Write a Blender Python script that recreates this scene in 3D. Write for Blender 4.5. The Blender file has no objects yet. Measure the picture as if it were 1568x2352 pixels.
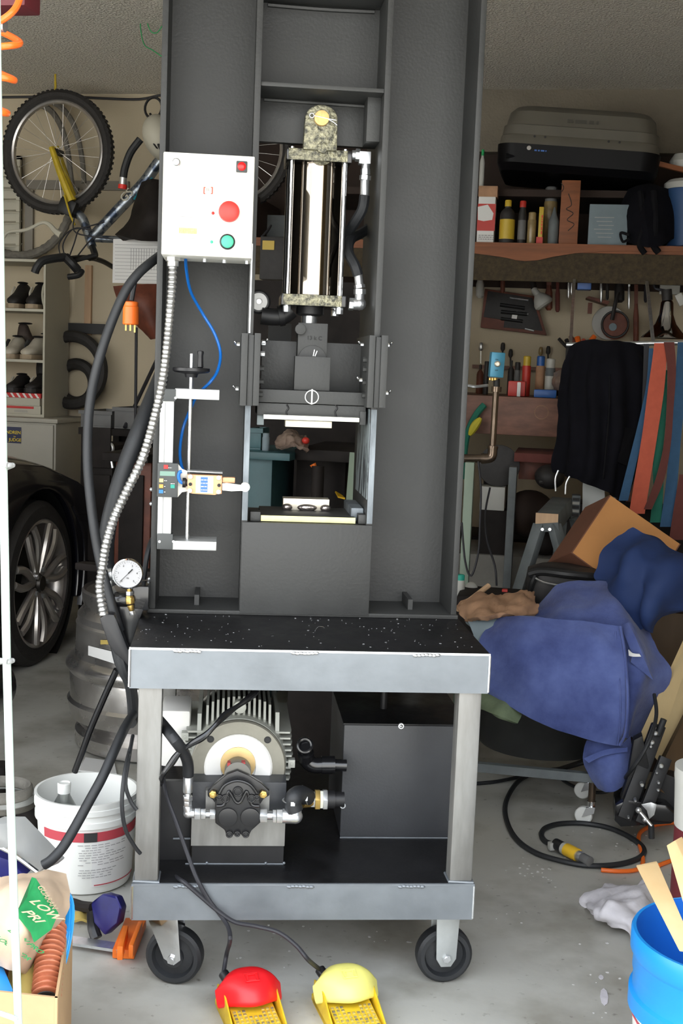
import bpy, bmesh, math, random
from mathutils import Vector, Matrix, noise
random.seed(7)
C = bpy.context.scene.collection
sc = bpy.context.scene
PI = math.pi
# ------------------------------------------------------------------ camera
FPX = 2850.0; H = 1.2
PITCH, ROLL, YAW = math.radians(6.5), math.radians(2.27), math.radians(10.0)
cam_d = bpy.data.cameras.new('camera'); cam = bpy.data.objects.new('camera', cam_d); C.objects.link(cam)
cam.location = (0, 0, H)
RC = Matrix.Rotation(YAW, 3, 'Z') @ Matrix.Rotation(PI/2 - PITCH, 3, 'X') @ Matrix.Rotation(ROLL, 3, 'Z')
cam.rotation_euler = RC.to_euler()
cam_d.sensor_fit = 'VERTICAL'; cam_d.sensor_height = 36.0; cam_d.sensor_width = 24.0
cam_d.lens = FPX/2352*36.0; cam_d.clip_start = 0.02; cam_d.clip_end = 200
sc.camera = cam
# ------------------------------------------------------------------ light: open sky outside the garage door
w = bpy.data.worlds.new('sky'); sc.world = w; w.use_nodes = True
nt = w.node_tree; bg = nt.nodes['Background']
tcw = nt.nodes.new('ShaderNodeTexCoord'); sp = nt.nodes.new('ShaderNodeSeparateXYZ')
nt.links.new(tcw.outputs['Generated'], sp.inputs[0])
rw = nt.nodes.new('ShaderNodeValToRGB'); nt.links.new(sp.outputs['Z'], rw.inputs[0])
rw.color_ramp.elements[0].position = 0.0; rw.color_ramp.elements[0].color = (1.0, 0.99, 0.95, 1)
rw.color_ramp.elements[1].position = 0.8; rw.color_ramp.elements[1].color = (0.80, 0.88, 1.0, 1)
nt.links.new(rw.outputs[0], bg.inputs[0]); bg.inputs[1].default_value = 5.1
sun_d = bpy.data.lights.new('sun', 'SUN'); sun = bpy.data.objects.new('sun', sun_d); C.objects.link(sun)
sun_d.energy = 14.0; sun_d.angle = math.radians(2); sun_d.color = (1.0,.96,.88)
sun.rotation_euler = (math.radians(-32), 0, math.radians(12))       # high behind the house: lights the driveway only
sc.view_settings.view_transform = 'Standard'; sc.view_settings.look = 'None'
sc.view_settings.gamma = 1.0; sc.view_settings.use_curve_mapping = False
sc.view_settings.exposure = 0.0
try:
    sc.cycles.max_bounces = 8; sc.cycles.diffuse_bounces = 5; sc.cycles.glossy_bounces = 4
    sc.cycles.caustics_reflective = False; sc.cycles.caustics_refractive = False
except Exception: pass
# ------------------------------------------------------------------ frames and pixel helpers
class Frame:
    def __init__(s, a): s.a = a; s.R = Matrix.Rotation(a, 3, 'Z'); s.Ri = s.R.transposed()
FW = Frame(0.0)                       # the room
FP = Frame(math.radians(15.4))        # the press, turned in the room
def ray(px, py, fr=FW):
    d = Vector(((px-784)/FPX, -(py-1176)/FPX, -1.0))
    return fr.Ri @ (RC @ d)
def at(px, py, Y, fr=FW):
    d = ray(px, py, fr); t = Y/d.y
    return Vector((d.x*t, Y, H + d.z*t))
def onz(px, py, z, fr=FW):
    d = ray(px, py, fr); t = (z-H)/d.z
    return Vector((d.x*t, d.y*t, z))
def P(px, py, Y): return at(px, py, Y, FP)
def PZ(px, py, z): return onz(px, py, z, FP)
def AZ(px, py, z): return onz(px, py, z, FW)
def pl(lst, fr=FW): return [at(a, b, c, fr) for a, b, c in lst]
V = Vector
# ------------------------------------------------------------------ materials
MATS = {}
def pm(name, col, rough=0.6, metal=0.0, var=0.0, scale=6.0, col2=None, bump=0.0, bscale=80.0, spec=None, emit=None, trans=0.0, alpha=None, rvar=0.0, coat=0.0, thr=None, stretch=None, sheen=0.0):
    m = bpy.data.materials.new(name); m.use_nodes = True; n = m.node_tree; b = n.nodes['Principled BSDF']
    b.inputs['Base Color'].default_value = (*col, 1); b.inputs['Roughness'].default_value = rough; b.inputs['Metallic'].default_value = metal
    if spec is not None: b.inputs['Specular IOR Level'].default_value = spec
    if coat: b.inputs['Coat Weight'].default_value = coat; b.inputs['Coat Roughness'].default_value = 0.08
    if sheen: b.inputs['Sheen Weight'].default_value = sheen
    if trans: b.inputs['Transmission Weight'].default_value = trans
    if alpha is not None: b.inputs['Alpha'].default_value = alpha
    if emit: b.inputs['Emission Color'].default_value = (*emit[0], 1); b.inputs['Emission Strength'].default_value = emit[1]
    tc = n.nodes.new('ShaderNodeTexCoord'); src = tc.outputs['Object']
    if stretch:
        mp = n.nodes.new('ShaderNodeMapping'); mp.inputs['Scale'].default_value = stretch; n.links.new(src, mp.inputs[0]); src = mp.outputs[0]
    if var or col2 or rvar:
        no = n.nodes.new('ShaderNodeTexNoise'); no.inputs['Scale'].default_value = scale; no.inputs['Detail'].default_value = 5; no.inputs['Roughness'].default_value = 0.6
        n.links.new(src, no.inputs['Vector'])
        rp = n.nodes.new('ShaderNodeValToRGB'); n.links.new(no.outputs['Fac'], rp.inputs[0])
        a, c2 = (thr if thr else (0.3, 0.7))
        rp.color_ramp.elements[0].position = a; rp.color_ramp.elements[1].position = c2
        if col2 is None:
            rp.color_ramp.elements[0].color = (*[max(0, c*(1-var)) for c in col], 1); rp.color_ramp.elements[1].color = (*[min(1, c*(1+var)) for c in col], 1)
        else:
            rp.color_ramp.elements[0].color = (*col, 1); rp.color_ramp.elements[1].color = (*col2, 1)
        n.links.new(rp.outputs[0], b.inputs['Base Color'])
        if rvar:
            mr = n.nodes.new('ShaderNodeMapRange'); n.links.new(no.outputs['Fac'], mr.inputs[0])
            mr.inputs[1].default_value = 0.3; mr.inputs[2].default_value = 0.7
            mr.inputs[3].default_value = max(0.02, rough-rvar); mr.inputs[4].default_value = min(1, rough+rvar); n.links.new(mr.outputs[0], b.inputs['Roughness'])
    if bump:
        nb = n.nodes.new('ShaderNodeTexNoise'); nb.inputs['Scale'].default_value = bscale; nb.inputs['Detail'].default_value = 3; n.links.new(src, nb.inputs['Vector'])
        bp = n.nodes.new('ShaderNodeBump'); bp.inputs['Strength'].default_value = bump; bp.inputs['Distance'].default_value = 0.004
        n.links.new(nb.outputs['Fac'], bp.inputs['Height']); n.links.new(bp.outputs[0], b.inputs['Normal'])
    MATS[name] = m; return m
pm('press_paint', (.034,.035,.034), .52, 0, .35, 3.5, bump=.12, bscale=160, rvar=.1)
pm('table_top_paint', (.008,.008,.009), .42, 0, .5, 9, bump=.1, bscale=120, rvar=.15, spec=.3)
pm('mill_steel', (.14,.155,.17), .42, .5, 0, 4, col2=(.27,.295,.32), rvar=.12, bump=.05, bscale=90, thr=(.25,.75))
pm('leg_steel', (.16,.155,.145), .45, .45, 0, 4, col2=(.30,.30,.285), rvar=.1, stretch=(6,6,1.2), thr=(.25,.75))
pm('bright_steel', (.70,.72,.74), .25, .9, .2, 30, bump=.05)
pm('scraped_steel', (.06,.07,.08), .5, .35, 0, 22, col2=(.30,.34,.37), bump=.3, bscale=60, stretch=(1,1,.25))
pm('worn_face', (.04,.045,.05), .5, .1, 0, 16, col2=(.24,.28,.29), stretch=(1,2.2,.6), bump=.2, bscale=50, thr=(.44,.5))
pm('chrome', (.85,.86,.88), .07, 1)
pm('barrel_chrome', (.32,.28,.23), .05, 1, .1, 2)
pm('zinc', (.72,.74,.76), .3, .9, .15, 40)
pm('cast_paint', (.05,.05,.04), .35, .3, 0, 110, col2=(.38,.36,.24), bump=.9, bscale=140, thr=(.35,.65))
pm('black_gloss', (.008,.008,.009), .22, 0, coat=.3)
pm('black_satin', (.012,.012,.013), .45, 0, .3, 12, spec=.35)
pm('black_rubber', (.016,.0175,.020), .55, 0, .2, 20, bump=.1, bscale=200)
pm('black_plastic', (.012,.012,.014), .38, 0, .2, 8)
pm('conduit_steel', (.46,.46,.45), .34, .85, .1, 30)
pm('brass', (.62,.42,.13), .32, .85, .15, 30)
pm('brass_face', (.80,.52,.20), .5, .35, .2, 60)
pm('box_white', (.80,.79,.72), .4, 0, .03, 3)
pm('ivory_plastic', (.80,.80,.74), .45)
pm('estop_red', (.80,.035,.025), .4)
pm('button_green', (.06,.55,.30), .4)
pm('lamp_red', (.7,.01,.01), .25, emit=((1,.02,.02), .25))
pm('bezel_dark', (.03,.035,.035), .4)
pm('label_cream', (.72,.69,.52), .7)
pm('label_yellow', (.72,.62,.22), .7, 0, .25, 200)
pm('ink_dark', (.03,.03,.03), .8)
pm('ink_grey', (.35,.35,.35), .8)
pm('ink_red', (.7,.06,.05), .7)
pm('ink_blue', (.08,.2,.6), .7)
pm('ink_green', (.02,.33,.10), .8, 0, .15, 40)
pm('paper_white', (.75,.75,.74), .8)
pm('aluminium', (.50,.51,.50), .42, .35, .06, 20, stretch=(1,1,.1))
pm('readout_grey', (.06,.065,.065), .5)
pm('lcd', (.16,.30,.24), .2)
pm('btn_red', (.65,.03,.03), .5); pm('btn_yellow', (.85,.68,.25), .5); pm('btn_orange', (.85,.38,.08), .5); pm('btn_blue', (.03,.20,.5), .5); pm('btn_teal', (.02,.33,.25), .5)
pm('switch_orange', (.80,.42,.22), .5, 0, .08, 30)
pm('blue_cable', (.01,.16,.60), .35)
pm('die_bronze', (.55,.47,.36), .35, .6, 0, 20, col2=(.75,.72,.62))
pm('die_edge_yellow', (.80,.76,.36), .4, .2, .1, 50)
pm('die_edge_white', (.80,.80,.70), .35, .4, .1, 50)
pm('weld', (.36,.32,.30), .3, .9, .4, 60, bump=.8, bscale=90)
pm('coupler_grey', (.12,.115,.10), .5, .3)
pm('motor_grey', (.40,.41,.37), .5, .15, .12, 10, bump=.08)
pm('motor_machined', (.25,.24,.20), .42, .5, .15, 14)
pm('motor_white', (.80,.79,.76), .5, 0, .04, 10)
pm('plate_tan', (.62,.44,.20), .4, .5, .15, 20)
pm('tank_face', (.030,.032,.036), .45, 0, .3, 3, bump=.06, bscale=200)
pm('pump_black', (.009,.009,.010), .3, 0, .2, 30)
pm('caster_grey', (.40,.42,.42), .4, .4, .1, 20)
pm('gauge_face', (.45,.45,.46), .6)
pm('pedal_red', (.78,.012,.018), .38, 0, .08, 20, bump=.05)
pm('pedal_yellow', (.85,.80,.22), .42, 0, .05, 20, bump=.05)
pm('pedal_base', (.82,.60,.03), .5, 0, 0, 45, col2=(.70,.46,.02), bump=.15)
pm('pedal_tread', (.62,.48,.12), .7, 0, 0, 60, col2=(.20,.18,.12), thr=(.45,.6))
pm('copper_hose', (.50,.16,.08), .35, .25, .15, 30)
pm('plug_orange', (.90,.17,.02), .4)
def mk_floor():
    m = pm('concrete', (.40,.395,.36), .6, 0, .0, 1.4, col2=(.54,.535,.49), rvar=.18, bump=.1, bscale=60, thr=(.3,.7))
    n = m.node_tree; b = n.nodes['Principled BSDF']; l = b.inputs['Base Color'].links[0].from_socket
    tc = n.nodes['Texture Coordinate']
    f = n.nodes.new('ShaderNodeTexNoise'); f.inputs['Scale'].default_value = 55; f.inputs['Detail'].default_value = 4; n.links.new(tc.outputs['Object'], f.inputs['Vector'])
    r = n.nodes.new('ShaderNodeValToRGB'); r.color_ramp.elements[0].position = .22; r.color_ramp.elements[0].color = (.5,.48,.45,1); r.color_ramp.elements[1].position = .34; r.color_ramp.elements[1].color = (1,1,1,1)
    n.links.new(f.outputs['Fac'], r.inputs[0])
    g = n.nodes.new('ShaderNodeTexNoise'); g.inputs['Scale'].default_value = 5; g.inputs['Detail'].default_value = 6; n.links.new(tc.outputs['Object'], g.inputs['Vector'])
    r2 = n.nodes.new('ShaderNodeValToRGB'); r2.color_ramp.elements[0].position = .33; r2.color_ramp.elements[0].color = (.62,.60,.56,1); r2.color_ramp.elements[1].position = .55; r2.color_ramp.elements[1].color = (1,1,1,1)
    n.links.new(g.outputs['Fac'], r2.inputs[0])
    mx = n.nodes.new('ShaderNodeMixRGB'); mx.blend_type = 'MULTIPLY'; mx.inputs[0].default_value = 1; n.links.new(l, mx.inputs[1]); n.links.new(r.outputs[0], mx.inputs[2])
    mx2 = n.nodes.new('ShaderNodeMixRGB'); mx2.blend_type = 'MULTIPLY'; mx2.inputs[0].default_value = 1; n.links.new(mx.outputs[0], mx2.inputs[1]); n.links.new(r2.outputs[0], mx2.inputs[2])
    n.links.new(mx2.outputs[0], b.inputs['Base Color'])
mk_floor()
pm('popcorn', (.82,.78,.70), .9, 0, .10, 60, bump=1.0, bscale=95)
MATS['popcorn'].node_tree.nodes['Bump'].inputs['Distance'].default_value = .02
pm('popcorn_dim', (.20,.175,.135), .9, 0, .15, 3, bump=1.0, bscale=95)  # darker ceiling texture: the dimness at right is put into the colour
pm('drywall', (.50,.43,.31), .85, 0, .08, 1.2, bump=.15, bscale=120)
pm('driveway', (.62,.60,.55), .8, 0, .1, 1)
# ------------------------------------------------------------------ mesh builder
def basis(ax):
    ax = V(ax).normalized(); u = ax.orthogonal().normalized(); return u, ax.cross(u), ax
def smooth_path(pts, sub):
    pts = [V(p) for p in pts]
    if sub <= 1 or len(pts) < 3: return pts
    out = []
    for i in range(len(pts)-1):
        p0 = pts[max(i-1,0)]; p1 = pts[i]; p2 = pts[i+1]; p3 = pts[min(i+2,len(pts)-1)]
        for k in range(sub):
            t = k/sub
            out.append(.5*((2*p1)+(p2-p0)*t+(2*p0-5*p1+4*p2-p3)*t*t+(3*p1-p0-3*p2+p3)*t**3))
    out.append(pts[-1]); return out
class B:
    def __init__(s): s.v = []; s.f = []
    def add(s, vs, fs):
        o = len(s.v); s.v += [V(p) for p in vs]; s.f += [tuple(i+o for i in f) for f in fs]; return s
    def box(s, x0, x1, y0, y1, z0, z1):
        return s.add([(x0,y0,z0),(x1,y0,z0),(x1,y1,z0),(x0,y1,z0),(x0,y0,z1),(x1,y0,z1),(x1,y1,z1),(x0,y1,z1)],
              [(0,3,2,1),(4,5,6,7),(0,1,5,4),(1,2,6,5),(2,3,7,6),(3,0,4,7)])
    def rbox(s, c, size, R=None):
        c = V(c); h = V(size)*.5; vs = []
        for k in ((-1,-1,-1),(1,-1,-1),(1,1,-1),(-1,1,-1),(-1,-1,1),(1,-1,1),(1,1,1),(-1,1,1)):
            p = V((k[0]*h.x, k[1]*h.y, k[2]*h.z)); vs.append(c + (R @ p if R is not None else p))
        return s.add(vs, [(0,3,2,1),(4,5,6,7),(0,1,5,4),(1,2,6,5),(2,3,7,6),(3,0,4,7)])
    def bar(s, p0, p1, wd, th, up=(0,0,1)):     # rectangular bar from p0 to p1
        p0, p1 = V(p0), V(p1); d = (p1-p0).normalized(); side = d.cross(V(up))
        if side.length < 1e-4: side = d.cross(V((0,1,0)))
        side.normalize(); n = side.cross(d).normalized(); vs = []
        for p in (p0, p1):
            for a, b in ((-1,-1),(1,-1),(1,1),(-1,1)): vs.append(p + side*(a*wd/2) + n*(b*th/2))
        return s.add(vs, [(0,3,2,1),(4,5,6,7),(0,1,5,4),(1,2,6,5),(2,3,7,6),(3,0,4,7)])
    def lathe(s, o, ax, prof, n=24, cap=True, a0=0.0):
        o = V(o); u, w_, a = basis(ax); vs = []; fs = []
        for r, t in prof:
            for k in range(n):
                th = a0+2*PI*k/n; vs.append(o + a*t + u*(r*math.cos(th)) + w_*(r*math.sin(th)))
        m = len(prof)
        for i in range(m-1):
            for k in range(n): fs.append((i*n+k, i*n+(k+1)%n, (i+1)*n+(k+1)%n, (i+1)*n+k))
        if cap:
            if prof[0][0] > 1e-6: fs.append(tuple(reversed(range(n))))
            if prof[-1][0] > 1e-6: fs.append(tuple((m-1)*n+k for k in range(n)))
        return s.add(vs, fs)
    def cyl(s, p0, p1, r0, r1=None, n=20):
        p0, p1 = V(p0), V(p1); r1 = r0 if r1 is None else r1
        return s.lathe(p0, p1-p0, [(r0,0),(r1,(p1-p0).length)], n)
    def hexn(s, p0, p1, r): return s.cyl(p0, p1, r, n=6)
    def tube(s, pts, r, n=8, sub=5, rf=None):
        ps = smooth_path(pts, sub); m = len(ps); vs = []; fs = []
        t0 = (ps[1]-ps[0]).normalized(); u = t0.orthogonal().normalized()
        L = 0
        for i in range(m):
            t = (ps[min(i+1,m-1)]-ps[max(i-1,0)]).normalized()
            u = (u - t*u.dot(t)).normalized(); w_ = t.cross(u)
            if i: L += (ps[i]-ps[i-1]).length
            rr = r if rf is None else rf(L, i/(m-1))
            for k in range(n): th = 2*PI*k/n; vs.append(ps[i]+u*(rr*math.cos(th))+w_*(rr*math.sin(th)))
        for i in range(m-1):
            for k in range(n): fs.append((i*n+k, i*n+(k+1)%n, (i+1)*n+(k+1)%n, (i+1)*n+k))
        fs.append(tuple(reversed(range(n)))); fs.append(tuple((m-1)*n+k for k in range(n)))
        return s.add(vs, fs)
    def prism(s, poly, vec):
        n = len(poly); vec = V(vec); vs = [V(p) for p in poly]+[V(p)+vec for p in poly]
        fs = [tuple(reversed(range(n))), tuple(range(n, 2*n))]+[(i,(i+1)%n,n+(i+1)%n,n+i) for i in range(n)]
        return s.add(vs, fs)
    def ball(s, c, r, n=16, m=10, R=None):
        c = V(c); r = V((r,r,r)) if not hasattr(r, '__len__') else V(r); vs = []; fs = []
        vs.append(V((0,0,-1)))
        for i in range(1, m):
            ph = -PI/2+PI*i/m
            for k in range(n): th = 2*PI*k/n; vs.append(V((math.cos(ph)*math.cos(th), math.cos(ph)*math.sin(th), math.sin(ph))))
        vs.append(V((0,0,1)))
        vs = [V((p.x*r.x, p.y*r.y, p.z*r.z)) for p in vs]; vs = [c+(R@p if R is not None else p) for p in vs]
        for k in range(n): fs.append((0, 1+(k+1)%n, 1+k))
        for i in range(m-2):
            for k in range(n): a = 1+i*n+k; b = 1+i*n+(k+1)%n; fs.append((a, b, b+n, a+n))
        l = len(vs)-1
        for k in range(n): fs.append((l, l-n+k, l-n+(k+1)%n))
        return s.add(vs, fs)
    def torus(s, c, ax, R_, r, n=40, m=10, flat=1.0):
        c = V(c); u, w_, a = basis(ax); vs = []; fs = []
        for i in range(n):
            th = 2*PI*i/n; d = u*math.cos(th)+w_*math.sin(th)
            for k in range(m): ph = 2*PI*k/m; vs.append(c+d*(R_+r*math.cos(ph))+a*(r*flat*math.sin(ph)))
        for i in range(n):
            for k in range(m): fs.append((i*m+k, ((i+1)%n)*m+k, ((i+1)%n)*m+(k+1)%m, i*m+(k+1)%m))
        return s.add(vs, fs)
    def sheet(s, rows, th, sub=5, amp=0.0, freq=9.0, seed=0, fold=None):
        # rows: control net of points; smooth surface with thickness and wrinkles
        rr = [smooth_path(r, sub) for r in rows]; m = len(rr[0])
        cols = [smooth_path([rr[i][j] for i in range(len(rr))], sub) for j in range(m)]
        k = len(cols[0]); G = [[cols[j][i] for j in range(m)] for i in range(k)]
        N = [[None]*m for _ in range(k)]
        for i in range(k):
            for j in range(m):
                a = G[min(i+1,k-1)][j]-G[max(i-1,0)][j]; b = G[i][min(j+1,m-1)]-G[i][max(j-1,0)]
                q = b.cross(a); N[i][j] = q.normalized() if q.length > 1e-9 else V((0,-1,0))
        vs = []
        for i in range(k):
            for j in range(m):
                p = G[i][j]; off = 0
                if amp:
                    q = p*freq+V((seed*7.3, seed*3.1, seed)); off = amp*(noise.noise(q)+.5*noise.noise(q*2.3)+.25*noise.noise(q*5.1))
                if fold: off += fold[0]*math.sin(j/(m-1)*2*PI*fold[1]+1.6*math.sin(i/(k-1)*3.2+seed))*min(1, i/(k-1)*3+.15)
                vs.append(p+N[i][j]*off)
        fr_ = [vs[i*m+j]+N[i][j]*th*.5 for i in range(k) for j in range(m)]; bk = [vs[i*m+j]-N[i][j]*th*.5 for i in range(k) for j in range(m)]
        K = k*m; fs = []
        for i in range(k-1):
            for j in range(m-1):
                a, b, c_, d = i*m+j, i*m+j+1, (i+1)*m+j+1, (i+1)*m+j
                fs.append((a,b,c_,d)); fs.append((K+d,K+c_,K+b,K+a))
        for j in range(m-1): fs.append((j, K+j, K+j+1, j+1)); a = (k-1)*m+j; fs.append((a, a+1, K+a+1, K+a))
        for i in range(k-1): a = i*m; b = a+m; fs.append((a, b, K+b, K+a)); a += m-1; b += m-1; fs.append((a, K+a, K+b, b))
        return s.add(fr_+bk, fs)
    def text(s, txt, size, o, u, v, ext=0.0004, bend=None, align='LEFT'):
        me = text_mesh(txt, size, align); o, u, v = V(o), V(u).normalized(), V(v).normalized(); nn = u.cross(v)
        vs = []
        for p in me[0]:
            q = V((p[0], p[1], p[2])); vs.append(bend(q) if bend else o+u*q.x+v*q.y+nn*(q.z+ext))
        return s.add(vs, me[1])
    def dashes(s, o, u, v, wd, ht, rows=1, seed=1):     # print too blurred to read: broken strokes
        rg = random.Random(seed); o, u, v = V(o), V(u).normalized(), V(v).normalized(); nn = u.cross(v)*.0004
        for r in range(rows):
            x = 0; h = ht/rows*.5; y = ht*(rows-1-r)/rows
            while x < wd*.97:
                l = min(rg.uniform(.5, 1.6)*ht/rows, wd-x); s.prism([o+u*x+v*y+nn, o+u*(x+l)+v*y+nn, o+u*(x+l)+v*(y+h)+nn, o+u*x+v*(y+h)+nn], nn); x += l+.35*ht/rows
        return s
    def build(s, name, mat, parent=None, fr=FW, label=None, cat=None, group=None, kind=None, bev=0.0, sm=35, base=None, mods=None):
        W = [fr.R @ p for p in s.v]
        lo = V((min(p[i] for p in W) for i in range(3))); hi = V((max(p[i] for p in W) for i in range(3)))
        if parent is None:
            loc = V(((lo.x+hi.x)/2, (lo.y+hi.y)/2, lo.z)); vs = [fr.Ri@(p-loc) for p in W]; ol = loc; rz = fr.a; MW = Matrix.Translation(loc)@Matrix.Rotation(fr.a, 4, 'Z')
        else:
            MI = WM[parent.name].inverted(); L = [MI@p for p in W]
            c = V((sum((min(p[i] for p in L), max(p[i] for p in L)))/2 for i in range(3)))
            vs = [p-c for p in L]; ol = c; rz = 0; MW = WM[parent.name]@Matrix.Translation(c)
        me = bpy.data.meshes.new(name); me.from_pydata([tuple(p) for p in vs], [], s.f); me.update()
        bm = bmesh.new(); bm.from_mesh(me)
        if bev:
            es = [e for e in bm.edges if len(e.link_faces) == 2 and e.calc_face_angle(0) > .6]
            bmesh.ops.bevel(bm, geom=es, offset=bev, segments=2, profile=.6, affect='EDGES', clamp_overlap=True)
        bmesh.ops.recalc_face_normals(bm, faces=bm.faces); bm.to_mesh(me); bm.free()
        me.polygons.foreach_set('use_smooth', [True]*len(me.polygons)); me.set_sharp_from_angle(angle=math.radians(sm)); me.update()
        me.materials.append(MATS[mat] if isinstance(mat, str) else mat)
        o = bpy.data.objects.new(name, me); C.objects.link(o); o.location = ol; o.rotation_euler = (0, 0, rz)
        if parent is not None: o.parent = parent
        WM[o.name] = MW
        if parent is not None and kind is None and name in STUFFY: kind = 'stuff'
        tag(o, label, cat, group, kind); return o
WM = {}
STUFFY = ('weld_bead','weld_seam','print','screw','prong','label_print','lettering','needle_and_marks','red_tape','printed_words','sticker_letters','chalk_mark','painted_mark','screw_hole')
TC = {}
def text_mesh(txt, size, align='LEFT'):
    k = (txt, size, align)
    if k in TC: return TC[k]
    cu = bpy.data.curves.new('t', 'FONT'); cu.body = txt; cu.size = size; cu.extrude = size*.01; cu.align_x = align; cu.resolution_u = 3; cu.offset = size*.012
    o = bpy.data.objects.new('t', cu); C.objects.link(o); bpy.context.view_layer.update()
    me = bpy.data.meshes.new_from_object(o); r = ([tuple(v.co) for v in me.vertices], [tuple(p.vertices) for p in me.polygons])
    bpy.data.objects.remove(o); bpy.data.curves.remove(cu); bpy.data.meshes.remove(me); TC[k] = r; return r
def tag(o, label=None, cat=None, group=None, kind=None):
    if label: o['label'] = label
    if cat: o['category'] = cat
    if group: o['group'] = group
    if kind: o['kind'] = kind
    return o
def thing(name, label, cat, base, fr=FW, group=None):
    o = bpy.data.objects.new(name, None); C.objects.link(o); o.empty_display_size = .05
    wl = fr.R @ V(base); o.location = wl; o.rotation_euler = (0,0,fr.a)
    WM[o.name] = Matrix.Translation(wl)@Matrix.Rotation(fr.a, 4, 'Z'); return tag(o, label, cat, group)
def dup(o, loc=None, rotz=None, label=None, cat=None, parent=None):
    def rec(x, par):
        c = x.copy(); C.objects.link(c); c.parent = par
        for ch in list(x.children): rec(ch, c)
        return c
    r = rec(o, parent if parent is not None else o.parent)
    if loc is not None: r.location = loc
    if rotz is not None: r.rotation_euler.z = rotz
    if label: r['label'] = label
    if cat: r['category'] = cat
    return r
def circ(c, u, v, r, n=24, a0=0.0, a1=2*PI): return [V(c)+V(u)*(r*math.cos(a0+(a1-a0)*i/n))+V(v)*(r*math.sin(a0+(a1-a0)*i/n)) for i in range(n)]
XA, YA, ZA = V((1,0,0)), V((0,1,0)), V((0,0,1))
# ------------------------------------------------------------------ setting
WALLY = 6.15; CEIL = at(290, 216, WALLY).z
XL, XR, YD = -5.2, 2.3, 1.25
B().box(XL-.1, XR+.2, YD-2.2, WALLY+.2, -.15, 0).build('floor', 'concrete', kind='structure')
B().box(XL-4, XR+4, -16, YD-2.201, -.15, -.002).build('driveway', 'driveway', kind='structure')
B().box(XL, XR+.1, YD, WALLY+.1, CEIL, CEIL+.12).build('ceiling', 'popcorn', kind='structure')
B().box(XL-.1, XR+.2, WALLY, WALLY+.12, 0, CEIL).build('wall_back', 'drywall', kind='structure')
B().box(XL-.12, XL, YD, WALLY, 0, CEIL).build('wall_left', 'drywall', kind='structure')
B().box(XR, XR+.12, YD, WALLY, 0, CEIL).build('wall_right', 'drywall', kind='structure')
B().box(at(1060,300,WALLY-.1).x, XR, WALLY-.1, WALLY, at(1300,350,WALLY-.1).z, CEIL).build('trim_1', 'popcorn_dim', kind='structure')  # added box standing in for the dim ceiling above the shelf
bw = B(); bw.box(XL-.1, XR+.2, YD-.14, YD, 2.25, CEIL); bw.box(.85, XR+.2, YD-.14, YD, 0, 2.25); bw.box(XL-.1, XL+.3, YD-.14, YD, 0, 2.25)
bw.build('wall_front', 'drywall', kind='structure')
# ================================================================== hydraulic press
YT = 2.25
zt = P(700,1494,YT).z; ztb = P(700,1587,YT).z
F = PZ(700,1415,zt).y; YW = F+.15
zf = P(700,2030,YT).z; zfb = P(700,2113,YT).z
YB = F+.42                                   # back of cart
tx0, tx1 = P(298,1495,YT).x, P(1125,1502,YT).x
fx0, fx1 = P(303,2040,YT).x, P(1088,2040,YT).x
ZTOP = 2.28
press = thing('hydraulic_press', 'black steel forging press on wheeled cart with chromed cylinder', 'press', (0, F, 0), FP)
def pb(b, name, mat, parent=None, **k): return b.build(name, mat, parent or press, FP, **k)
# --- columns
L0 = P(345,1300,F).x; L1 = L0+.012; L2 = P(560,1010,F).x; L3 = P(574,1010,F).x
R0 = P(849,1010,F).x; R1 = P(863,1010,F).x; R3 = P(1048,1400,F).x; R2 = R3-.012
zb = zt+.009
for a0, a1, b0, b1 in ((L0,L1,L2,L3), (R0,R1,R2,R3)):
    col = pb(B().box(a1-.001, b0+.001, YW-.005, YW+.005, zb, ZTOP), 'column', 'press_paint', label='dark painted steel column web')
    pb(B().box(a0, a1, F, F+.30, zb, ZTOP), 'flange', 'press_paint', col, bev=.0012)
    pb(B().box(b0, b1, F, F+.30, zb, ZTOP), 'flange', 'press_paint', col, bev=.0012)
# bare scraped guide faces below the shoes
zg0 = P(566,1195,F).z; zg1 = P(566,930,F).z
pb(B().box(L2+.0005, L3-.0005, F-.0015, F+.02, zg0, zg1), 'guide_strip', 'scraped_steel', label='bare scraped steel guide edge')
pb(B().box(R0+.0005, R1-.0005, F-.0015, F+.02, zg0, zg1), 'guide_strip', 'scraped_steel', label='bare scraped steel guide edge')
pb(B().box(R0-.0012, R0-.0001, F+.005, F+.24, zg0+.05, zg1), 'wear_plate', 'worn_face', label='scraped grey wear plate inside right column')
zs0, zs1 = P(580,765,F).z, P(580,560,F).z
pb(B().box(L2+.003, L2+.006, F-.002, F+.004, zs0, zs1), 'guide_wire', 'bright_steel')
# --- base plate, gussets
pb(B().box(L0-.004, R3+.003, F-.004, F+.30, zt+.0005, zt+.009), 'base_plate', 'press_paint', bev=.001)
for gx, gy in ((452,1394),(935,1402)):
    p = P(gx,gy,F+.09); pb(B().box(p.x-.005,p.x+.005,F+.05,F+.145,zb-.001,zb+.022), 'gusset', 'press_paint')
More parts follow.
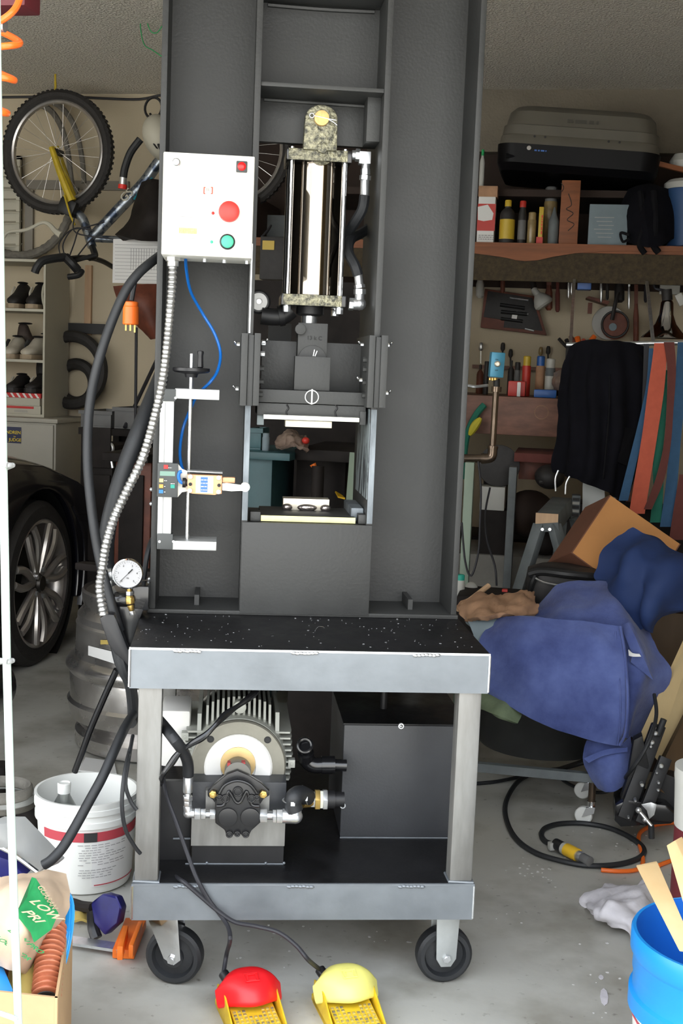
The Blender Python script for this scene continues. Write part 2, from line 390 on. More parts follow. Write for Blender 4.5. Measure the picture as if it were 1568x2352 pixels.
# --- crossbeam
zc0 = P(740,204,F).z; zc1 = P(740,194,F).z; zct = P(740,17,YW).z
cb = pb(B().box(L3,R0,YW-.006,YW+.006,zc0+.003,zct+.02), 'crossbeam', 'press_paint', label='dark upper crossbeam web')
pb(B().box(L3,R0,F+.004,F+.296,zc0,zc1), 'flange', 'press_paint', cb, bev=.0015)
pb(B().box(L3,R0,F+.004,F+.296,zct,zct+.011), 'flange', 'press_paint', cb, bev=.0015)
wb = B(); wb.tube([V((L3+.012,YW-.007,zct-.004)),V(((L3+R0)/2,YW-.008,zct-.006)),V((R0-.012,YW-.007,zct-.004))], .005, 6); wb.tube([V((L3+.01,F+.118,zc0-.003)),V((R0-.02,F+.118,zc0-.005))], .004, 6, 8)
pb(wb, 'weld_bead', 'press_paint', cb)
zp2 = P(730,332,F+.12).z
pb(B().box(L3,R0,F+.12,F+.14,zp2,zc0+.001), 'hanger_plate', 'press_paint', bev=.001)
pb(B().box(R0-.028,R0,F+.05,F+.12,zp2-.0,zc0+.001), 'stiffener', 'press_paint', bev=.001)
# --- clevis and cylinder
EY = F+.075
c = P(738,273,EY); zc_ = P(738,345,EY).z; rr = .034
poly = [V((c.x-rr-.002,EY,zc_)), V((c.x-rr,EY,c.z))]+[V((c.x+rr*math.cos(a),EY,c.z+rr*.86*math.sin(a))) for a in [PI-PI*i/14 for i in range(1,14)]]+[V((c.x+rr,EY,c.z)), V((c.x+rr+.001,EY,zc_))]
ear = pb(B().prism(poly,(0,.04,0)), 'clevis_ear', 'cast_paint', bev=.004, label='rough cast clevis ear')
pb(B().cyl(c+V((0,-.012,0)),c+V((0,.06,0)),.0155,n=28), 'clevis_pin', 'brass_face', ear, bev=.001, label='brass coloured clevis pin')
ck = B(); q = c+V((0,-.016,0)); ck.torus(q+V((-.021,.003,.003)),YA,.0045,.0011,16,6); ck.tube([q+V((-.016,.003,.003)),q+V((0,.004,.001)),q+V((.017,.003,-.002)),q+V((.030,0,-.004))],.0011,6); ck.tube([q+V((.014,.003,-.003)),q+V((.024,0,-.008)),q+V((.032,0,-.014))],.0011,6)
pb(ck,'cotter_pin','bright_steel',ear)
CY = F+.085; CF = CY-.0           # cap front face
hx = .064
a = P(661,356,CF); b_ = P(806,356,CF); cx = (a.x+b_.x)/2-.002; CH = (b_.x-a.x)/2+.003
def cap(py0, py1, pxm, name, lab):
    m = P(pxm,(py0+py1)/2,CF); z1 = P(pxm,py0,CF).z; z0 = P(pxm,py1,CF).z
    q = pb(B().box(m.x-CH,m.x+CH,CF+.002,CF+.002+2*CH,z0,z1), name, 'black_gloss', bev=.003, label=lab)
    pb(B().box(m.x-CH+.004,m.x+CH-.010,CF-.0015,CF+.006,z0+.0005,z1-.001), 'front_face', 'cast_paint', q, bev=.0015, label='olive rough cast face')
    return m, z0, z1, q
mT, zT0, zT1, capT = cap(342,370,734,'upper_cap','square upper cylinder cap')
mB, zB0, zB1, capB = cap(676,703,721,'lower_cap','square lower cylinder cap')
# the barrel hangs with its caps
bx = (P(731,372,CF).x+P(722,676,CF).x)/2; BY = CF+.002+CH
cyl_ = pb(B().lathe((bx,BY,zB1-.002),ZA,[(.0565,0),(.0565,zT0-zB1+.004)],64), 'cylinder_barrel', 'barrel_chrome', label='mirror chromed cylinder barrel')
for sx in (-1,1):
    for sy in (-1,1):
        tr = pb(B().cyl((bx+sx*(CH-.013),BY+sy*(CH-.013),zB0-.004),(bx+sx*(CH-.013),BY+sy*(CH-.013),zT1+.004),.0062,n=16), 'tie_rod','chrome')
        pb(B().hexn((bx+sx*(CH-.013),BY+sy*(CH-.013),zB0-.014),(bx+sx*(CH-.013),BY+sy*(CH-.013),zB0-.0005),.0085), 'nut','zinc',tr,bev=.0006)
nb_ = B(); mm = P(740,338,CF-.004); 
for k in range(1): nb_.lathe(mm+V((0,.03,-.004)),(0,-1,0),[(.030,0),(.030,.018),(.022,.024),(.016,.028)],28)
boss = pb(nb_,'port_boss','cast_paint',capT)
pb(B().hexn(mm+V((0,.004,-.002)),mm+V((0,-.010,-.002)),.0125),'plug','cast_paint',capT,bev=.001)
g = P(719,706,BY-.03)
pb(B().lathe((bx-.003,BY,P(719,703,BY).z-.006+.004),(0,0,-1),[(.030,0),(.030,.016),(.022,.02)],32),'gland','black_satin',capB)
rodz = P(716,742,F+.12).z
pb(B().cyl((bx-.004,BY,zB0-.015),(bx-.004,BY,rodz-.02),.0175,n=28),'piston_rod','bright_steel')
# --- ram: tang, ears, crosshead
TY = F+.085
def fb(x0,x1,y0,y1,Y,th,py=None):     # box from a front-face pixel rectangle at depth Y
    ym = (y0+y1)/2; xm = (x0+x1)/2
    return B().box(P(x0,ym,Y).x,P(x1,ym,Y).x,Y,Y+th,P(xm,y1,Y).z,P(xm,y0,Y).z)
ram = pb(fb(600,838,786,900,F+.14,.02),'crosshead_plate','press_paint',label='dark crosshead back plate',bev=.001)
pb(fb(594,842,898,928,F+.03,.20),'crosshead_beam','press_paint',bev=.0015)
tang = pb(fb(683,751,742,860,TY,.05),'rod_tang','press_paint',bev=.0015,label='grey rod end block with faint chalk mark')
pb(B().cyl(P(690,756,TY-.012),P(690,756,TY-.012)+V((0,.02,0)),.0115,n=28),'pin','press_paint',tang,bev=.001)
ear2 = pb(fb(676,758,819,897,F+.045,.035),'crosshead_ear','press_paint',bev=.0012)
pc = P(717,826,TY-.004); pb(B().cyl(pc,pc+V((0,.01,0)),.030,n=36),'pin','press_paint',tang,bev=.001)
ck = B(); ck.bar(P(719,818,TY-.006),P(722,803,TY-.006),.0016,.0016); ck.bar(P(723,818,TY-.006),P(728,806,TY-.006),.0016,.0016); pb(ck,'cotter_pin','bright_steel',tang)
tx = B().text('13 k C',.012,P(704,780,TY-.0008),XA,ZA); pb(tx,'chalk_mark','ink_dark',tang)
em = B(); ec = P(716,912,F+.0285); em.torus(ec,YA,.0138,.0012,40,6); em.box(ec.x-.0016,ec.x+.0016,ec.y-.001,ec.y+.001,ec.z-.0155,ec.z+.0165); pb(em,'painted_mark','paper_white',label='white circle with a vertical bar')
hold = pb(fb(590,840,929,958,F+.035,.18),'die_holder','press_paint',bev=.002)
hb = B()
for x in (660,772): hb.tube([P(x-2,929,F+.034),P(x+2,938,F+.034),P(x-3,946,F+.034),P(x,957,F+.034)],.0018,6)
pb(hb,'weld_seam','black_satin',hold)
pb(fb(826,840,945,976,F+.03,.05),'keeper','press_paint',hold,bev=.001); pb(fb(590,606,945,976,F+.05,.03),'keeper','worn_face',hold,bev=.001)
dpu = pb(fb(605,825,956,966,F+.012,.15),'upper_die_plate','die_edge_white',bev=.0008,label='pale bare edged upper die plate')
pb(fb(655,762,966.5,982,F+.05,.05),'die','die_bronze',dpu,bev=.001,label='pale upper die block')
# --- guide shoes
for sgn,x0,x1,xs,yy0,yy1 in ((1,552,597,(552,568,582,597),765,932),(-1,845,889,(845,860,873,889),770,937)):
    sh = None
    for i in range(3):
        Yf = F-.022 if i != 1 else F-.016
        q = fb(xs[i]+.4,xs[i+1]-.4,yy0+(4 if i==1 else 0),yy1,Yf,.26 if i != 1 else .014)
        sh = pb(q,'guide_shoe','press_paint',bev=.0008)
for x,y in ((605,788),(603,813),(601,846),(600,876),(598,905),(838,826),(838,848),(837,878),(836,908)):
    c = P(x,y,F+.015); pb(B().hexn(c+V((-.0045,0,0)),c+V((.0045,0,0)),.006),'bolt','zinc' if x<605.5 and y<820 else 'press_paint',bev=.0004)
for x,y,s in ((546,791,-1),(543,893,-1),(892,793,1),(889,903,1),(830,791,-1),(827,873,-1),(607,785,1)):
    c = P(x,y,F+.0); b2 = B(); b2.hexn(c+V((-s*.004,0,0)),c+V((s*.002,0,0)),.0042); b2.cyl(c+V((s*.002,0,0)),c+V((s*.005,-.003,.004)),.0025,n=10); b2.ball(c+V((s*.006,-.004,.005)),.0024,8,6); pb(b2,'grease_fitting','chrome')
# --- anvil
za = P(700,1203,F-.006).z
anv = pb(B().box(P(553,1300,F-.006).x,P(851,1300,F-.006).x,F-.006,F+.004,zt+.004,za),'anvil_front_plate','press_paint',bev=.001,label='flat grey anvil front plate')
pb(B().box(L3,R0,F+.004,F+.28,za-.02,za-.001),'anvil_top_plate','press_paint',bev=.001)
pb(B().box(L3+.01,R0-.01,F+.02,F+.27,zt+.01,za-.021),'anvil_block','press_paint')
dz = za+.012
low = pb(B().box(P(599,1190,F+.02).x,P(816,1190,F+.02).x,F+.02,F+.20,za,dz),'lower_die_plate','press_paint',bev=.0005,label='dark lower die plate')
pb(B().box(P(599,1190,F+.018).x,P(816,1190,F+.018).x,F+.017,F+.0205,za+.0005,dz+.0005),'front_edge','die_edge_yellow',low,label='pale yellow front edge')
dq = PZ(700,1172,dz); DY = dq.y; dt = P(700,1146,DY).z
ld = pb(B().box(P(650,1158,DY).x,P(756,1158,DY).x,DY,DY+.045,dz,dt),'lower_die','die_bronze',bev=.0008,label='bare steel lower die block')
for x,s in ((659,.012),(705,.022),(747,.012)):
    q = P(x,1168,DY-.003); pb(B().ball((q.x,DY-.001,dz+.006),(s,.008,.008),16,8),'weld','weld',low)
for x0,x1 in ((574,598),(822,846)):
    pb(B().box(P(x0,1190,F+.02).x,P(x1,1190,F+.02).x,F+.015,F+.05,za,za+.020),'keeper','press_paint',bev=.002)
pb(B().box(R0-.028,R0-.001,F+.05,F+.22,za,za+.03),'keeper','scraped_steel',bev=.003)
# --- table
tf = B(); t_ = .008
for z0,z1,x0,x1,nm in ((ztb,zt-.004,tx0,tx1,'table_frame'),(zfb,zf-.004,fx0,fx1,'tray_frame')):
    b2 = B(); b2.box(x0,x1,YT,YT+t_,z0,z1); b2.box(x0,x1,YB-t_,YB,z0,z1); b2.box(x0,x0+t_,YT+t_,YB-t_,z0,z1); b2.box(x1-t_,x1,YT+t_,YB-t_,z0,z1)
    b2.box(x0,x1,YT+t_,YT+.04,z0,z0+.006); b2.box(x0+t_,x0+.04,YT+.04,YB-.04,z0,z0+.006); b2.box(x1-.04,x1-t_,YT+.04,YB-.04,z0,z0+.006)
    fr_ = pb(b2,nm,'mill_steel',label='bare mill-scale steel channel apron')
    zz = z1
    pb(B().box(x0-.001,x1+.001,YT-.001,YT+.004,zz,zz+.004),'edge_strip','bright_steel' if nm=='table_frame' else 'mill_steel',fr_)
    for wx in ((430,700,980) if nm=='table_frame' else (430,690,945)):
        wp = P(wx,1500 if nm=='table_frame' else 2033,YT-.001); wb = B()
        for k in range(7): wb.ball((wp.x-.021+.007*k,YT-.001,zz-.001+random.uniform(-.001,.001)),(.0055,.0028,.0034),8,6)
        pb(wb,'weld_bead','bright_steel' if nm=='table_frame' else 'mill_steel',fr_)
    for xe in (x0,x1):
        wb = B(); wb.tube([V((xe,YT-.0005,z0+.003)),V((xe,YT-.001,(z0+z1)/2)),V((xe,YT-.0005,z1))],.0026,6,10); pb(wb,'corner_weld','bright_steel',fr_)
pb(B().box(tx0,tx1,YT+.002,YB,zt-.004,zt),'table_top','table_top_paint',bev=.0006,label='black painted table top with steel chips')
pb(B().box(fx0+.001,fx1-.001,YT+.004,YB,zf-.004,zf),'tray_floor','table_top_paint',label='black tray floor')
ch = B()
for k in range(120):
    x = random.uniform(tx0+.01,tx1-.01); y = random.uniform(YT+.02,F-.01); s = random.uniform(.0006,.0014); an = random.uniform(0,PI); 
    ch.bar((x,y,zt+.0006),(x+s*3*math.cos(an),y+s*3*math.sin(an),zt+.0006),s,.0006)
ch.tube([V((P(725,1450,2.4).x,2.42,zt+.001)),V((P(735,1450,2.4).x,2.45,zt+.003)),V((P(748,1450,2.4).x,2.46,zt+.001))],.0006,5)
pb(ch,'steel_chips','bright_steel',kind='stuff')
# --- legs
LW = P(368,1700,YT+.004).x-P(313,1700,YT+.004).x
for i,(x,y) in enumerate(((P(313,1800,YT+.006).x,YT+.006),(P(1104,1640,YT+.006).x-LW,YT+.006),(P(313,1800,YT).x+.0,YB-LW-.004),(P(1104,1640,YT+.006).x-LW,YB-LW-.004))):
    lg = pb(B().box(x,x+LW,y,y+LW,zf,ztb+.006),'leg','leg_steel',bev=.004)
    wb = B().tube([V((x-.001,y+LW,zf+.001)),V((x-.001,y-.001,zf+.002)),V((x+LW+.001,y-.001,zf+.001)),V((x+LW+.001,y+LW,zf+.002))],.003,6,1)
    if i < 2: pb(wb,'weld_bead','mill_steel',lg)
# --- casters
def caster(cx,cy,swivel,rad=.0565):
    cz = zfb
    fk = B()
    if swivel:
        fk.box(cx-.045,cx+.045,cy-.045,cy+.045,cz-.004,cz-.0004); fk.lathe((cx,cy,cz-.004),(0,0,-1),[(.033,0),(.036,.004),(.033,.010),(.024,.013)],24)
        wx = cx+.026
    else:
        fk.box(cx-.025,cx+.025,cy-.04,cy+.04,cz-.004,cz-.0004); wx = cx
    wc = V((wx,cy,rad)); top = cz-.010
    R_ = Matrix.Rotation(math.radians(-14 if swivel else 4),3,'Z')
    ax = R_@YA; sx = R_@XA
    for s in (-1,1):
        o = wc+ax*(s*.021)
        hub = V((o.x,o.y,rad-.012))
        if swivel: poly = [V((cx,cy,top))+ax*(s*.021)-sx*.028, V((cx,cy,top))+ax*(s*.021)+sx*.036, o+sx*.018+V((0,0,.0)), hub+sx*.004, o-sx*.016]
        else: poly = [V((o.x,o.y,top+.006))-sx*.024, V((o.x,o.y,top+.006))+sx*.024, o+sx*.020-V((0,0,.002)), o+sx*.010-V((0,0,.018)), o-sx*.010-V((0,0,.018)), o-sx*.020-V((0,0,.002))]
        fk.prism(poly, ax*(s*.003))
    if not swivel: fk.prism([wc-sx*.024-ax*.021+V((0,0,cz-.006-rad)),wc+sx*.024-ax*.021+V((0,0,cz-.006-rad)),wc+sx*.024+ax*.021+V((0,0,cz-.006-rad)),wc-sx*.024+ax*.021+V((0,0,cz-.006-rad))],(0,0,.005))
    fo = pb(fk,'caster','chrome' if swivel else 'caster_grey',bev=.001,label='swivel caster with bright plated fork' if swivel else 'fixed caster with grey fork')
    pf = [(.020,-.017),(.020,-.008),(.038,-.006),(.042,-.017),(.050,-.017),(rad-.001,-.012),(rad,0),(rad-.001,.012),(.050,.017),(.042,.017),(.038,.006),(.020,.008),(.020,.017)]
    pb(B().lathe(wc,ax,pf,40),'wheel','black_rubber',fo,label='black rubber wheel')
    ab = B(); ab.hexn(wc-ax*.029,wc+ax*.029,.0085); ab.cyl(wc-ax*.031,wc+ax*.031,.005,n=12); pb(ab,'axle_bolt','zinc',fo)
CZ = YT+.075
xl = P(372,2150,CZ).x; xr = P(1020,2150,CZ).x
caster(xl,CZ,True); caster(xr,CZ,False); caster(fx0+.06,YB-.09,False); caster(fx1-.06,YB-.09,False)
pm('label_red_dark', (.35,.03,.03), .6)
# --- motor mount, motor, pump
mq = PZ(545,1985,zf); MY = mq.y
mx0,mx1 = P(438,1960,MY).x, P(652,1960,MY).x
mz1 = P(545,1795,MY).z; mz0 = P(545,1940,MY).z
mnt = pb(B().box(mx0,mx1,MY-.004,MY+.20,mz0,mz1),'motor_mount','tank_face',bev=.002,label='steel box motor mount')
pb(B().box(mx0,mx1,MY-.0065,MY-.004,mz0,P(545,1893,MY).z+.03),'face_plate','leg_steel',mnt,label='bare steel front face')
pb(B().box(mx0+.002,mx1-.001,MY,MY+.2,zf,mz0),'mount_foot','black_satin',mnt)
wb = B().tube([V((mx0-.01,MY-.001,zf+.001)),V((mx1,MY-.001,zf+.001))],.0016,6,2)
for x in (x_ for x_ in (475,610,652)): wb.ball((P(x,1984,MY).x,MY-.001,zf+.003),.003,8,6)
pb(wb,'weld_bead','mill_steel',mnt)
pb(B().box(fx0+.02,mx0-.002,MY+.02,MY+.035,zf,P(400,1795,MY+.02).z),'rear_rail','black_satin',bev=.001)
pb(B().tube([V((fx0+.07,MY+.017,zf+.045)),V((mx0-.002,MY+.017,zf+.045))],.002,6,2),'rail_weld','mill_steel')
FY = MY+.045           # motor face
PXM = (FY)/FPX         # metres per pixel, roughly, at the motor face
mc = P(547,1762,FY); s_ = 1.03*FY/FPX
def rp(px): return px*s_
ms = pb(B().lathe((mc.x,FY,mc.z),YA,[(rp(76),.0),(rp(106),.0),(rp(109),.003),(rp(109),.012),(rp(104),.014)],72),'motor','motor_machined',label='machined grey motor end flange')
pb(B().lathe((mc.x,FY+.0135,mc.z),YA,[(rp(100),0),(rp(109),.004),(rp(114),.03),(rp(114),.26),(rp(100),.30),(.02,.31)],64),'housing','motor_grey',ms)
pb(B().lathe((mc.x,FY-.0055,mc.z),YA,[(rp(40),.0),(rp(74),-.002),(rp(77),.001),(rp(77),.006)],64,cap=False).lathe((mc.x,FY,mc.z),YA,[(rp(78),-.002),(rp(30),.012)],48),'face_ring','motor_white',ms,label='white painted ring')
pb(B().cyl((mc.x-.001,FY-.004,mc.z+rp(10)),(mc.x-.001,FY-.009,mc.z+rp(10)),rp(40),n=48),'seal_plate','plate_tan',ms,bev=.0008,label='tan bronze disc behind the shaft')
for a in (45,135):
    q = V((mc.x+rp(92)*math.cos(math.radians(a)),FY-.0005,mc.z+rp(92)*math.sin(math.radians(a)))); pb(B().cyl(q,q+V((0,.003,0)),.006,n=16).torus(q,YA,.006,.0012,16,6),'bolt_hole','ink_dark',ms)
# cooling fins: flat fins standing on top, flat fins along the sides
tops = [-92,-74,-62,-50,-38,-26,-14,-2,10,22,34,46,58,70,88]
for dx in tops:
    top = math.sqrt(max(0,152**2-(dx*1.0)**2)); bot = math.sqrt(max(0,112**2-dx*dx))-4
    x = mc.x+rp(dx); t = .0024 if abs(dx) < 80 else .004
    pol = [V((x-t,FY+.035,mc.z+rp(bot))),V((x-t,FY+.03,mc.z+rp(bot+10))),V((x-t,FY+.045,mc.z+rp(min(top,bot+50)))),V((x-t,FY+.25,mc.z+rp(min(top,bot+50)))),V((x-t,FY+.25,mc.z+rp(bot)))]
    pb(B().prism(pol,(2*t,0,0)),'cooling_fin','motor_grey',ms)
for sd in (-1,1):
    for dy in (-40,-26,-12,2,16,30,44,58,72):
        inn = math.sqrt(112**2-dy*dy)-4; out = 128-abs(dy-10)*.10
        z = mc.z+rp(dy); pol = [V((mc.x+sd*rp(inn),FY+.03,z-.0018)),V((mc.x+sd*rp(out-4),FY+.03,z-.0018)),V((mc.x+sd*rp(out),FY+.045,z-.0018)),V((mc.x+sd*rp(out),FY+.25,z-.0018)),V((mc.x+sd*rp(inn),FY+.25,z-.0018))]
        pb(B().prism(pol,(0,0,.0036)),'cooling_fin','motor_grey',ms)
for sd in (-1,1): 
    q = V((mc.x+sd*rp(124),FY+.028,mc.z+rp(-2 if sd > 0 else 60))); pb(B().box(q.x-.007,q.x+.007,q.y,q.y+.02,q.z-.008,q.z+.008).cyl(q+V((0,-.002,0)),q,.003,n=12),'lug','motor_grey',ms,bev=.002)
q = V((mc.x,FY+.025,mc.z+rp(132))); pb(B().cyl(q,q+V((0,.03,0)),.013,n=20),'lifting_boss','motor_grey',ms,bev=.002)
# terminal box at the left of the motor
pb(fb(368,436,1632,1762,FY+.06,.12),'terminal_box','motor_white',bev=.008,label='pale grey motor terminal box')
# pump
PY = MY-.062
cp_ = P(541,1790,PY)
pump = B()
def pp2(lst,Y): return [P(420+x/4.126,1580+y/4.126,Y) for x,y in lst]
fl = pp2([(235,985),(300,920),(420,820),(515,785),(620,830),(740,905),(820,980),(820,1020),(760,1060),(735,1100),(310,1100),(280,1060),(235,1030)],PY+.022)
pmp = pb(B().prism(fl,(0,.014,0)),'gear_pump','pump_black',bev=.002,label='black gear pump mounting flange')
body = pp2([(305,1095),(340,1010),(400,920),(515,880),(630,920),(700,1000),(730,1095),(735,1280),(650,1355),(615,1425),(575,1425),(545,1385),(490,1385),(450,1425),(415,1420),(395,1350),(305,1285)],PY)
pb(B().prism(body,(0,.024,0)),'pump_body','pump_black',pmp,bev=.003)
for x,y,r in ((425,1232,90),(637,1232,90)):
    q = P(420+x/4.126,1580+y/4.126,PY-.006); pb(B().cyl(q,q+V((0,.008,0)),r/4.126*s_*.97,n=32),'end_cap','pump_black',pmp,bev=.0015)
for x,y,r in ((520,985,48),(405,1050,40),(650,1050,40),(440,1390,32),(595,1390,32),(515,1385,26),(345,1040,26),(700,1040,26)):
    q = P(420+x/4.126,1580+y/4.126,PY-.004); pb(B().cyl(q,q+V((0,.008,0)),r/4.126*s_,n=24).torus(q,YA,r/4.126*s_*.8,.0018,24,6),'lobe','pump_black',pmp,bev=.001)
wb = B(); wb.tube(pl([(420+a/4.126,1580+b/4.126,PY-.002) for a,b in ((320,1120),(390,1105),(430,990),(450,1000),(500,1080),(545,1080),(590,1000),(610,990),(650,1105),(720,1120))],FP),.0032,8)
wb.tube(pl([(420+a/4.126,1580+b/4.126,PY-.001) for a,b in ((345,1000),(400,920),(515,880),(630,915),(700,1000))],FP),.003,8); pb(wb,'casting_rib','pump_black',pmp)
for x,y in ((285,1000),(760,1000)):
    q = P(420+x/4.126,1580+y/4.126,PY+.020); pb(B().hexn(q,q+V((0,-.008,0)),.0075).cyl(q,q+V((0,-.011,0)),.004,n=12),'bolt','brass',pmp,bev=.0006)
q0 = P(546,1764,MY-.02); pb(B().cyl((mc.x-.002,PY+.036,P(541,1790,PY).z-.005+.0),(mc.x-.001,FY-.006,mc.z-rp(2)),rp(30),n=32),'shaft_coupler','coupler_grey',bev=.001)
cd = P(541,1768,PY+.03); tb = B(); tb.box(mc.x-.022,mc.x-.016,PY+.04,PY+.055,cd.z+.003,cd.z+.010); tb.box(mc.x+.005,mc.x+.012,PY+.04,PY+.055,cd.z+.004,cd.z+.011)
pb(tb,'red_tape','label_red_dark')
pb(B().box(P(472,1850,PY+.04).x,P(618,1850,PY+.04).x,PY+.037,MY-.003,P(545,1868,PY+.04).z,P(545,1815,PY+.04).z),'pump_bracket','leg_steel',pmp)
# fittings left of the pump
FYT = PY+.012
fit = B(); A_ = lambda x,y,dy=0: P(x,y,FYT+dy)
hs = pb(B().lathe(A_(431,1820),A_(432,1777)-A_(431,1820),[(.0088,0),(.0095,.003),(.0095,.036),(.0085,.038)],24),'hose_ferrule','zinc')
f2 = B(); f2.cyl(A_(431,1822),A_(431,1830),.0065); f2.hexn(A_(431,1828),A_(431,1838),.0095); f2.hexn(A_(431,1839),A_(431,1851),.0085)
f2.cyl(A_(431,1851),A_(432,1868),.0085); f2.ball(A_(432,1868),.0095,12,8); f2.cyl(A_(432,1868),A_(446,1868),.0088); f2.hexn(A_(447,1869),A_(460,1869),.0118); f2.hexn(A_(461,1869),A_(472,1869),.0105); f2.cyl(A_(472,1870),A_(482,1870),.007); f2.hexn(A_(482,1870),A_(494,1870),.0105)
pb(f2,'elbow_fitting','zinc',bev=.0005,label='zinc plated elbow fitting left of pump')
f3 = B(); f3.hexn(A_(596,1873),A_(613,1873),.0138); f3.cyl(A_(613,1873),A_(626,1873),.008); f3.hexn(A_(626,1874),A_(634,1874),.0135); f3.hexn(A_(635,1874),A_(648,1874),.0142); f3.cyl(A_(648,1874),A_(678,1875),.0140); f3.ball(A_(678,1875),.0142,16,10); f3.cyl(A_(677,1876),A_(676,1858),.0135)
pb(f3,'elbow_fitting','zinc',bev=.0005,label='large zinc elbow fitting right of pump')
h4 = B().tube([A_(676,1862),A_(672,1845),A_(676,1830),A_(690,1824,.02),A_(706,1832,.04)],.017,14,6); sh_ = pb(h4,'suction_hose','black_rubber')
for x,y,axd in ((671,1838,ZA),(700,1826,V((1,0,.3)))):
    q = A_(x,y,.004 if x<690 else .03); pb(B().torus(q,axd,.0176,.0022,32,6,.6).box(q.x-.004,q.x+.004,q.y-.022,q.y-.016,q.z-.004,q.z+.004),'hose_clamp','zinc',sh_)
ny = .045
br = B(); br.cyl(A_(692,1838,ny-.01),A_(714,1836,ny),.015); pb(br,'hose_barb','brass')
for a,b2,mt,r in ((713,723,'zinc',.0165),(723,734,'brass',.021),(734,741,'die_edge_white',.019),(741,751,'zinc',.021)):
    pb(B().hexn(A_(a,1836,ny),A_(b2,1836,ny),r),'pipe_nut',mt,bev=.0008)
pb(B().cyl(A_(751,1836,ny),A_(768,1836,ny),.0175).cyl(A_(767,1836,ny),A_(790,1836,ny),.0145),'pipe_nipple','black_satin')
# return pipe
RY = PY+.16
rp_ = B(); rp_.torus(P(700,1712,RY-.03),V((0,-1,.5)),.0135,.004,24,8); rp_.cyl(P(700,1712,RY-.03),P(704,1738,RY),.0125); rp_.tube([P(702,1728,RY-.01),P(705,1745,RY),P(720,1757,RY),P(742,1757,RY)],.0165,14,5); rp_.cyl(P(738,1757,RY),P(768,1757,RY),.0185); rp_.cyl(P(766,1757,RY),P(795,1758,RY),.0125)
pb(rp_,'return_pipe','black_gloss',label='black iron return pipe')
# --- reservoir
RQ = PZ(910,1925,zf).y
rx0,rx1 = P(785,1800,RQ).x, P(1066,1800,RQ).x; rz1 = P(915,1667,RQ).z
tank = pb(B().box(rx0,rx1,RQ,RQ+.30,zf+.002,rz1),'oil_reservoir','tank_face',bev=.002,label='black painted steel oil reservoir')
pb(B().box(rx0-.002,rx1+.002,RQ+.001,RQ+.302,rz1-.0005,rz1+.0035),'tank_lid','table_top_paint',tank,bev=.001)
for x,y in ((921,1668),(787,1851)):
    q = P(x,y,RQ-.003); pb(B().cyl(q,q+V((0,.006,0)),.006,n=14).ball(q,.004,8,6),'bolt','zinc',tank)
pb(B().cyl((P(898,1640,RQ).x,RQ+.12,rz1),(P(898,1640,RQ).x,RQ+.12,rz1+.05),.008,n=16),'breather','black_satin',tank)
pb(B().tube([V((rx0,RQ-.001,zf+.001)),V((rx1,RQ-.001,zf+.001))],.0018,6,8),'weld_bead','mill_steel',tank)
# --- right side hydraulic fittings beside the cylinder
HY = F+.10
f = B(); f.cyl(P(808,356,HY),P(824,357,HY),.010); f.hexn(P(816,356,HY),P(826,357,HY),.0135); f.box(P(824,360,HY).x,P(850,360,HY).x,HY-.013,HY+.013,P(837,378,HY).z,P(837,350,HY).z); f.cyl(P(840,378,HY),P(839,398,HY),.009); f.hexn(P(839,388,HY),P(839,402,HY),.0105); f.hexn(P(839,403,HY),P(838,414,HY),.0125); f.cyl(P(838,414,HY),P(837,452,HY),.0098)
pb(f,'elbow_fitting','zinc',bev=.0006,label='silver elbow beside upper cylinder cap')
f = B(); f.hexn(P(801,698,HY),P(812,699,HY),.0135); f.cyl(P(810,698,HY),P(833,699,HY),.0125); f.ball(P(826,698,HY),.014,12,8); f.cyl(P(825,695,HY),P(826,672,HY),.0105); f.hexn(P(826,676,HY),P(826,664,HY),.0135); f.hexn(P(826,662,HY),P(825,654,HY),.012); f.cyl(P(825,654,HY),P(822,628,HY),.0095)
pb(f,'elbow_fitting','zinc',bev=.0006,label='silver elbow beside lower cylinder cap')
pb(B().tube(pl([(837,450,HY),(832,480,HY),(815,510,HY+.02),(795,540,HY+.08),(770,570,HY+.15),(730,600,HY+.17)],FP),.0115,10),'hydraulic_hose','black_rubber')
pb(B().tube(pl([(822,632,HY),(815,610,HY),(800,580,HY+.02),(805,550,HY+.06),(830,535,HY+.12),(870,510,HY+.16)],FP),.0115,10),'hydraulic_hose','black_rubber')
# roller valve seen left of the lower cap
vy = F+.16
q = P(594,693,vy); pb(B().lathe(q,(0,-1,0),[(.026,-.02),(.026,0),(.022,.003)],32),'valve_body','black_satin',label='black valve with white ring').name
pb(B().lathe(q,(0,-1,0),[(.0185,.002),(.0185,.006),(.008,.007),(.008,.004)],32),'ring','paper_white')
pb(B().cyl(q+V((0,-.001,0)),q+V((0,-.008,0)),.005,n=16),'knob','zinc')
pb(B().tube(pl([(600,725,vy),(625,728,vy),(650,726,vy),(668,712,vy)],FP),.019,12).cyl(P(640,726,vy),P(652,724,vy),.023),'valve_line','black_satin')
pb(B().box(P(615,760,F+.28).x,P(668,760,F+.28).x,F+.26,F+.28,P(640,790,F+.28).z,P(640,743,F+.28).z),'rear_bracket','press_paint')
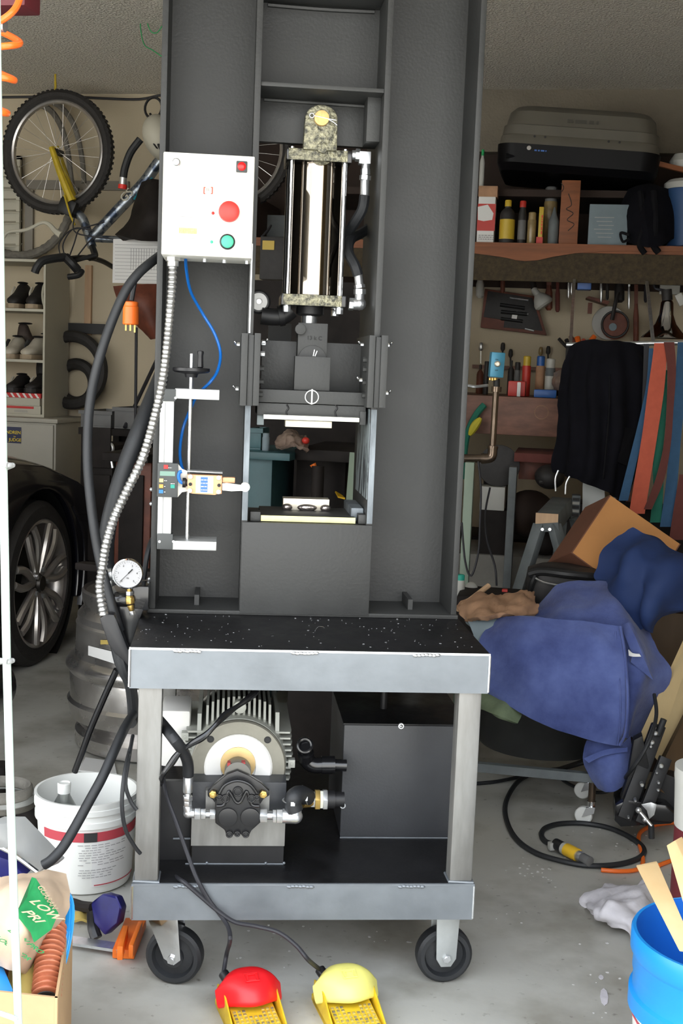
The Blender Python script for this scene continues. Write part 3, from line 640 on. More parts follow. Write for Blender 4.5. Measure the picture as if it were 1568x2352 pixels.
# ------------------------------------------------------------------ control box
CBF = F-.135; ca,cb_,cc_,cd_ = P(376,350,CBF),P(586,357,CBF),P(578,594,CBF),P(369,585,CBF)
x0 = (ca.x+cd_.x)/2; x1 = (cb_.x+cc_.x)/2; z1 = (ca.z+cb_.z)/2; z0 = (cc_.z+cd_.z)/2
cbx = pb(B().box(x0,x1,CBF,CBF+.132,z0,z1),'control_box','box_white',bev=.003,label='white steel electrical control box')
def cp(px,py,d=0): q = P(px,py,CBF); return V((q.x,CBF-d,q.z))
def onbox(b,name,mat,**k): return pb(b,name,mat,cbx,**k)
onbox(B().box(x0+.001,x1-.001,CBF-.0025,CBF-.0002,z0+.001,z1-.001),'door','box_white',bev=.001)
q = cp(405,374); onbox(B().lathe(q,(0,-1,0),[(.0075,0),(.0075,.010),(.0055,.012),(.0035,.012)],20),'lock','zinc'); 
q = cp(555,384); rb = B(); rb.box(q.x-.0105,q.x+.0105,CBF-.008,CBF,q.z-.0105,q.z+.0105); onbox(rb,'pilot_bezel','bezel_dark',bev=.002); onbox(B().lathe(cp(555,384,.007),(0,-1,0),[(.008,0),(.008,.004),(.005,.006),(.001,.0065)],24),'pilot_lamp','lamp_red',label='red square-bezel pilot lamp')
q = cp(526,489); onbox(B().lathe(q,(0,-1,0),[(.012,0),(.012,.012),(.019,.016),(.0200,.020),(.0188,.026),(.012,.029),(.0005,.030)],36),'stop_button','estop_red',label='red mushroom stop button')
q = cp(522,556); onbox(B().lathe(q,(0,-1,0),[(.0148,0),(.0148,.007),(.0125,.009),(.0122,.006),(.001,.006)],32),'start_bezel','bezel_dark'); onbox(B().lathe(cp(522,556,.006),(0,-1,0),[(.0118,0),(.0118,.003),(.009,.0045),(.001,.0045)],32),'start_button','button_green',label='green start button')
onbox(B().lathe(cp(489,490),(0,-1,0),[(.0033,0),(.003,.003),(.0005,.0045)],16),'indicator','estop_red',label='small red indicator'); onbox(B().lathe(cp(486,556),(0,-1,0),[(.0033,0),(.003,.003),(.0005,.0045)],16),'indicator','button_green',label='small green indicator')
def lab(x0_,y0_,x1_,y1_,mt,d=.003,nm='sticker'): 
    a = cp(x0_,y0_); b2 = cp(x1_,y1_); return onbox(B().box(a.x,b2.x,CBF-d,CBF-.0026,b2.z,a.z),nm,mt)
lab(408,497,459,548,'paper_white'); lab(411,523,452,538,'label_yellow',.0033)
lab(461,427,492,445,'label_cream')
tb = B(); o = cp(466,442,.0034); tb.text('[',.014,o,XA,ZA); tb.text(']',.014,cp(484,442,.0034),XA,ZA); onbox(tb,'print','ink_red')
tb = B(); tb.dashes(cp(473,438,.0034),XA,ZA,.006,.005,2,3); tb.box(cp(411,499).x,cp(458,499).x,CBF-.0036,CBF-.003,cp(430,499).z,cp(430,498).z); tb.box(cp(411,548).x,cp(458,548).x,CBF-.0036,CBF-.003,cp(430,547.6).z,cp(430,547).z)
for yy in (526,530,534): 
    for xx in range(413,450,5):
        if random.random()<.8: tb.box(cp(xx,yy).x,cp(xx+random.uniform(1.5,4),yy).x,CBF-.0038,CBF-.0033,cp(430,yy+1).z,cp(430,yy).z)
onbox(tb,'print','ink_grey')
sc_ = B()
for x in (470,515,567): q = P(x,598,CBF+.06); sc_.cyl((q.x,CBF+.055,z0),(q.x,CBF+.055,z0-.006),.004,n=10)
onbox(sc_,'screw','zinc')
# conduit out of the box
cdy = CBF+.055
cpts = pl([(397,588,cdy+.0),(396,640,cdy),(392,700,cdy),(384,790,cdy-.01),(374,870,cdy-.03),(357,950,cdy-.05),(328,1050,cdy-.08),(290,1130,cdy-.09),(262,1190,cdy-.09),(244,1250,cdy-.09),(236,1300,cdy-.08),(229,1350,cdy-.08),(238,1412,cdy-.08)],FP)
pb(B().tube(cpts,.009,12,34,rf=lambda L,t: .0068+.0024*abs(math.sin(L*PI/.0092))),'flexible_conduit','conduit_steel',label='ribbed silver flexible conduit')
pb(B().hexn(P(397,586,cdy),P(397,600,cdy),.015).cyl(P(397,598,cdy),P(397,612,cdy),.0115),'conduit_connector','zinc',bev=.0008)
by = F+.05
pb(B().tube(pl([(426,586,CBF+.06),(428,620,by-.06),(438,670,by),(465,720,by+.04),(492,765,by+.04),(506,810,by+.03),(500,850,by),(482,878,by-.02),(455,905,by),(437,940,by+.02),(420,985,by+.03),(413,1040,by),(420,1080,by-.03),(428,1092,by-.05)],FP),.0032,8,8),'control_cable','blue_cable',label='blue control cable')
# ------------------------------------------------------------------ linear scale and limit switch
SY = F-.030
def sb(x0,x1,y0,y1,Y,th): return fb(x0,x1,y0,y1,Y,th)
def sbt(ax0,ax1,bx0,bx1,y0,y1,Y,th):  # leaning strip: top x range, bottom x range
    p = [P(ax0,y0,Y),P(ax1,y0,Y),P(bx1,y1,Y),P(bx0,y1,Y)]; return B().prism(p,(0,th,0))
sc1 = pb(B().box(P(364,1075,SY).x,P(396,1075,SY).x,SY,SY+.018,P(380,1248,SY).z,P(380,915,SY).z),'linear_scale','aluminium',bev=.001,label='aluminium linear scale bar')
xx = P(376,1080,SY).x; pb(B().box(xx-.0006,xx+.0006,SY-.0006,SY+.001,P(380,1240,SY).z,P(380,925,SY).z),'groove','ink_grey',sc1)
for y0,y1,nm in ((893,917,'scale_bracket'),(1242,1263,'scale_bracket')):
    dx = 0 if y0 < 1000 else -7
    k = pb(B().box(P(402+dx,y0,SY).x,P(504+dx,y0,SY).x,SY-.004,SY+.075,P(450,y1,SY).z,P(450,y0+1,SY).z),nm,'aluminium',bev=.0008,label='square aluminium bracket')
    k2 = pb(B().box(P(365+dx*.6,y0,SY).x,P(404+dx,y0,SY).x,SY-.006,SY+.02,P(385,(y1 if y0<1000 else y1-2)+(4 if y0<1000 else 0),SY).z,P(385,y0-(0 if y0<1000 else 16),SY).z),'end_clamp','readout_grey',bev=.001)
    cs = B()
    for x,y in ((372,914),(403,914)) if y0 < 1000 else ((366,1244),(398,1244)): q = P(x,y,SY-.007); cs.cyl(q,q+V((0,.004,0)),.0026,n=12)
    pb(cs,'screw','zinc',k2)
RX = P(434,1060,SY+.035).x
pb(B().cyl((RX,SY+.035,P(430,1243,SY).z),(RX,SY+.035,P(437,812,SY).z),.0042,n=16),'adjusting_rod','bright_steel')
q = V((RX,SY+.035,P(437,852,SY+.03).z))
hw = pb(B().lathe(q,ZA,[(.012,-.013),(.014,-.006),(.020,-.005),(.034,-.003),(.038,0),(.038,.006),(.030,.007),(.016,.005),(.010,.006),(.001,.006)],36),'hand_wheel','black_plastic',label='black hand wheel on the rod')
pb(B().lathe(q+V((.018,-.012,.006)),ZA,[(.004,0),(.0065,.003),(.0055,.026),(.007,.032),(.006,.035),(.001,.036)],18),'handle','black_plastic',hw)
ro = pb(B().box(P(361,1100,SY-.018).x,P(408,1100,SY-.018).x,SY-.018,SY+.02,P(385,1142,SY-.018).z,P(385,1064,SY-.018).z),'digital_readout','readout_grey',bev=.0015,label='dark digital readout with coloured buttons')
RYF = SY-.0182
def rd(x0,y0,x1,y1,mt,d,nm): a = P(x0,y0,RYF); b2 = P(x1,y1,RYF); return pb(B().box(a.x,b2.x,RYF-d,RYF+.001,b2.z,a.z),nm,mt,ro)
def cr(x,y): return 340+x/4.704, 780+y/4.704
for (xa,ya,xb,yb,mt,d,nm) in ((170,1352,216,1395,'btn_red',.003,'button'),(128,1420,290,1475,'lcd',.0006,'display'),(122,1500,165,1540,'btn_yellow',.003,'button'),(120,1562,163,1602,'btn_orange',.003,'button'),(243,1565,287,1605,'btn_teal',.003,'button'),(118,1620,163,1660,'btn_blue',.003,'button')):
    (u0,v0),(u1,v1) = cr(xa,ya),cr(xb,yb); rd(u0,v0,u1,v1,mt,d,nm)
tb = B()
for wd_,x,y in ((.007,218,1388),(.007,172,1528),(.003,172,1590),(.008,243,1560),(.003,172,1650)): u0,v0 = cr(x,y); tb.dashes(P(u0,v0,RYF-.0006),XA,ZA,wd_,.003,1,x)
pb(tb,'print','paper_white',ro)
fun = [P(u,v,SY-.006) for u,v in (cr(322,1340),cr(365,1395),cr(425,1420),cr(425,1640),cr(365,1650),cr(318,1705))]
pb(B().prism(fun,(0,.003,0)),'switch_bracket','box_white',bev=.0005)
LY = SY-.030
ls = pb(B().prism([P(*cr(x,y),LY) for x,y in ((425,1458),(800,1470),(795,1668),(735,1672),(725,1680),(480,1665),(425,1652))],(0,.028,0)),'limit_switch','switch_orange',bev=.0012,label='orange limit switch with roller lever')
pb(B().prism([P(*cr(x,y),LY-.004) for x,y in ((425,1418),(803,1438),(803,1446),(425,1428))],(0,.035,0)),'cover_plate','aluminium',ls)
pb(B().prism([P(*cr(x,y),LY-.0008) for x,y in ((517,1475),(706,1480),(700,1662),(515,1655))],(0,.001,0)),'label_plate','paper_white',ls)
pb(B().prism([P(*cr(x,y),LY-.0014) for x,y in ((568,1485),(645,1488),(640,1648),(565,1644))],(0,.0008,0)),'label_print','ink_blue',ls)
tb = B(); 
for i in range(4): tb.dashes(P(*cr(572,1520+i*36),LY-.0018),XA,ZA,.013,.0034,1,i)
pb(tb,'print','paper_white',ls)
sw = B()
for x,y in ((456,1482),(762,1494),(450,1632),(760,1646)): q = P(*cr(x,y),LY-.003); sw.lathe(q,YA,[(.0045,0),(.0045,.004)],16)
pb(sw,'screw','zinc',ls,bev=.0003)
sw = B()
for x,y in ((456,1563),(766,1575)): q = P(*cr(x,y),LY-.0016); sw.cyl(q,q+V((0,.004,0)),.0035,n=14)
pb(sw,'screw_hole','ink_dark',ls)
pb(B().lathe(P(*cr(372,1545),LY+.012),XA,[(.010,0),(.010,.006),(.007,.008),(.007,.012)],18),'cable_gland','black_plastic',ls)
pb(B().tube([P(*cr(x,y),LY+.01) for x,y in ((375,1550),(345,1530),(330,1480),(340,1435),(365,1425))],.0035,8),'cable_loop','blue_cable',ls)
pb(B().box(P(*cr(803,1495),LY).x,P(*cr(940,1495),LY).x,LY+.004,LY+.022,P(*cr(870,1552),LY).z,P(*cr(870,1492),LY).z),'switch_head','switch_orange',ls,bev=.002)
lv = [(802,1555),(850,1550),(960,1565),(1010,1572),(1045,1560),(1045,1640),(1000,1635),(900,1640),(802,1630)]
pb(B().prism([P(*cr(x,y),LY-.010) for x,y in lv],(0,.006,0)),'lever_arm','ivory_plastic',ls,bev=.001,label='white lever arm')
q = P(*cr(1048,1595),LY-.014); pb(B().lathe(q,YA,[(.003,-.001),(.0095,0),(.0095,.012)],28),'roller','ivory_plastic',ls)
sm_ = B()
for x,y in ((347,1124),(345,1157),(348,1330)): q = P(x,y,F+.02); sm_.ball((L0-.002,F+.02,q.z),.0045,10,6)
pb(sm_,'bolt','zinc')
# ------------------------------------------------------------------ hoses, valve, gauge on the left of the frame
hy = F+.06
pb(B().tube(pl([(366,588,hy+.05),(345,604,hy),(318,628,hy-.02),(290,665,hy-.03),(262,725,hy-.04),(235,800,hy-.05),(214,880,hy-.05),(203,960,hy-.06),(201,1060,hy-.08),(208,1150,hy-.1),(222,1250,hy-.11),(240,1330,hy-.12),(262,1410,hy-.13),(275,1450,hy-.13)],FP),.0098,12),'hydraulic_hose','black_rubber',label='long black hose looping left of the frame')
pb(B().tube(pl([(360,600,hy+.16),(330,612,hy+.14),(314,630,hy+.12),(308,655,hy+.12),(302,690,hy+.12)],FP),.0055,8),'hydraulic_hose','black_rubber')
pb(B().tube(pl([(372,860,hy+.10),(345,925,hy+.04),(318,990,hy),(287,1070,hy-.02),(262,1150,hy-.03),(247,1220,hy-.03),(243,1290,hy),(258,1345,hy)],FP),.0175,12),'hydraulic_hose','black_rubber',label='thick black sleeved hose')
pb(B().tube(pl([(372,1215,hy+.05),(350,1240,hy+.02),(338,1275,hy),(330,1330,hy)],FP),.006,8),'hydraulic_hose','black_rubber')
# plug hanging from its cord
q1 = P(301,690,hy+.12); q2 = P(300,745,hy+.12)
plg = pb(B().lathe(P(300,746,hy+.12),P(301,690,hy+.12)-P(300,746,hy+.12),[(.0155,0),(.0175,.002),(.0170,.038),(.0155,.040),(.0160,.048),(.013,.050),(.004,.050)],20),'power_plug','plug_orange',label='orange twist-lock power plug')
pg = B()
for x in (-.010,.0,.009): pg.box(q2.x+x-.0016,q2.x+x+.0016,q2.y-.006*(x==0)-.003,q2.y+.003-.006*(x==0),q2.z-.014-(.003 if x > 0 else 0),q2.z+.001)
pb(pg,'prong','brass',plg)
GY = hy-.14
gc = P(293.5,1318,GY)
gau = pb(B().lathe(gc+V((0,.022,0)),(0,-1,0),[(.020,0),(.0285,.002),(.0285,.016),(.0310,.018),(.0310,.024),(.0285,.0255),(.0280,.022),(.001,.022)],48),'pressure_gauge','chrome',label='round chrome pressure gauge')
gf = pb(B().cyl(gc+V((0,-.0002,0)),gc+V((0,-.0012,0)),.0278,n=48),'dial','gauge_face',gau)
tk = B()
for i in range(28):
    a = math.radians(-50+280*i/27); r0 = .0235 if i%3 else .0215
    u = V((math.cos(a),0,math.sin(a))); tk.bar(gc+u*r0+V((0,-.0018,0)),gc+u*.0255+V((0,-.0018,0)),.0004,.0004,up=(0,1,0))
for i,t in enumerate(('0','1','2','3','4','5')):
    a = math.radians(230-56*i); tk.text(t,.0055,gc+V((math.cos(a)*.0185,-.0018,math.sin(a)*.0185-.002)),XA,ZA,align='CENTER')
tk.text('PSI',.004,gc+V((0,-.0018,-.010)),XA,ZA,align='CENTER')
tk.bar(gc+V((-.0155,-.003,-.016)),gc+V((.004,-.003,.004)),.0009,.0006,up=(0,1,0)); tk.bar(gc+V((.001,-.003,.001)),gc+V((.0095,-.003,.010)),.0024,.0006,up=(0,1,0))
pb(tk,'needle_and_marks','ink_dark',gau)
g2 = B(); g2.cyl(P(296,1348,GY+.01),P(297,1358,GY+.01),.0048); g2.hexn(P(297,1368,GY+.01),P(297,1374,GY+.01),.0075); g2.cyl(P(297,1372,GY+.01),P(299,1386,GY+.01),.0085); g2.hexn(P(298,1374,GY+.01),P(299,1386,GY+.01),.0092); g2.cyl(P(299,1390,GY+.01),P(302,1402,GY+.01),.0068,.005)
pb(g2,'gauge_fitting','brass',gau,bev=.0004)
g3 = B(); g3.hexn(P(297,1358,GY+.01),P(297,1367,GY+.01),.0075); g3.hexn(P(303,1403,GY+.01),P(305,1412,GY+.01),.0066); pb(g3,'gauge_nut','zinc',gau,bev=.0004)
vb = B(); vb.cyl(P(262,1378,GY+.03),P(300,1378,GY+.03),.016); vb.box(P(292,1370,GY+.03).x,P(342,1370,GY+.03).x,GY+.02,GY+.09,P(310,1400,GY+.03).z,P(310,1345,GY+.03).z); vb.cyl(P(240,1372,GY+.03),P(264,1376,GY+.03),.010)
vb.prism([P(x,y,GY+.02) for x,y in ((300,1370),(340,1375),(318,1430),(300,1490),(296,1500),(268,1430),(262,1400))],(0,.06,0))
vv = pb(vb,'control_valve','black_gloss',bev=.003,label='black hydraulic control valve')
vz = B(); vz.cyl(P(243,1322,GY+.05),P(258,1320,GY+.05),.014); vz.cyl(P(252,1330,GY+.05),P(250,1350,GY+.05),.009); vz.hexn(P(250,1348,GY+.05),P(260,1366,GY+.05),.010); vz.cyl(P(240,1330,GY+.06),P(262,1328,GY+.06),.010); pb(vz,'valve_fitting','zinc',vv)
hb_ = [(228,1420),(244,1410),(262,1412),(270,1430),(298,1502),(300,1540),(285,1520),(262,1500),(248,1478)]
pb(B().prism([P(x,y,GY-.035) for x,y in hb_],(0,.03,0)),'lever_housing','black_plastic',vv,bev=.004,label='black plastic lever boot')
pb(B().tube(pl([(275,1500,GY-.02),(285,1540,GY-.02),(300,1575,GY+.0),(306,1640,GY+.05),(300,1660,GY)],FP),.012,10).tube(pl([(262,1470,GY-.02),(275,1525,GY-.02),(292,1545,GY-.02)],FP),.010,10),'hydraulic_hose','black_rubber')
pb(B().tube(pl([(306,1640,GY+.0),(285,1675,GY-.06),(262,1725,GY-.1),(235,1785,GY-.13),(205,1840,GY-.15),(175,1895,GY-.17),(145,1945,GY-.19),(118,1975,GY-.2),(100,1987,GY-.2)],FP),.0098,12),'hydraulic_hose','black_rubber',label='black hose running down past the white bucket')
pb(B().tube(pl([(268,1538,GY+.04),(240,1600,GY+.06),(210,1670,GY+.08),(188,1730,GY+.1),(172,1772,GY+.12)],FP),.007,10),'steel_pipe','black_gloss',label='glossy black pipe slanting down')
pb(B().tube(pl([(300,1715,YT+.1),(292,1745,YT),(284,1790,YT-.04),(280,1850,YT-.05),(288,1905,YT-.04),(310,1945,YT-.02),(322,1960,YT-.012)],FP),.0038,8),'pedal_cord_loop','black_rubber')
pb(B().tube(pl([(305,1690,YT+.1),(296,1740,YT+.03),(288,1800,YT),(300,1840,YT),(314,1860,YT+.0)],FP),.0038,8),'pedal_cord_loop','black_rubber')
# hose and taped cable in front of the motor
pb(B().tube(pl([(352,1640,YT+.12),(372,1662,YT+.10),(398,1695,PY-.04),(420,1725,PY-.02),(431,1752,PY),(432,1780,FYT)],FP),.0108,12),'hydraulic_hose','black_rubber')
pb(B().tube(pl([(590,1588,PY+.04),(560,1612,PY+.02),(520,1640,PY),(498,1662,PY-.02),(470,1690,PY-.03),(440,1708,PY-.03),(412,1728,PY-.03),(392,1755,PY-.03),(374,1780,PY-.03),(366,1800,PY)],FP),.0062,10,8,rf=lambda L,t:.0058+.0012*math.sin(L*95)),'taped_cable','black_gloss',label='lumpy black taped cable')
# ================================================================== left side of the garage
pm('tire_rubber', (.020,.018,.017), .7, 0, .3, 30, bump=.4, bscale=160)
pm('tire_wall_brown', (.10,.06,.04), .7, 0, .3, 20)
pm('old_tire', (.16,.15,.13), .8, 0, .3, 30, bump=.3, bscale=150)
pm('rim_alloy', (.50,.48,.46), .3, .85, .15, 20)
pm('wheel_alloy', (.50,.47,.44), .28, .75, .2, 6)
pm('wheel_dark', (.05,.045,.04), .4, .6, .2, 8)
pm('car_paint', (.006,.006,.010), .22, 0, coat=.6)
pm('car_trim', (.008,.008,.009), .6)
pm('car_glass', (.01,.012,.014), .05, 0, coat=.5)
pm('amber', (.8,.16,.02), .3)
pm('fork_yellow', (.50,.36,.02), .4, .1, .15, 30)
pm('frame_silver', (.30,.33,.36), .3, .7, 0, 8, col2=(.06,.08,.12), thr=(.45,.55), stretch=(3,3,3))
pm('teal_metal', (.02,.28,.38), .3, .4)
pm('cord_dark', (.02,.02,.025), .6)
pm('shelf_white', (.47,.45,.37), .6, 0, .04, 6)
pm('cabinet_putty', (.40,.38,.32), .5, 0, .05, 4)
pm('shoe_black', (.018,.016,.016), .6, 0, .3, 40)
pm('shoe_brown', (.05,.035,.028), .7, 0, .3, 30)
pm('shoe_white', (.50,.46,.38), .6, 0, .1, 30)
pm('sole_tan', (.36,.28,.19), .7, 0, .15, 30)
pm('box_red', (.55,.03,.03), .6)
pm('sticker_navy', (.01,.015,.07), .4)
pm('sticker_yellow', (.80,.62,.03), .5)
pm('wall_grey', (.24,.22,.19), .8)
pm('wood_lath', (.50,.33,.20), .7, 0, .2, 20, stretch=(1,1,.1))
pm('leather_brown', (.13,.035,.018), .6, 0, .4, 14)
pm('keg_steel', (.42,.40,.38), .30, .9, 0, 7, col2=(.62,.60,.58), rvar=.12, bump=.12, bscale=30)
pm('bucket_white', (.80,.81,.78), .45, 0, .03, 4)
pm('clear_plastic', (.75,.78,.74), .15, trans=.85, spec=.5)
pm('cardboard', (.52,.34,.18), .85, 0, .08, 8, bump=.1)
pm('bag_tan', (.60,.45,.32), .55, 0, .12, 6, bump=.4, bscale=22)
pm('wire_blue', (.02,.30,.75), .35)
pm('plastic_blue', (.03,.30,.75), .4)
pm('tube_yellow', (.48,.36,.10), .5, 0, .15, 10)
pm('rack_wire', (.62,.74,.66), .4, .15)
pm('hose_orange', (.90,.16,.02), .35)
pm('clamp_orange', (.82,.18,.02), .45, 0, .1, 20)
pm('handle_navy', (.02,.02,.16), .5, 0, .2, 20)
pm('grey_plastic', (.13,.13,.13), .6, 0, .2, 6)
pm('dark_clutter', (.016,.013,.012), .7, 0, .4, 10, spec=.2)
pm('label_red', (.50,.06,.08), .6)
pm('burgundy', (.10,.01,.015), .6)
def wl(b, name, mat, parent=None, **k): return b.build(name, mat, parent, FW, **k)
def A(x, y, Y): return at(x, y, Y)
def pxm(px, Y): return px*Y/FPX*1.02
def wheel(t, c, ax, R_, tr, tiremat, nsp=28, spokes=True, nm='wheel', tread=True):
    c = V(c); w_ = wl(B().torus(c, ax, R_-tr, tr, 56, 10), nm, tiremat, t)
    wl(B().torus(c, ax, R_-2.1*tr, tr*.45, 56, 8, 1.4), 'rim', 'rim_alloy', w_)
    if tread:
        kb = B(); u, v, a = basis(ax)
        for i in range(72):
            th = 2*PI*i/72; d = u*math.cos(th)+v*math.sin(th); tt = a.cross(d)
            for s in (-1, 1): kb.bar(c+d*(R_-.004)+a*(s*tr*.5), c+d*(R_-.0005)+a*(s*tr*.5), .010, .012, up=tt)
        wl(kb, 'tread', tiremat, w_, kind='stuff')
    if spokes:
        sb_ = B(); u, v, a = basis(ax)
        for i in range(nsp):
            th = 2*PI*i/nsp; th2 = th+(.5 if i%4 < 2 else -.5); s = 1 if i%2 else -1
            sb_.cyl(c+(u*math.cos(th2)+v*math.sin(th2))*.02+a*(s*.025), c+(u*math.cos(th)+v*math.sin(th))*(R_-2.1*tr), .0011, n=4)
        wl(sb_, 'spokes', 'rim_alloy', w_, kind='stuff')
        wl(B().cyl(c-V(ax)*.04, c+V(ax)*.04, .016, n=16), 'hub', 'black_satin', w_)
    return w_
# ------------------------------------------------------------------ bicycle hung by its front wheel
BYC = WALLY-.42
bike = thing('bicycle', 'silver mountain bicycle with yellow fork hung from the ceiling by its front wheel', 'bicycle', A(200,600,BYC))
c1 = A(132,350,BYC); Rw = pxm(142,BYC)
w1 = wheel(bike, c1, V((.10,1,0)), Rw, .026, 'tire_rubber')
rf_ = B(); u_ = XA; 
for a0_,a1_ in ((-62,-48),(-44,-30)):
    ps = [c1+V((math.cos(math.radians(a))*(Rw-.045),-.012,math.sin(math.radians(a))*(Rw-.045))) for a in range(a0_,a1_+1,2)]
    rf_ = B().tube(ps,.009,6,1); wl(rf_,'reflector','paper_white',w1)
c2 = A(532,342,BYC+.02); wheel(bike, c2, YA, Rw, .024, 'tire_rubber')
wl(B().tube(pl([(118,338,BYC-.06),(140,400,BYC-.06),(165,462,BYC-.055)]),.020,10,rf=lambda L,t:.013+.010*t),'fork','fork_yellow',bike,label='yellow fork blade')
wl(B().tube(pl([(128,338,BYC+.06),(150,400,BYC+.06),(172,462,BYC+.055)]),.016,10),'fork','fork_yellow',bike)
wl(B().tube(pl([(148,448,BYC-.08),(160,490,BYC-.085),(172,517,BYC-.08)]),.005,8),'brake_strap','fork_yellow',bike)
wl(B().rbox(A(164,478,BYC),(.085,.13,.075),Matrix.Rotation(.4,3,'Y')),'fork_crown','black_satin',bike,bev=.012)
wl(B().tube(pl([(168,485,BYC),(188,500,BYC),(200,530,BYC),(212,568,BYC)]),.022,12),'head_tube','frame_silver',bike)
wl(B().tube(pl([(205,553,BYC),(262,492,BYC),(330,420,BYC),(372,365,BYC),(450,300,BYC)]),.027,14),'down_tube','frame_silver',bike,label='silver and black down tube')
tx = B(); p0 = A(272,470,BYC-.03); p1 = A(335,405,BYC-.03); tx.text('GS',.075,p0+V((0,0,-.02)),(p1-p0),ZA.cross(p1-p0).cross(p1-p0)*-1); 
uu = (p1-p0).normalized(); vv_ = uu.cross(V((0,1,0)))*-1
tx = B().text('GS',.055,A(285,466,BYC-.032),uu,vv_ if vv_.z > 0 else -vv_,.001); wl(tx,'lettering','shelf_white',bike)
wl(B().tube(pl([(212,548,BYC),(285,550,BYC),(370,543,BYC),(470,520,BYC),(500,400,BYC)]),.017,12),'top_tube','frame_silver',bike)
wl(B().tube(pl([(212,568,BYC-.02),(218,588,BYC-.1),(205,592,BYC-.14)]),.016,10),'stem','black_satin',bike)
wl(B().tube(pl([(84,622,BYC-.42),(98,600,BYC-.38),(140,596,BYC-.28),(175,592,BYC-.2),(205,592,BYC-.14),(235,600,BYC-.02),(262,615,BYC+.1)]),.012,8),'handlebar','black_satin',bike)
wl(B().tube(pl([(80,626,BYC-.42),(86,612,BYC-.42),(102,598,BYC-.40),(150,590,BYC-.3)]),.019,10),'grip','black_rubber',bike)
wl(B().tube(pl([(157,636,BYC-.3),(180,632,BYC-.3),(188,622,BYC-.28)]),.014,10),'brake_lever','black_satin',bike)
wl(B().tube(pl([(150,590,BYC-.3),(165,605,BYC-.3),(178,620,BYC-.28)]),.022,8),'shifter','black_satin',bike)
wl(B().tube(pl([(168,600,BYC-.22),(222,585,BYC-.2)]),.010,8),'bar_end','black_satin',bike)
for pts in (((140,592),(136,560),(160,530),(195,522),(240,510)),((150,592),(145,560),(170,525),(215,530)),((158,592),(170,560),(180,530),(195,522)),((170,500),(175,535),(250,548),(280,552)),((175,592),(200,560),(215,545))):
    wl(B().tube([A(x,y,BYC-.12) for x,y in pts],.0035,6,6),'brake_cable','cord_dark',bike)
bc = B(); bc.tube(pl([(308,458,BYC-.04),(325,435,BYC-.05),(350,408,BYC-.05)]),.005,6).tube(pl([(314,448,BYC-.02),(340,432,BYC-.07),(352,412,BYC-.06)]),.004,6)
wl(bc,'bottle_cage','teal_metal',bike)
tag(wl(B().tube(pl([(127,188,BYC),(127,205,BYC),(122,226,BYC),(118,212,BYC)]),.006,8).cyl(A(127,192,BYC),A(127,150,BYC),.005,n=8),'ceiling_hook','fork_yellow'),'yellow vinyl coated hook at the top of the hanging bicycle wheel','hook')
# other tires
for pts_,lb_,r_ in (([(60,250),(80,243),(100,244),(122,260),(142,295),(155,345),(162,400),(166,432)],'curved grey mudguard seen through the spokes, nearer the left',.015),([(84,238),(104,231),(124,236),(146,252),(166,280),(180,320),(189,370),(193,420)],'curved ribbed grey mudguard seen through the spokes, nearer the right',.014)):
    mg = tag(wl(B().tube(pl([(x,y,WALLY-.10) for x,y in pts_]),r_,8,8),'curved_mudguard','old_tire'),lb_,'mudguard',group='mudguards hung behind the bicycle')
tag(wl(B().tube(pl([(x,y,WALLY-.10) for x,y in ((172,430),(163,480),(146,525),(112,565),(65,586),(15,584),(-40,560))]),.024,10,8,rf=lambda L,t:.023+.002*math.sin(L*160)),'hanging_tire','old_tire'),'grey knobbly tire hanging low behind the handlebar','tire')
# wall strips, louvre panel, wire
tag(wl(B().box(A(64,430,WALLY).x,A(298,430,WALLY).x,WALLY-.02,WALLY-.002,A(180,437,WALLY).z,A(180,416,WALLY).z),'wall_strip','wall_grey'),'horizontal grey strip fixed on wall behind the bicycle','strip')
tag(wl(B().box(A(62,430,WALLY).x,A(80,430,WALLY).x,WALLY-.022,WALLY-.002,A(70,592,WALLY).z,A(70,437.5,WALLY).z),'wall_strip','wall_grey'),'vertical grey strip fixed on wall above the shoe shelf','strip')
lp = thing('louvre_panel','pale slatted panel standing against the wall behind the bicycle wheel','panel',A(20,590,WALLY-.05))
wl(B().box(A(-60,500,WALLY).x,A(-52,500,WALLY).x,WALLY-.06,WALLY-.03,A(0,592,WALLY).z,A(0,362,WALLY).z).box(A(48,500,WALLY).x,A(56,500,WALLY).x,WALLY-.06,WALLY-.03,A(0,592,WALLY).z,A(0,362,WALLY).z).box(A(-60,500,WALLY).x,A(56,500,WALLY).x,WALLY-.06,WALLY-.03,A(0,370,WALLY).z,A(0,362,WALLY).z).box(A(-60,500,WALLY).x,A(56,500,WALLY).x,WALLY-.04,WALLY-.03,A(0,592,WALLY).z,A(0,362,WALLY).z),'panel_frame','shelf_white',lp)
for i in range(8):
    y = 380+i*26; wl(B().bar(A(-51,y,WALLY-.045),A(48,y,WALLY-.045),.045,.006,up=(0,-.5,1)),'slat','shelf_white',lp)
tag(wl(B().tube(pl([(-60,224,WALLY-.03),(40,223,WALLY-.03),(150,222,WALLY-.03),(240,226,WALLY-.03),(320,228,WALLY-.03),(372,218,WALLY-.03),(420,220,WALLY-.03)]),.006,6),'wall_cable','cord_dark'),'black cable run along the top of the wall under the ceiling','cable')
tag(wl(B().tube(pl([(8,545,5.5),(22,532,5.5),(60,528,5.5),(95,512,5.5),(112,515,5.5),(128,532,5.5),(140,540,5.5)]),.012,8,rf=lambda L,t:.008+.020*max(0,t-.55)),'plastic_hanger','shelf_white'),'white plastic hanger hooked over the lower grey tire','hanger')
tag(wl(B().tube(pl([(322,320,5.5),(300,350,5.5),(287,385,5.5),(283,408,5.5)]),.018,10),'bar_lock','black_rubber'),'curved black padded bar lock with a red end beside the bicycle','lock')
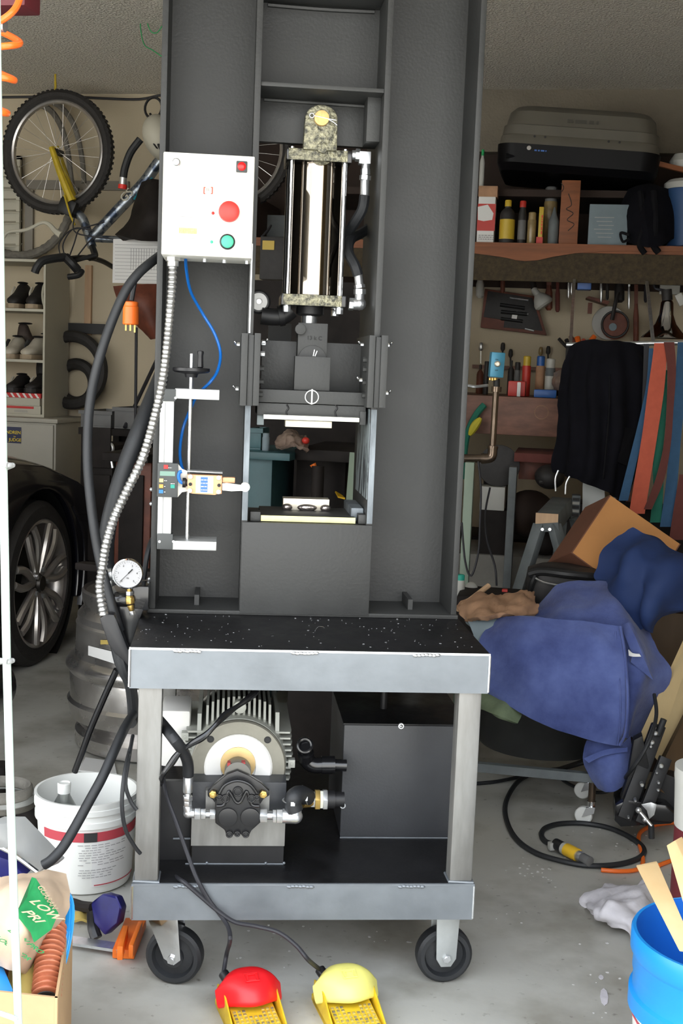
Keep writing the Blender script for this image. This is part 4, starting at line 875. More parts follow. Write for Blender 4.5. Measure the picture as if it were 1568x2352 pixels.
lk = bpy.data.objects['bar_lock']
wl(B().cyl(A(283,406,5.5),A(282,424,5.5),.017,n=14),'ferrule','zinc',lk); wl(B().cyl(A(282,424,5.5),A(281,434,5.5),.020,n=14),'end_cap','estop_red',lk,label='red end cap')
hm = thing('bicycle_helmet','white and black vented helmet hanging beside the press column','helmet',A(365,355,5.3))
wl(B().ball(A(372,318,5.3),(.105,.12,.075),24,14,Matrix.Rotation(1.15,3,'Y')),'shell','shelf_white',hm)
for a_,b_2 in ((352,300),(345,325),(362,340)):
    wl(B().ball(A(a_+8,b_2,5.21),(.040,.02,.010),12,8,Matrix.Rotation(1.0,3,'Y')),'vent','black_plastic',hm)
wl(B().torus(A(352,248,5.4),(.3,1,0),.045,.006,20,6,1).tube(pl([(345,262,5.4),(352,275,5.35),(365,285,5.35)]),.006,6),'strap','black_plastic',hm)
tag(wl(B().sheet([pl([(338,425,5.5),(352,420,5.45),(372,425,5.5),(400,430,5.5)]),pl([(322,470,5.48),(345,465,5.38),(372,468,5.4),(400,470,5.5)]),pl([(305,515,5.48),(335,512,5.36),(370,512,5.38),(400,515,5.5)]),pl([(272,545,5.5),(318,548,5.4),(368,545,5.42),(400,548,5.5)])],.05,5,.012,6,3),'storage_bag','dark_clutter'),'black cloth bag hanging behind the bicycle frame','bag')
cal = tag(wl(B().box(A(259,600,5.55).x,A(380,600,5.55).x,5.55,5.556,A(310,651,5.55).z,A(310,550,5.55).z),'wall_calendar','paper_white'),'white printed calendar sheet hanging left of the press column','calendar')
gb = B()
for i in range(11): yy = 562+i*8; gb.box(A(264,yy,5.55).x,A(366,yy,5.55).x,5.5485,5.5498,A(310,yy+.8,5.55).z,A(310,yy,5.55).z)
for i in range(12): gb.box(A(300+i*6,600,5.55).x,A(300.7+i*6,600,5.55).x,5.5485,5.5498,A(310,620,5.55).z,A(310,570,5.55).z)
wl(gb,'print','ink_grey',cal,kind='stuff')
tag(wl(B().sheet([pl([(262,658,5.5),(310,655,5.46),(372,655,5.5)]),pl([(275,690,5.48),(320,690,5.42),(372,690,5.48)]),pl([(315,740,5.48),(345,735,5.44),(372,735,5.48)]),pl([(348,775,5.5),(360,775,5.47),(374,775,5.5)])],.025,5,.01,8,5),'leather_holster','leather_brown'),'brown leather tool holster hanging below the calendar','holster')
q = A(360,655,WALLY-.03); tag(wl(B().lathe(q,(0,-1,0),[(.030,.0),(.034,.012),(.030,.016),(.055,.018),(.066,.012),(.075,.022),(.078,.012),(.074,.0)],40),'white_reel','bucket_white'),'white plastic reel behind the black hoses','reel')
tag(wl(B().box(A(197,700,WALLY).x,A(212,700,WALLY).x,WALLY-.02,WALLY-.001,A(205,770,WALLY).z,A(205,610,WALLY).z),'wood_lath','wood_lath'),'thin upright wood lath nailed on the wall','lath')
tag(wl(B().box(A(150,750,WALLY).x,A(250,750,WALLY).x,WALLY-.06,WALLY-.021,A(205,767,WALLY).z,A(205,744,WALLY).z),'wall_rail','car_trim'),'black rail on the wall crossing the wood lath','rail')
tag(wl(B().torus(A(165,850,WALLY-.1),(.1,1,0),pxm(80,6),.03,48,8),'car_hose','tire_rubber'),'dark tire hanging on the wall right of the shoe shelf','tire')
tag(wl(B().torus(A(175,880,WALLY-.05),(.12,1,0),pxm(46,6),.03,40,8),'small_tire','tire_rubber'),'small dark tire beside the shoe shelf side panel','tire')
bpy.data.objects['car_hose'].name = 'wall_tire'
# ------------------------------------------------------------------ shoe shelf on the putty cabinet
SHY = 5.80
sx1 = A(103,780,SHY).x; sx0 = sx1-.62; dS = .30
def zy(y,Y=SHY,x=60): return A(x,y,Y).z
su = thing('shoe_shelf','cream open shelf unit of shoes standing on the putty cabinet','shelf',(sx0/2+sx1/2,SHY,zy(957)))
t2 = .011
wl(B().box(sx1-.010,sx1,SHY,SHY+dS,zy(957),zy(592)),'side_panel','shelf_white',su); wl(B().box(sx0,sx0+.010,SHY,SHY+dS,zy(957),zy(592)),'side_panel','shelf_white',su)
levels = [zy(957),zy(832),zy(715)]
for z in levels+[zy(601)]: wl(B().box(sx0+.010,sx1-.010,SHY+.002,SHY+dS-.004,z,z+.013),'shelf_board','shelf_white',su)
def shoe(x, y, z, L, Hh, Wd, mat, sole, yaw, label, group, accent=None, am=None):
    base = V((x,y,z)); t = thing('shoe',label,'shoe',base,FW,group)
    R_ = Matrix.Rotation(yaw,3,'Z'); G = lambda a,b,c_: base+R_@V((a,b,c_))
    secs = [(0,.55,.62),(.06,.8,.95),(.2,.85,1.0),(.38,.80,.92),(.55,.88,.62),(.75,1.0,.45),(.92,.8,.36),(1,.35,.2)]
    vs = B(); n = 14; rings = []
    for s,wf,hf in secs:
        r_ = []
        for k in range(n):
            th = 2*PI*k/n; cx_, cz_ = math.cos(th), math.sin(th)
            r_.append(G((s-.5)*L, cx_*Wd*.5*wf, .018+Hh*hf*.5*(1+cz_)))
        rings.append(r_)
    fs = []; allv = [p for r_ in rings for p in r_]
    for i in range(len(rings)-1):
        for k in range(n): fs.append((i*n+k,i*n+(k+1)%n,(i+1)*n+(k+1)%n,(i+1)*n+k))
    fs.append(tuple(range(n))); fs.append(tuple((len(rings)-1)*n+k for k in range(n)))
    vs.add(allv,fs); wl(vs,'upper',mat,t,sm=60)
    so = [G((s-.5)*L*1.04, sg*Wd*.52*wf, 0.001) for s,wf,hf in secs for sg in (1,)]+[G((s-.5)*L*1.04, -Wd*.52*wf, 0.001) for s,wf,hf in reversed(secs)]
    wl(B().prism(so,(0,0,.024)),'sole',sole,t,bev=.003)
    wl(B().ball(G(-.22*L,0,.018+Hh*.97),(Wd*.5,Wd*.33,.006),14,6,R_),'opening','car_trim',t)
    if accent:
        for i in range(accent):
            a_ = -.05+i*.09
            pts = [G(a_*L+.0, sd_*0-Wd*.46, .03+Hh*.15) for sd_ in (1,)]+[G((a_+.08)*L,-Wd*.47,.018+Hh*.5),G((a_-.02)*L,-Wd*.40,.018+Hh*.78)]
            wl(B().tube(pts,.006,6,4),'stripe',am,t)
    return t
g1 = 'shoes on the cream shelf'
def sxp(px): return A(px,700,SHY).x
zA,zB_,zC = zy(715)+.0135, zy(832)+.0135, zy(957)+.0135
shoe(sxp(18),SHY+.13,zA,.20,.12,.078,'shoe_black','sole_tan',-PI/2+.05,'black sneaker on the top shelf, nearer the left edge',g1,1,'shoe_white')
shoe(sxp(60),SHY+.13,zA,.20,.12,.078,'shoe_black','sole_tan',-PI/2+.1,'black sneaker on the top shelf, nearer the side panel',g1,1,'shoe_white')
tag(wl(B().torus((sxp(88),SHY+.1,zA+.072),(1,.06,0),.064,.005,24,8),'shoe_strap','shelf_white'),'pale loop strap standing at right on the top shelf','strap')
shoe(sxp(14),SHY+.10,zB_,.18,.10,.078,'shoe_white','sole_tan',-PI/2+.05,'white sneaker with dark chevrons at left on the middle shelf',g1,2,'ink_dark')
shoe(sxp(59),SHY+.10,zB_,.18,.10,.078,'shoe_white','sole_tan',-PI/2-.1,'white sneaker with dark chevrons right of centre on the middle shelf',g1,2,'ink_dark')
shoe(sxp(22),SHY+.245,zB_,.13,.17,.08,'shoe_brown','shoe_black',.0,'dark brown boot at the back of the middle shelf',g1)
shoe(sxp(74),SHY+.245,zB_,.10,.12,.08,'shoe_brown','shoe_black',.0,'dark brown boot behind the white sneakers at right',g1)
bxh = zC
for nm,y0,y1,mt,lb in (('shoe_box',932,947,'paper_white','white shoe box with red and white label, bottom of the stack'),('shoe_box',908,928,'paper_white','plain white shoe box in the middle of the stack'),):
    pass
bz = [zC, zy(936)+.003, zy(910)+.003, zy(908)+.003]
s1 = tag(wl(B().box(sxp(-60),sxp(94),SHY+.01,SHY+.24,zC,zC+.040),'shoe_box','shelf_white'),'cream shoe box with red labelled edge, lowest on the shelf','box',group='shoe boxes')
wl(B().box(sxp(4),sxp(78),SHY+.007,SHY+.0099,zC+.026,zC+.037),'label_band','box_red',s1); tb = B().dashes((sxp(34),SHY+.006,zC+.008),XA,ZA,.07,.012,2,4); wl(tb,'print','ink_grey',s1)
s2 = tag(wl(B().box(sxp(-60),sxp(92),SHY+.01,SHY+.24,zC+.041,zC+.078),'shoe_box','shelf_white'),'plain cream shoe box, middle of the stack','box',group='shoe boxes')
s3 = tag(wl(B().box(sxp(-60),sxp(94),SHY+.01,SHY+.24,zC+.079,zC+.102),'shoe_box','box_red'),'red and white striped shoe box lid, topmost of the stack','box',group='shoe boxes')
for i in range(7):
    x = sxp(2+i*14); wl(B().prism([(x,SHY+.0098,zC+.0795),(x+.012,SHY+.0098,zC+.0795),(x-.004,SHY+.0098,zC+.1015),(x-.016,SHY+.0098,zC+.1015)],(0,-.002,0)),'stripe','paper_white',s3)
shoe(sxp(22),SHY+.11,zC+.103,.20,.075,.08,'shoe_black','shoe_black',-PI/2+.05,'black shoe with white tongue at left on the striped box',g1,1,'shoe_white')
shoe(sxp(68),SHY+.11,zC+.103,.20,.078,.08,'shoe_black','shoe_black',-PI/2-.05,'black shoe with white tongue at right on the striped box',g1,1,'shoe_white')
CBY = 5.70; cx1 = A(127,1000,CBY).x; zcab = zy(957)-.001
cab = thing('storage_cabinet','putty coloured steel cabinet behind the dark car','cabinet',(cx1-.3,CBY,0))
wl(B().box(cx1-.8,cx1-.002,CBY+.012,CBY+.42,.02,zcab-.022),'body','cabinet_putty',cab,bev=.003); wl(B().box(cx1-.8,cx1+.012,CBY-.004,CBY+.43,zcab-.021,zcab),'top','cabinet_putty',cab,bev=.004)
wl(B().box(cx1-.8,cx1-.012,CBY,CBY+.0115,.06,zcab-.03),'door','cabinet_putty',cab,bev=.002)
def cy(x,y): return A(x,y,CBY)
wl(B().box(cy(-12,990).x,cy(49,990).x,CBY-.003,CBY-.0005,cy(20,1017).z,cy(20,980).z),'sticker','sticker_navy',cab,label='navy sticker with yellow letters')
tb = B(); o = cy(-7,995); tb.text('MENDREN',.0225,V((cy(2,995).x,CBY-.0035,cy(22,996).z)),XA,ZA); tb.text('JUDGE',.022,V((cy(21,1013).x,CBY-.0035,cy(22,1013).z)),XA,ZA); tb.text('for',.010,V((cy(32,1003).x,CBY-.0035,cy(32,1004).z)),XA,ZA); wl(tb,'sticker_letters','sticker_yellow',cab)
# ------------------------------------------------------------------ car
wc = AZ(95,1527,0); CWY = wc.y; CWX = wc.x; Rt = (A(92,1340,CWY).z)
car = thing('car','black car with twin-spoke alloy front wheel parked nose inward','car',(CWX-.8,CWY-1.2,0))
cwc = V((CWX-.11,CWY,Rt))
tire = wl(B().lathe(cwc,XA,[(Rt*.70,-.10),(Rt*.93,-.11),(Rt,-.085),(Rt,.085),(Rt*.93,.108),(Rt*.80,.112),(Rt*.76,.100)],56,cap=False),'tire','tire_rubber',car)
wl(B().lathe(cwc,XA,[(Rt*.70,-.10),(Rt*.70,.06),(Rt*.77,.098),(Rt*.79,.104),(Rt*.765,.109),(Rt*.73,.100)],56,cap=False),'rim','wheel_alloy',tire)
wl(B().cyl(cwc+V((.015,0,0)),cwc+V((.03,0,0)),Rt*.42,n=36),'brake_disc','wheel_dark',tire)
wl(B().lathe(cwc,XA,[(Rt*.2,.05),(Rt*.18,.09),(Rt*.10,.10),(Rt*.09,.112),(.001,.113)],28),'hub','wheel_dark',tire)
for k in range(7):
    for s in (-1,1):
        a0_ = 2*PI*k/7+.2; pts = []
        for t in (0,.25,.5,.75,1):
            r = Rt*(.12+.61*t); a_ = a0_+s*(.10+.02*t)+s*.10*math.sin(t*PI)
            pts.append(cwc+V((.085+.018*math.sin(t*PI*.7),math.cos(a_)*r,math.sin(a_)*r)))
        wl(B().tube(pts,.016,8,4),'spoke','wheel_alloy',tire)
ln = B()
for k in range(5): a_ = 2*PI*k/5; ln.hexn(cwc+V((.08,math.cos(a_)*.055,math.sin(a_)*.055)),cwc+V((.112,math.cos(a_)*.055,math.sin(a_)*.055)),.010)
wl(ln,'lug_nuts','zinc',tire,kind='stuff')
# side panel with wheel arch, hood, nose
nose = CWY+.72; ra = Rt*1.14
def zc(y,Y): return A(60,y,Y).z
arch = [(CWY+ra*math.cos(a_),Rt+ra*math.sin(a_)) for a_ in [math.radians(-18+216*i/24) for i in range(25)]]
side = [(nose-.02,.30),(nose-.06,.18)]+arch+[(CWY-2.3,.17),(CWY-2.3,.80),(CWY-1.3,.86),(CWY-.5,.84),(CWY,.79),(CWY+.35,.70),(nose-.12,.60),(nose-.03,.48)]
nS = len(side)
b_x = B().prism([(CWX-.03,y,z) for y,z in side],(.03,0,0)); wl(b_x,'fender','car_paint',car,bev=.010,label='black front fender')
wl(B().cyl((CWX-.26,CWY,Rt+.005),(CWX-.255,CWY,Rt+.005),ra*1.05,n=40).lathe((CWX-.26,CWY,Rt+.005),XA,[(ra*1.04,0),(ra*1.04,.24)],40,cap=False),'wheel_well','car_trim',car)
W2 = 1.62
def crs(Y,z,dr): return [V((CWX-.004-dr,Y,z-.03)),V((CWX-.05-dr,Y,z+.012)),V((CWX-.25-dr*.8,Y,z+.035)),V((CWX-W2/2,Y,z+.06)),V((CWX-W2+.25+dr*.8,Y,z+.035)),V((CWX-W2+.05+dr,Y,z+.012)),V((CWX-W2+dr,Y,z-.03))]
wl(B().sheet([crs(CWY-1.35,.88,0),crs(CWY-.9,.86,0),crs(CWY-.4,.835,0),crs(CWY,.785,0),crs(CWY+.4,.69,.02),crs(nose-.12,.585,.10)],.008,5),'hood','car_paint',car)
def nrow(z,dy): return [V((CWX-.004,nose-.30+dy,z)),V((CWX-.06,nose-.12+dy,z)),V((CWX-.30,nose+.02+dy,z)),V((CWX-W2/2,nose+.08+dy,z)),V((CWX-W2+.30,nose+.02+dy,z)),V((CWX-W2+.06,nose-.12+dy,z)),V((CWX-W2,nose-.30+dy,z))]
wl(B().sheet([nrow(.17,-.03),nrow(.32,0),nrow(.47,-.02),nrow(.60,-.14)],.02,5),'front_bumper','car_paint',car)
wl(B().box(CWX-W2,CWX-W2+.03,CWY-2.3,nose-.3,.2,.8),'far_side','car_paint',car)
wl(B().prism([(CWX-.12,CWY-2.3,.82),(CWX-.12,CWY-1.25,.87),(CWX-.28,CWY-1.75,1.22),(CWX-.30,CWY-2.3,1.26)],(-W2+.45,0,0)),'cabin','car_glass',car,bev=.02)
wl(B().box(CWX-W2,CWX,CWY-2.32,CWY-2.3,.17,.82),'rear_section','car_paint',car)
q = V((CWX-.02,nose-.20,zc(1218,nose-.2))); wl(B().rbox(q,(.03,.10,.04)),'side_marker','amber',car,bev=.008,label='orange side marker lamp')
# ------------------------------------------------------------------ dark workbench clutter left of the press
rk = thing('steel_rack','dark steel shelf rack against the wall left of the press','rack',A(240,1300,5.4))
rz_ = A(250,985,5.3).z; rxa,rxb = A(180,985,5.3).x, A(470,985,5.3).x
wl(B().box(rxa,rxb,5.3,5.75,rz_-.03,rz_),'shelf_board','dark_clutter',rk); wl(B().box(rxa,rxb,5.3,5.75,.5,.53),'shelf_board','dark_clutter',rk)
for x in (rxa+.01,rxb-.04):
    for y in (5.31,5.71): wl(B().box(x,x+.03,y,y+.03,0,rz_-.03),'upright','dark_clutter',rk)
wl(B().box(rxa,rxb,5.74,5.75,.02,rz_-.03),'back_panel','dark_clutter',rk)
def simple_bin(x0,x1,y0,y1,Y,dp,mat,name,label,cat='bin',zb_=None):
    a = A(x0,y1,Y); b = A(x1,y0,Y); z0 = a.z if zb_ is None else zb_
    bb = B(); bb.box(a.x,b.x,Y,Y+dp,z0,z0+.008); th=.008
    bb.box(a.x,b.x,Y,Y+th,z0+.008,b.z); bb.box(a.x,b.x,Y+dp-th,Y+dp,z0+.008,b.z); bb.box(a.x,a.x+th,Y+th,Y+dp-th,z0+.008,b.z); bb.box(b.x-th,b.x,Y+th,Y+dp-th,z0+.008,b.z)
    o = wl(bb,name,mat,None,label=label,cat=cat,bev=.002)
    wl(B().box(a.x-.008,b.x+.008,Y-.008,Y-.0005,b.z-.016,b.z),'rim',mat,o); return o
simple_bin(185,255,945,982,5.33,.3,'grey_plastic','storage_bin','grey plastic bin left on the dark steel rack',zb_=rz_+.001)
simple_bin(262,335,938,982,5.33,.3,'grey_plastic','storage_bin','grey plastic bin on the steel rack nearest the hoses',zb_=rz_+.001)
tag(wl(B().cyl(A(313,752,5.28),V((A(317,938,5.28).x,5.28,.001)),.007,n=8),'metal_rod','cord_dark'),'thin dark upright rod behind the orange plug','rod')
tag(wl(B().cyl(A(362,822,5.6),V((A(286,985,5.32).x,5.32,rz_+.008)),.009,n=8),'cue_stick','cord_dark'),'thin dark stick leaning across the grey bins','stick')
tag(wl(B().torus(A(252,1030,5.0),(.6,1,0),.022,.006,20,8).cyl(A(252,1042,5.0),A(258,1075,5.0),.008,n=8),'pipe_wrench','zinc'),'shiny ring ended wrench hanging behind the black hoses','wrench')
tag(wl(B().bar(A(234,1078,5.285),V((A(205,1140,4.6).x,4.97,.70)),.018,.012).cyl(A(236,1074,5.28),A(232,1082,5.28),.013,n=10),'clamp_bar','grey_plastic'),'grey green clamp bar between the hoses and the car','clamp')
tag(wl(B().cyl(A(313,1105,4.6),A(314,1262,4.6),.0035,n=6).cyl(A(300,1138,4.6),A(322,1258,4.6),.0035,n=6),'wire_stand','zinc'),'thin bare wires crossing behind the flexible conduit','wire')
gm = thing('drill_stand','dark brown machine stand left of the press frame','stand',A(300,1310,4.4))
wl(B().box(A(262,1200,4.5).x,A(345,1200,4.5).x,4.5,4.8,0,A(300,1060,4.5).z),'cabinet','leather_brown',gm,bev=.01); wl(B().box(A(245,1060,4.5).x,A(350,1060,4.5).x,4.45,4.85,A(300,1060,4.5).z,A(300,1040,4.5).z),'top','dark_clutter',gm,bev=.005)
wl(B().box(A(275,1200,4.5).x,A(330,1200,4.5).x,4.485,4.499,.15,A(300,1090,4.5).z),'door','dark_clutter',gm,bev=.004)
tk2 = thing('tool_cart','black tool cart standing beside the steel keg','cart',A(200,1500,4.95))
wl(B().box(A(200,1200,5.0).x,A(256,1200,5.0).x,5.0,5.28,.06,A(200,1020,5.0).z),'body','dark_clutter',tk2,bev=.01)
for i in range(4): z = .15+i*.2; wl(B().box(A(203,1200,5.0).x,A(253,1200,5.0).x,4.985,4.999,z,z+.17),'drawer','dark_clutter',tk2,bev=.003)
# ------------------------------------------------------------------ keg with plate on top
kg = AZ(300,1765,0); kx,ky = AZ(318,1740,0).x, AZ(318,1740,0).y+.19
KR = abs(A(172,1560,ky).x-kx); kz = A(250,1340,ky).z
keg = thing('beer_keg','dented stainless steel beer keg behind the black hoses','keg',(kx,ky,0))
K = KR
prof = [(K*.86,0),(K*.92,.01),(K*.92,kz*.10),(K*.86,kz*.13),(K*.90,kz*.16),(K*.98,kz*.20),(K,kz*.27),(K*1.01,kz*.30),(K*.98,kz*.32),(K*.985,kz*.46),(K*.98,kz*.475),(K,kz*.49),(K*1.03,kz*.515),(K*1.03,kz*.54),(K,kz*.565),(K*.94,kz*.585),(K*.93,kz*.62),(K*.92,kz*.77),(K*.93,kz*.785),(K*.91,kz*.80),(K*.91,kz*.84),(K*.84,kz*.89),(K*.86,kz*.92),(K*.87,kz*.985),(K*.85,kz),(K*.82,kz*.985),(K*.82,kz*.90),(.02,kz*.88)]
kb_ = wl(B().lathe((kx,ky,0),ZA,prof,64),'shell','keg_steel',keg)
def onkeg(px,py,off=.003):   # point on the keg surface facing the camera
    d = ray(px,py); o = V((0,0,H)); a = d.x**2+d.y**2; RR = K*.935+off; b = -2*(d.x*kx+d.y*ky); c_ = kx*kx+ky*ky-RR*RR; D = b*b-4*a*c_; t = (-b-math.sqrt(max(D,0)))/(2*a); return o+d*t
st = [[onkeg(x,y0_+(x-203)*sl,.002) for x in (203,218,234,250,264)] for y0_,sl in ((1483,.25),(1505,.32))]
wl(B().sheet(st,.002,3),'label','paper_white',keg,label='torn white label'); wl(B().sheet([[onkeg(x,y,.002) for x in (231,240,249)] for y in (1470,1480)],.002,3),'sticker','tube_yellow',keg)
pk = tag(wl(B().prism([A(172,1308,ky-.10)+V((0,0,0)),A(350,1330,ky-.16),A(352,1322,ky+.15),A(190,1303,ky+.1)],(0,0,.022)),'steel_plate','dark_clutter',bev=.004),'flat dark steel plate lying on the keg','plate')
# ------------------------------------------------------------------ white bucket with bottle
bq = AZ(200,2063,0); 
def bucket_at(pxl,pxr,pyb,hpx_front,name,label):
    m = (pxl+pxr)/2; f = AZ(m,pyb,0); return f
f = AZ(198,2064,0); RB = (A(312,1900,f.y).x-A(86,1900,f.y).x)/2*1.03; bkx,bky = f.x*(1+RB/f.length), f.y+RB*.88
bh = A(198,1855,bky-RB).z
bk = thing('plastic_bucket','white plastic bucket with red banded label beside the cart leg','bucket',(bkx,bky,0))
rb_ = RB*.86
wl(B().lathe((bkx,bky,0),ZA,[(.001,.004),(rb_*.98,.004),(rb_,.008),(RB*.94,bh*.74),(RB*.985,bh*.74),(RB*.985,bh*.80),(RB*.96,bh*.805),(RB*.965,bh*.87),(RB,bh*.875),(RB,bh*.93),(RB*.985,bh*.935),(RB*1.0,bh*.98),(RB*1.0,bh),(RB*.95,bh),(RB*.93,bh*.9),(rb_*.93,.02),(.001,.016)],64),'shell','bucket_white',bk)
def onb(ang,z,off=.0015):
    t = z/(bh*.74); r = rb_+(RB*.94-rb_)*t+off; return V((bkx+r*math.sin(ang),bky-r*math.cos(ang),z))
vang = math.atan2(-bkx,bky)  # direction to the camera
def band(z0,z1,a0_,a1_,mt,nm,off=.0015,lb=None):
    n = 14; wl(B().sheet([[onb(vang*-1*-1+a0_+(a1_-a0_)*i/n,z,off) for i in range(n+1)] for z in (z0,(z0+z1)/2,z1)],.0008,1),nm,mt,bk,label=lb)
va = math.atan2(bkx-0,bky-0)*-1
vang = -math.atan2(bkx,bky)*1.0
vang = math.atan2(0-bkx, bky-0)
band(bh*.60,bh*.70,vang-1.35,vang+1.1,'label_red','label_band',lb='red band'); band(bh*.10,bh*.595,vang-.25,vang+1.1,'paper_white','label_sheet'); band(bh*.60,bh*.70,vang-.42,vang-.16,'ink_dark','label_badge',.0024)
band(bh*.115,bh*.125,vang-.2,vang+1.0,'label_red','label_line',.0025)
ls_ = B()
for i in range(13):
    z = bh*(.56-.027*i-(.03 if i>8 else 0)); a0_ = vang-.18+random.uniform(0,.05); a1_ = vang+random.uniform(.45,.95)
    n = 8
    for j in range(n):
        if random.random() < .85:
            x0_,x1_ = a0_+(a1_-a0_)*j/n, a0_+(a1_-a0_)*(j+.8)/n; ls_.prism([onb(x0_,z,.0022),onb(x1_,z,.0022),onb(x1_,z+.0016,.0022),onb(x0_,z+.0016,.0022)],(0,-.0004,0))
wl(ls_,'label_text','ink_grey',bk,kind='stuff')
bt = thing('plastic_bottle','clear bottle with white screw cap standing in the white bucket','bottle',(bkx-.045,bky-.02,.018))
bcx = A(147,1830,bky-.02).x
bc = V((bcx,bky-.02,.0))
bzt = A(147,1797,bky-.02).z
wl(B().lathe(bc,ZA,[(.030,.020),(.034,.025),(.034,bzt-.075),(.030,bzt-.06),(.014,bzt-.03),(.0135,bzt-.02)],28),'body','clear_plastic',bt)
wl(B().lathe(bc,ZA,[(.0150,bzt-.024),(.0155,bzt-.002),(.0135,bzt),(.012,bzt-.003),(.001,bzt-.003)],24),'cap','bucket_white',bt)
# ------------------------------------------------------------------ bar clamp on the floor, paper, trough, hoops
bcl = thing('bar_clamp','bar clamp with orange jaw and dark blue handle on the floor','clamp',AZ(230,2165,0))
p0,p1 = AZ(150,2158,.018),AZ(292,2180,.018); wl(B().bar(p0,p1,.030,.006),'bar','zinc',bcl)
q = AZ(298,2160,.03); jd = (AZ(318,2112,.03)-AZ(285,2190,.03)); 
wl(B().bar(AZ(283,2192,.012),AZ(312,2118,.016),.045,.020).bar(AZ(275,2190,.03),AZ(288,2140,.032),.012,.03).bar(AZ(300,2186,.03),AZ(322,2130,.03),.010,.028),'jaw','clamp_orange',bcl,bev=.003,label='orange jaw')
hz = [(208,2072,.09),(235,2052,.09),(268,2058,.10),(279,2085,.08),(272,2120,.04),(240,2150,.02),(215,2120,.05)]
hv = [onz(x,y,z) for x,y,z in hz]; cc = V((0,0,0))
for p in hv: cc += p/len(hv)
wl(B().prism(hv,(.0,.035,-.012)),'handle','handle_navy',bcl,bev=.006,label='dark blue handle'); wl(B().tube([AZ(212,2100,.05),AZ(214,2130,.035),AZ(222,2155,.018)],.012,10),'trigger','black_plastic',bcl)
wl(B().tube([AZ(168,2075,.02),AZ(190,2082,.03),AZ(215,2085,.05)],.012,8),'rear_jaw','dark_clutter',bcl)
tag(wl(B().sheet([[AZ(165,2098,.012),AZ(185,2095,.02),AZ(208,2104,.012)],[AZ(168,2118,.008),AZ(190,2112,.018),AZ(212,2120,.008)]],.006,4,.004,20),'work_glove','tube_yellow'),'olive scrap of glove under the bar clamp','glove')
tag(wl(B().prism([AZ(180,1772,.004),AZ(196,1742,.004),AZ(262,1752,.004),AZ(268,1780,.004)],(0,0,.004)),'paper_sheet','paper_white'),'white paper sheet lying on floor behind the bucket','paper')
TY = 2.15
tr = [(-40,1905),(30,1898),(105,1990),(88,2006),(60,1990),(-40,1950)]
trg = thing('aluminium_trough','folded aluminium channel with a shiny lip above the box','channel',A(20,2000,TY))
wl(B().prism([A(x,y,TY+(x-30)*.0006) for x,y in ((-40,1893),(10,1893),(105,1990),(88,2004),(20,1950),(-40,1945))],(0.02,.05,0)),'channel','aluminium',trg,bev=.002)
wl(B().tube([A(-40,1930,TY-.01),A(20,1955,TY-.01),A(86,2003,TY-.01)],.005,8),'lip','chrome',trg); 
tag(wl(B().prism([A(x,y,TY+.05) for x,y in ((-30,1960),(20,1975),(58,2012),(40,2025),(-30,2010))],(0,.05,0)),'navy_case','handle_navy',bev=.006),'dark navy case edge under the aluminium channel','case')
for i,(x,y,r,zz,mt) in enumerate(((-2,1828,82,.16,'aluminium'),(-4,1836,84,.13,'old_tire'),(-2,1815,70,.19,'old_tire'))):
    q = onz(x,y,zz); tag(wl(B().torus(q,(0,.05,1),r*q.length/FPX,.0065 if i else .004,48,8,2.2),'metal_hoop',mt),('shiny thin metal hoop lying in the stack at left','grey hoop at the bottom of the stack at left','grey hoop on top of the stack at left')[i],'hoop',group='hoops at the left edge')
hs_ = thing('wheel_stand','black wheel stand holding the hoops at the left edge','stand',onz(20,1990,0))
q = onz(-2,1830,.1); wl(B().cyl((q.x,q.y,0.001),(q.x,q.y,.185),.03,n=20),'post','dark_clutter',hs_); wl(B().cyl((q.x,q.y,0.001),(q.x,q.y,.02),.12,n=28),'base','dark_clutter',hs_); wl(B().ball((q.x+.09,q.y-.03,.06),(.05,.04,.05),14,10),'knob','dark_clutter',hs_)
# ------------------------------------------------------------------ studded black case at the left edge
sc2 = thing('studded_case','rounded black case with bright studs at the left edge','case',A(10,1640,2.6))
wl(B().lathe(A(-30,1570,2.7)+V((0,-.10,0)),YA,[(.06,0),(.072,.012),(.075,.10),(.06,.115)],32),'case','black_gloss',sc2)
for a_ in (60,35,10,-15,-40,-62):
    q = A(-30,1570,2.7)+V((.068*math.cos(math.radians(a_)),-.105,.068*math.sin(math.radians(a_)))); wl(B().ball(q,(.0065,.004,.0065),12,8),'stud','zinc',sc2)
wl(B().cyl(A(-30,1570,2.7)+V((0,-.02,-.07)),V((A(-30,1570,2.7).x,2.66,0.001)),.012,n=12),'post','black_satin',sc2)
# ------------------------------------------------------------------ cardboard box of parts
zt_ = .27; k1 = onz(132,2292,zt_); k2 = onz(168,2062,zt_); bxl = k1.x-.36; sl = (k2.x-k1.x)/(k2.y-k1.y)
cbd = thing('cardboard_box','open cardboard box full of hose and bags at lower left','box',(k1.x-.18,k1.y+.18,0))
def wall_(p,q,th=.004,z1=zt_,nm='side'): 
    d = (q-p).normalized(); n_ = V((-d.y,d.x,0))*th; wl(B().prism([V((p.x,p.y,.001)),V((q.x,q.y,.001)),V((q.x,q.y,0))+n_+V((0,0,.001)),V((p.x,p.y,0))+n_+V((0,0,.001))],(0,0,z1-.001)),nm,'cardboard',cbd)
c_fr = V((k1.x,k1.y,0)); c_br = V((k2.x,k2.y,0)); c_fl = c_fr-V((.40,0.02,0)); c_bl = c_br-V((.40,.02,0))
wall_(c_fr,c_br); wall_(c_br,c_bl); wall_(c_bl,c_fl); wall_(c_fl,c_fr)
wl(B().prism([c_fr+V((0,0,.001)),c_br+V((0,0,.001)),c_bl+V((0,0,.001)),c_fl+V((0,0,.001))],(0,0,.005)),'bottom','cardboard',cbd)
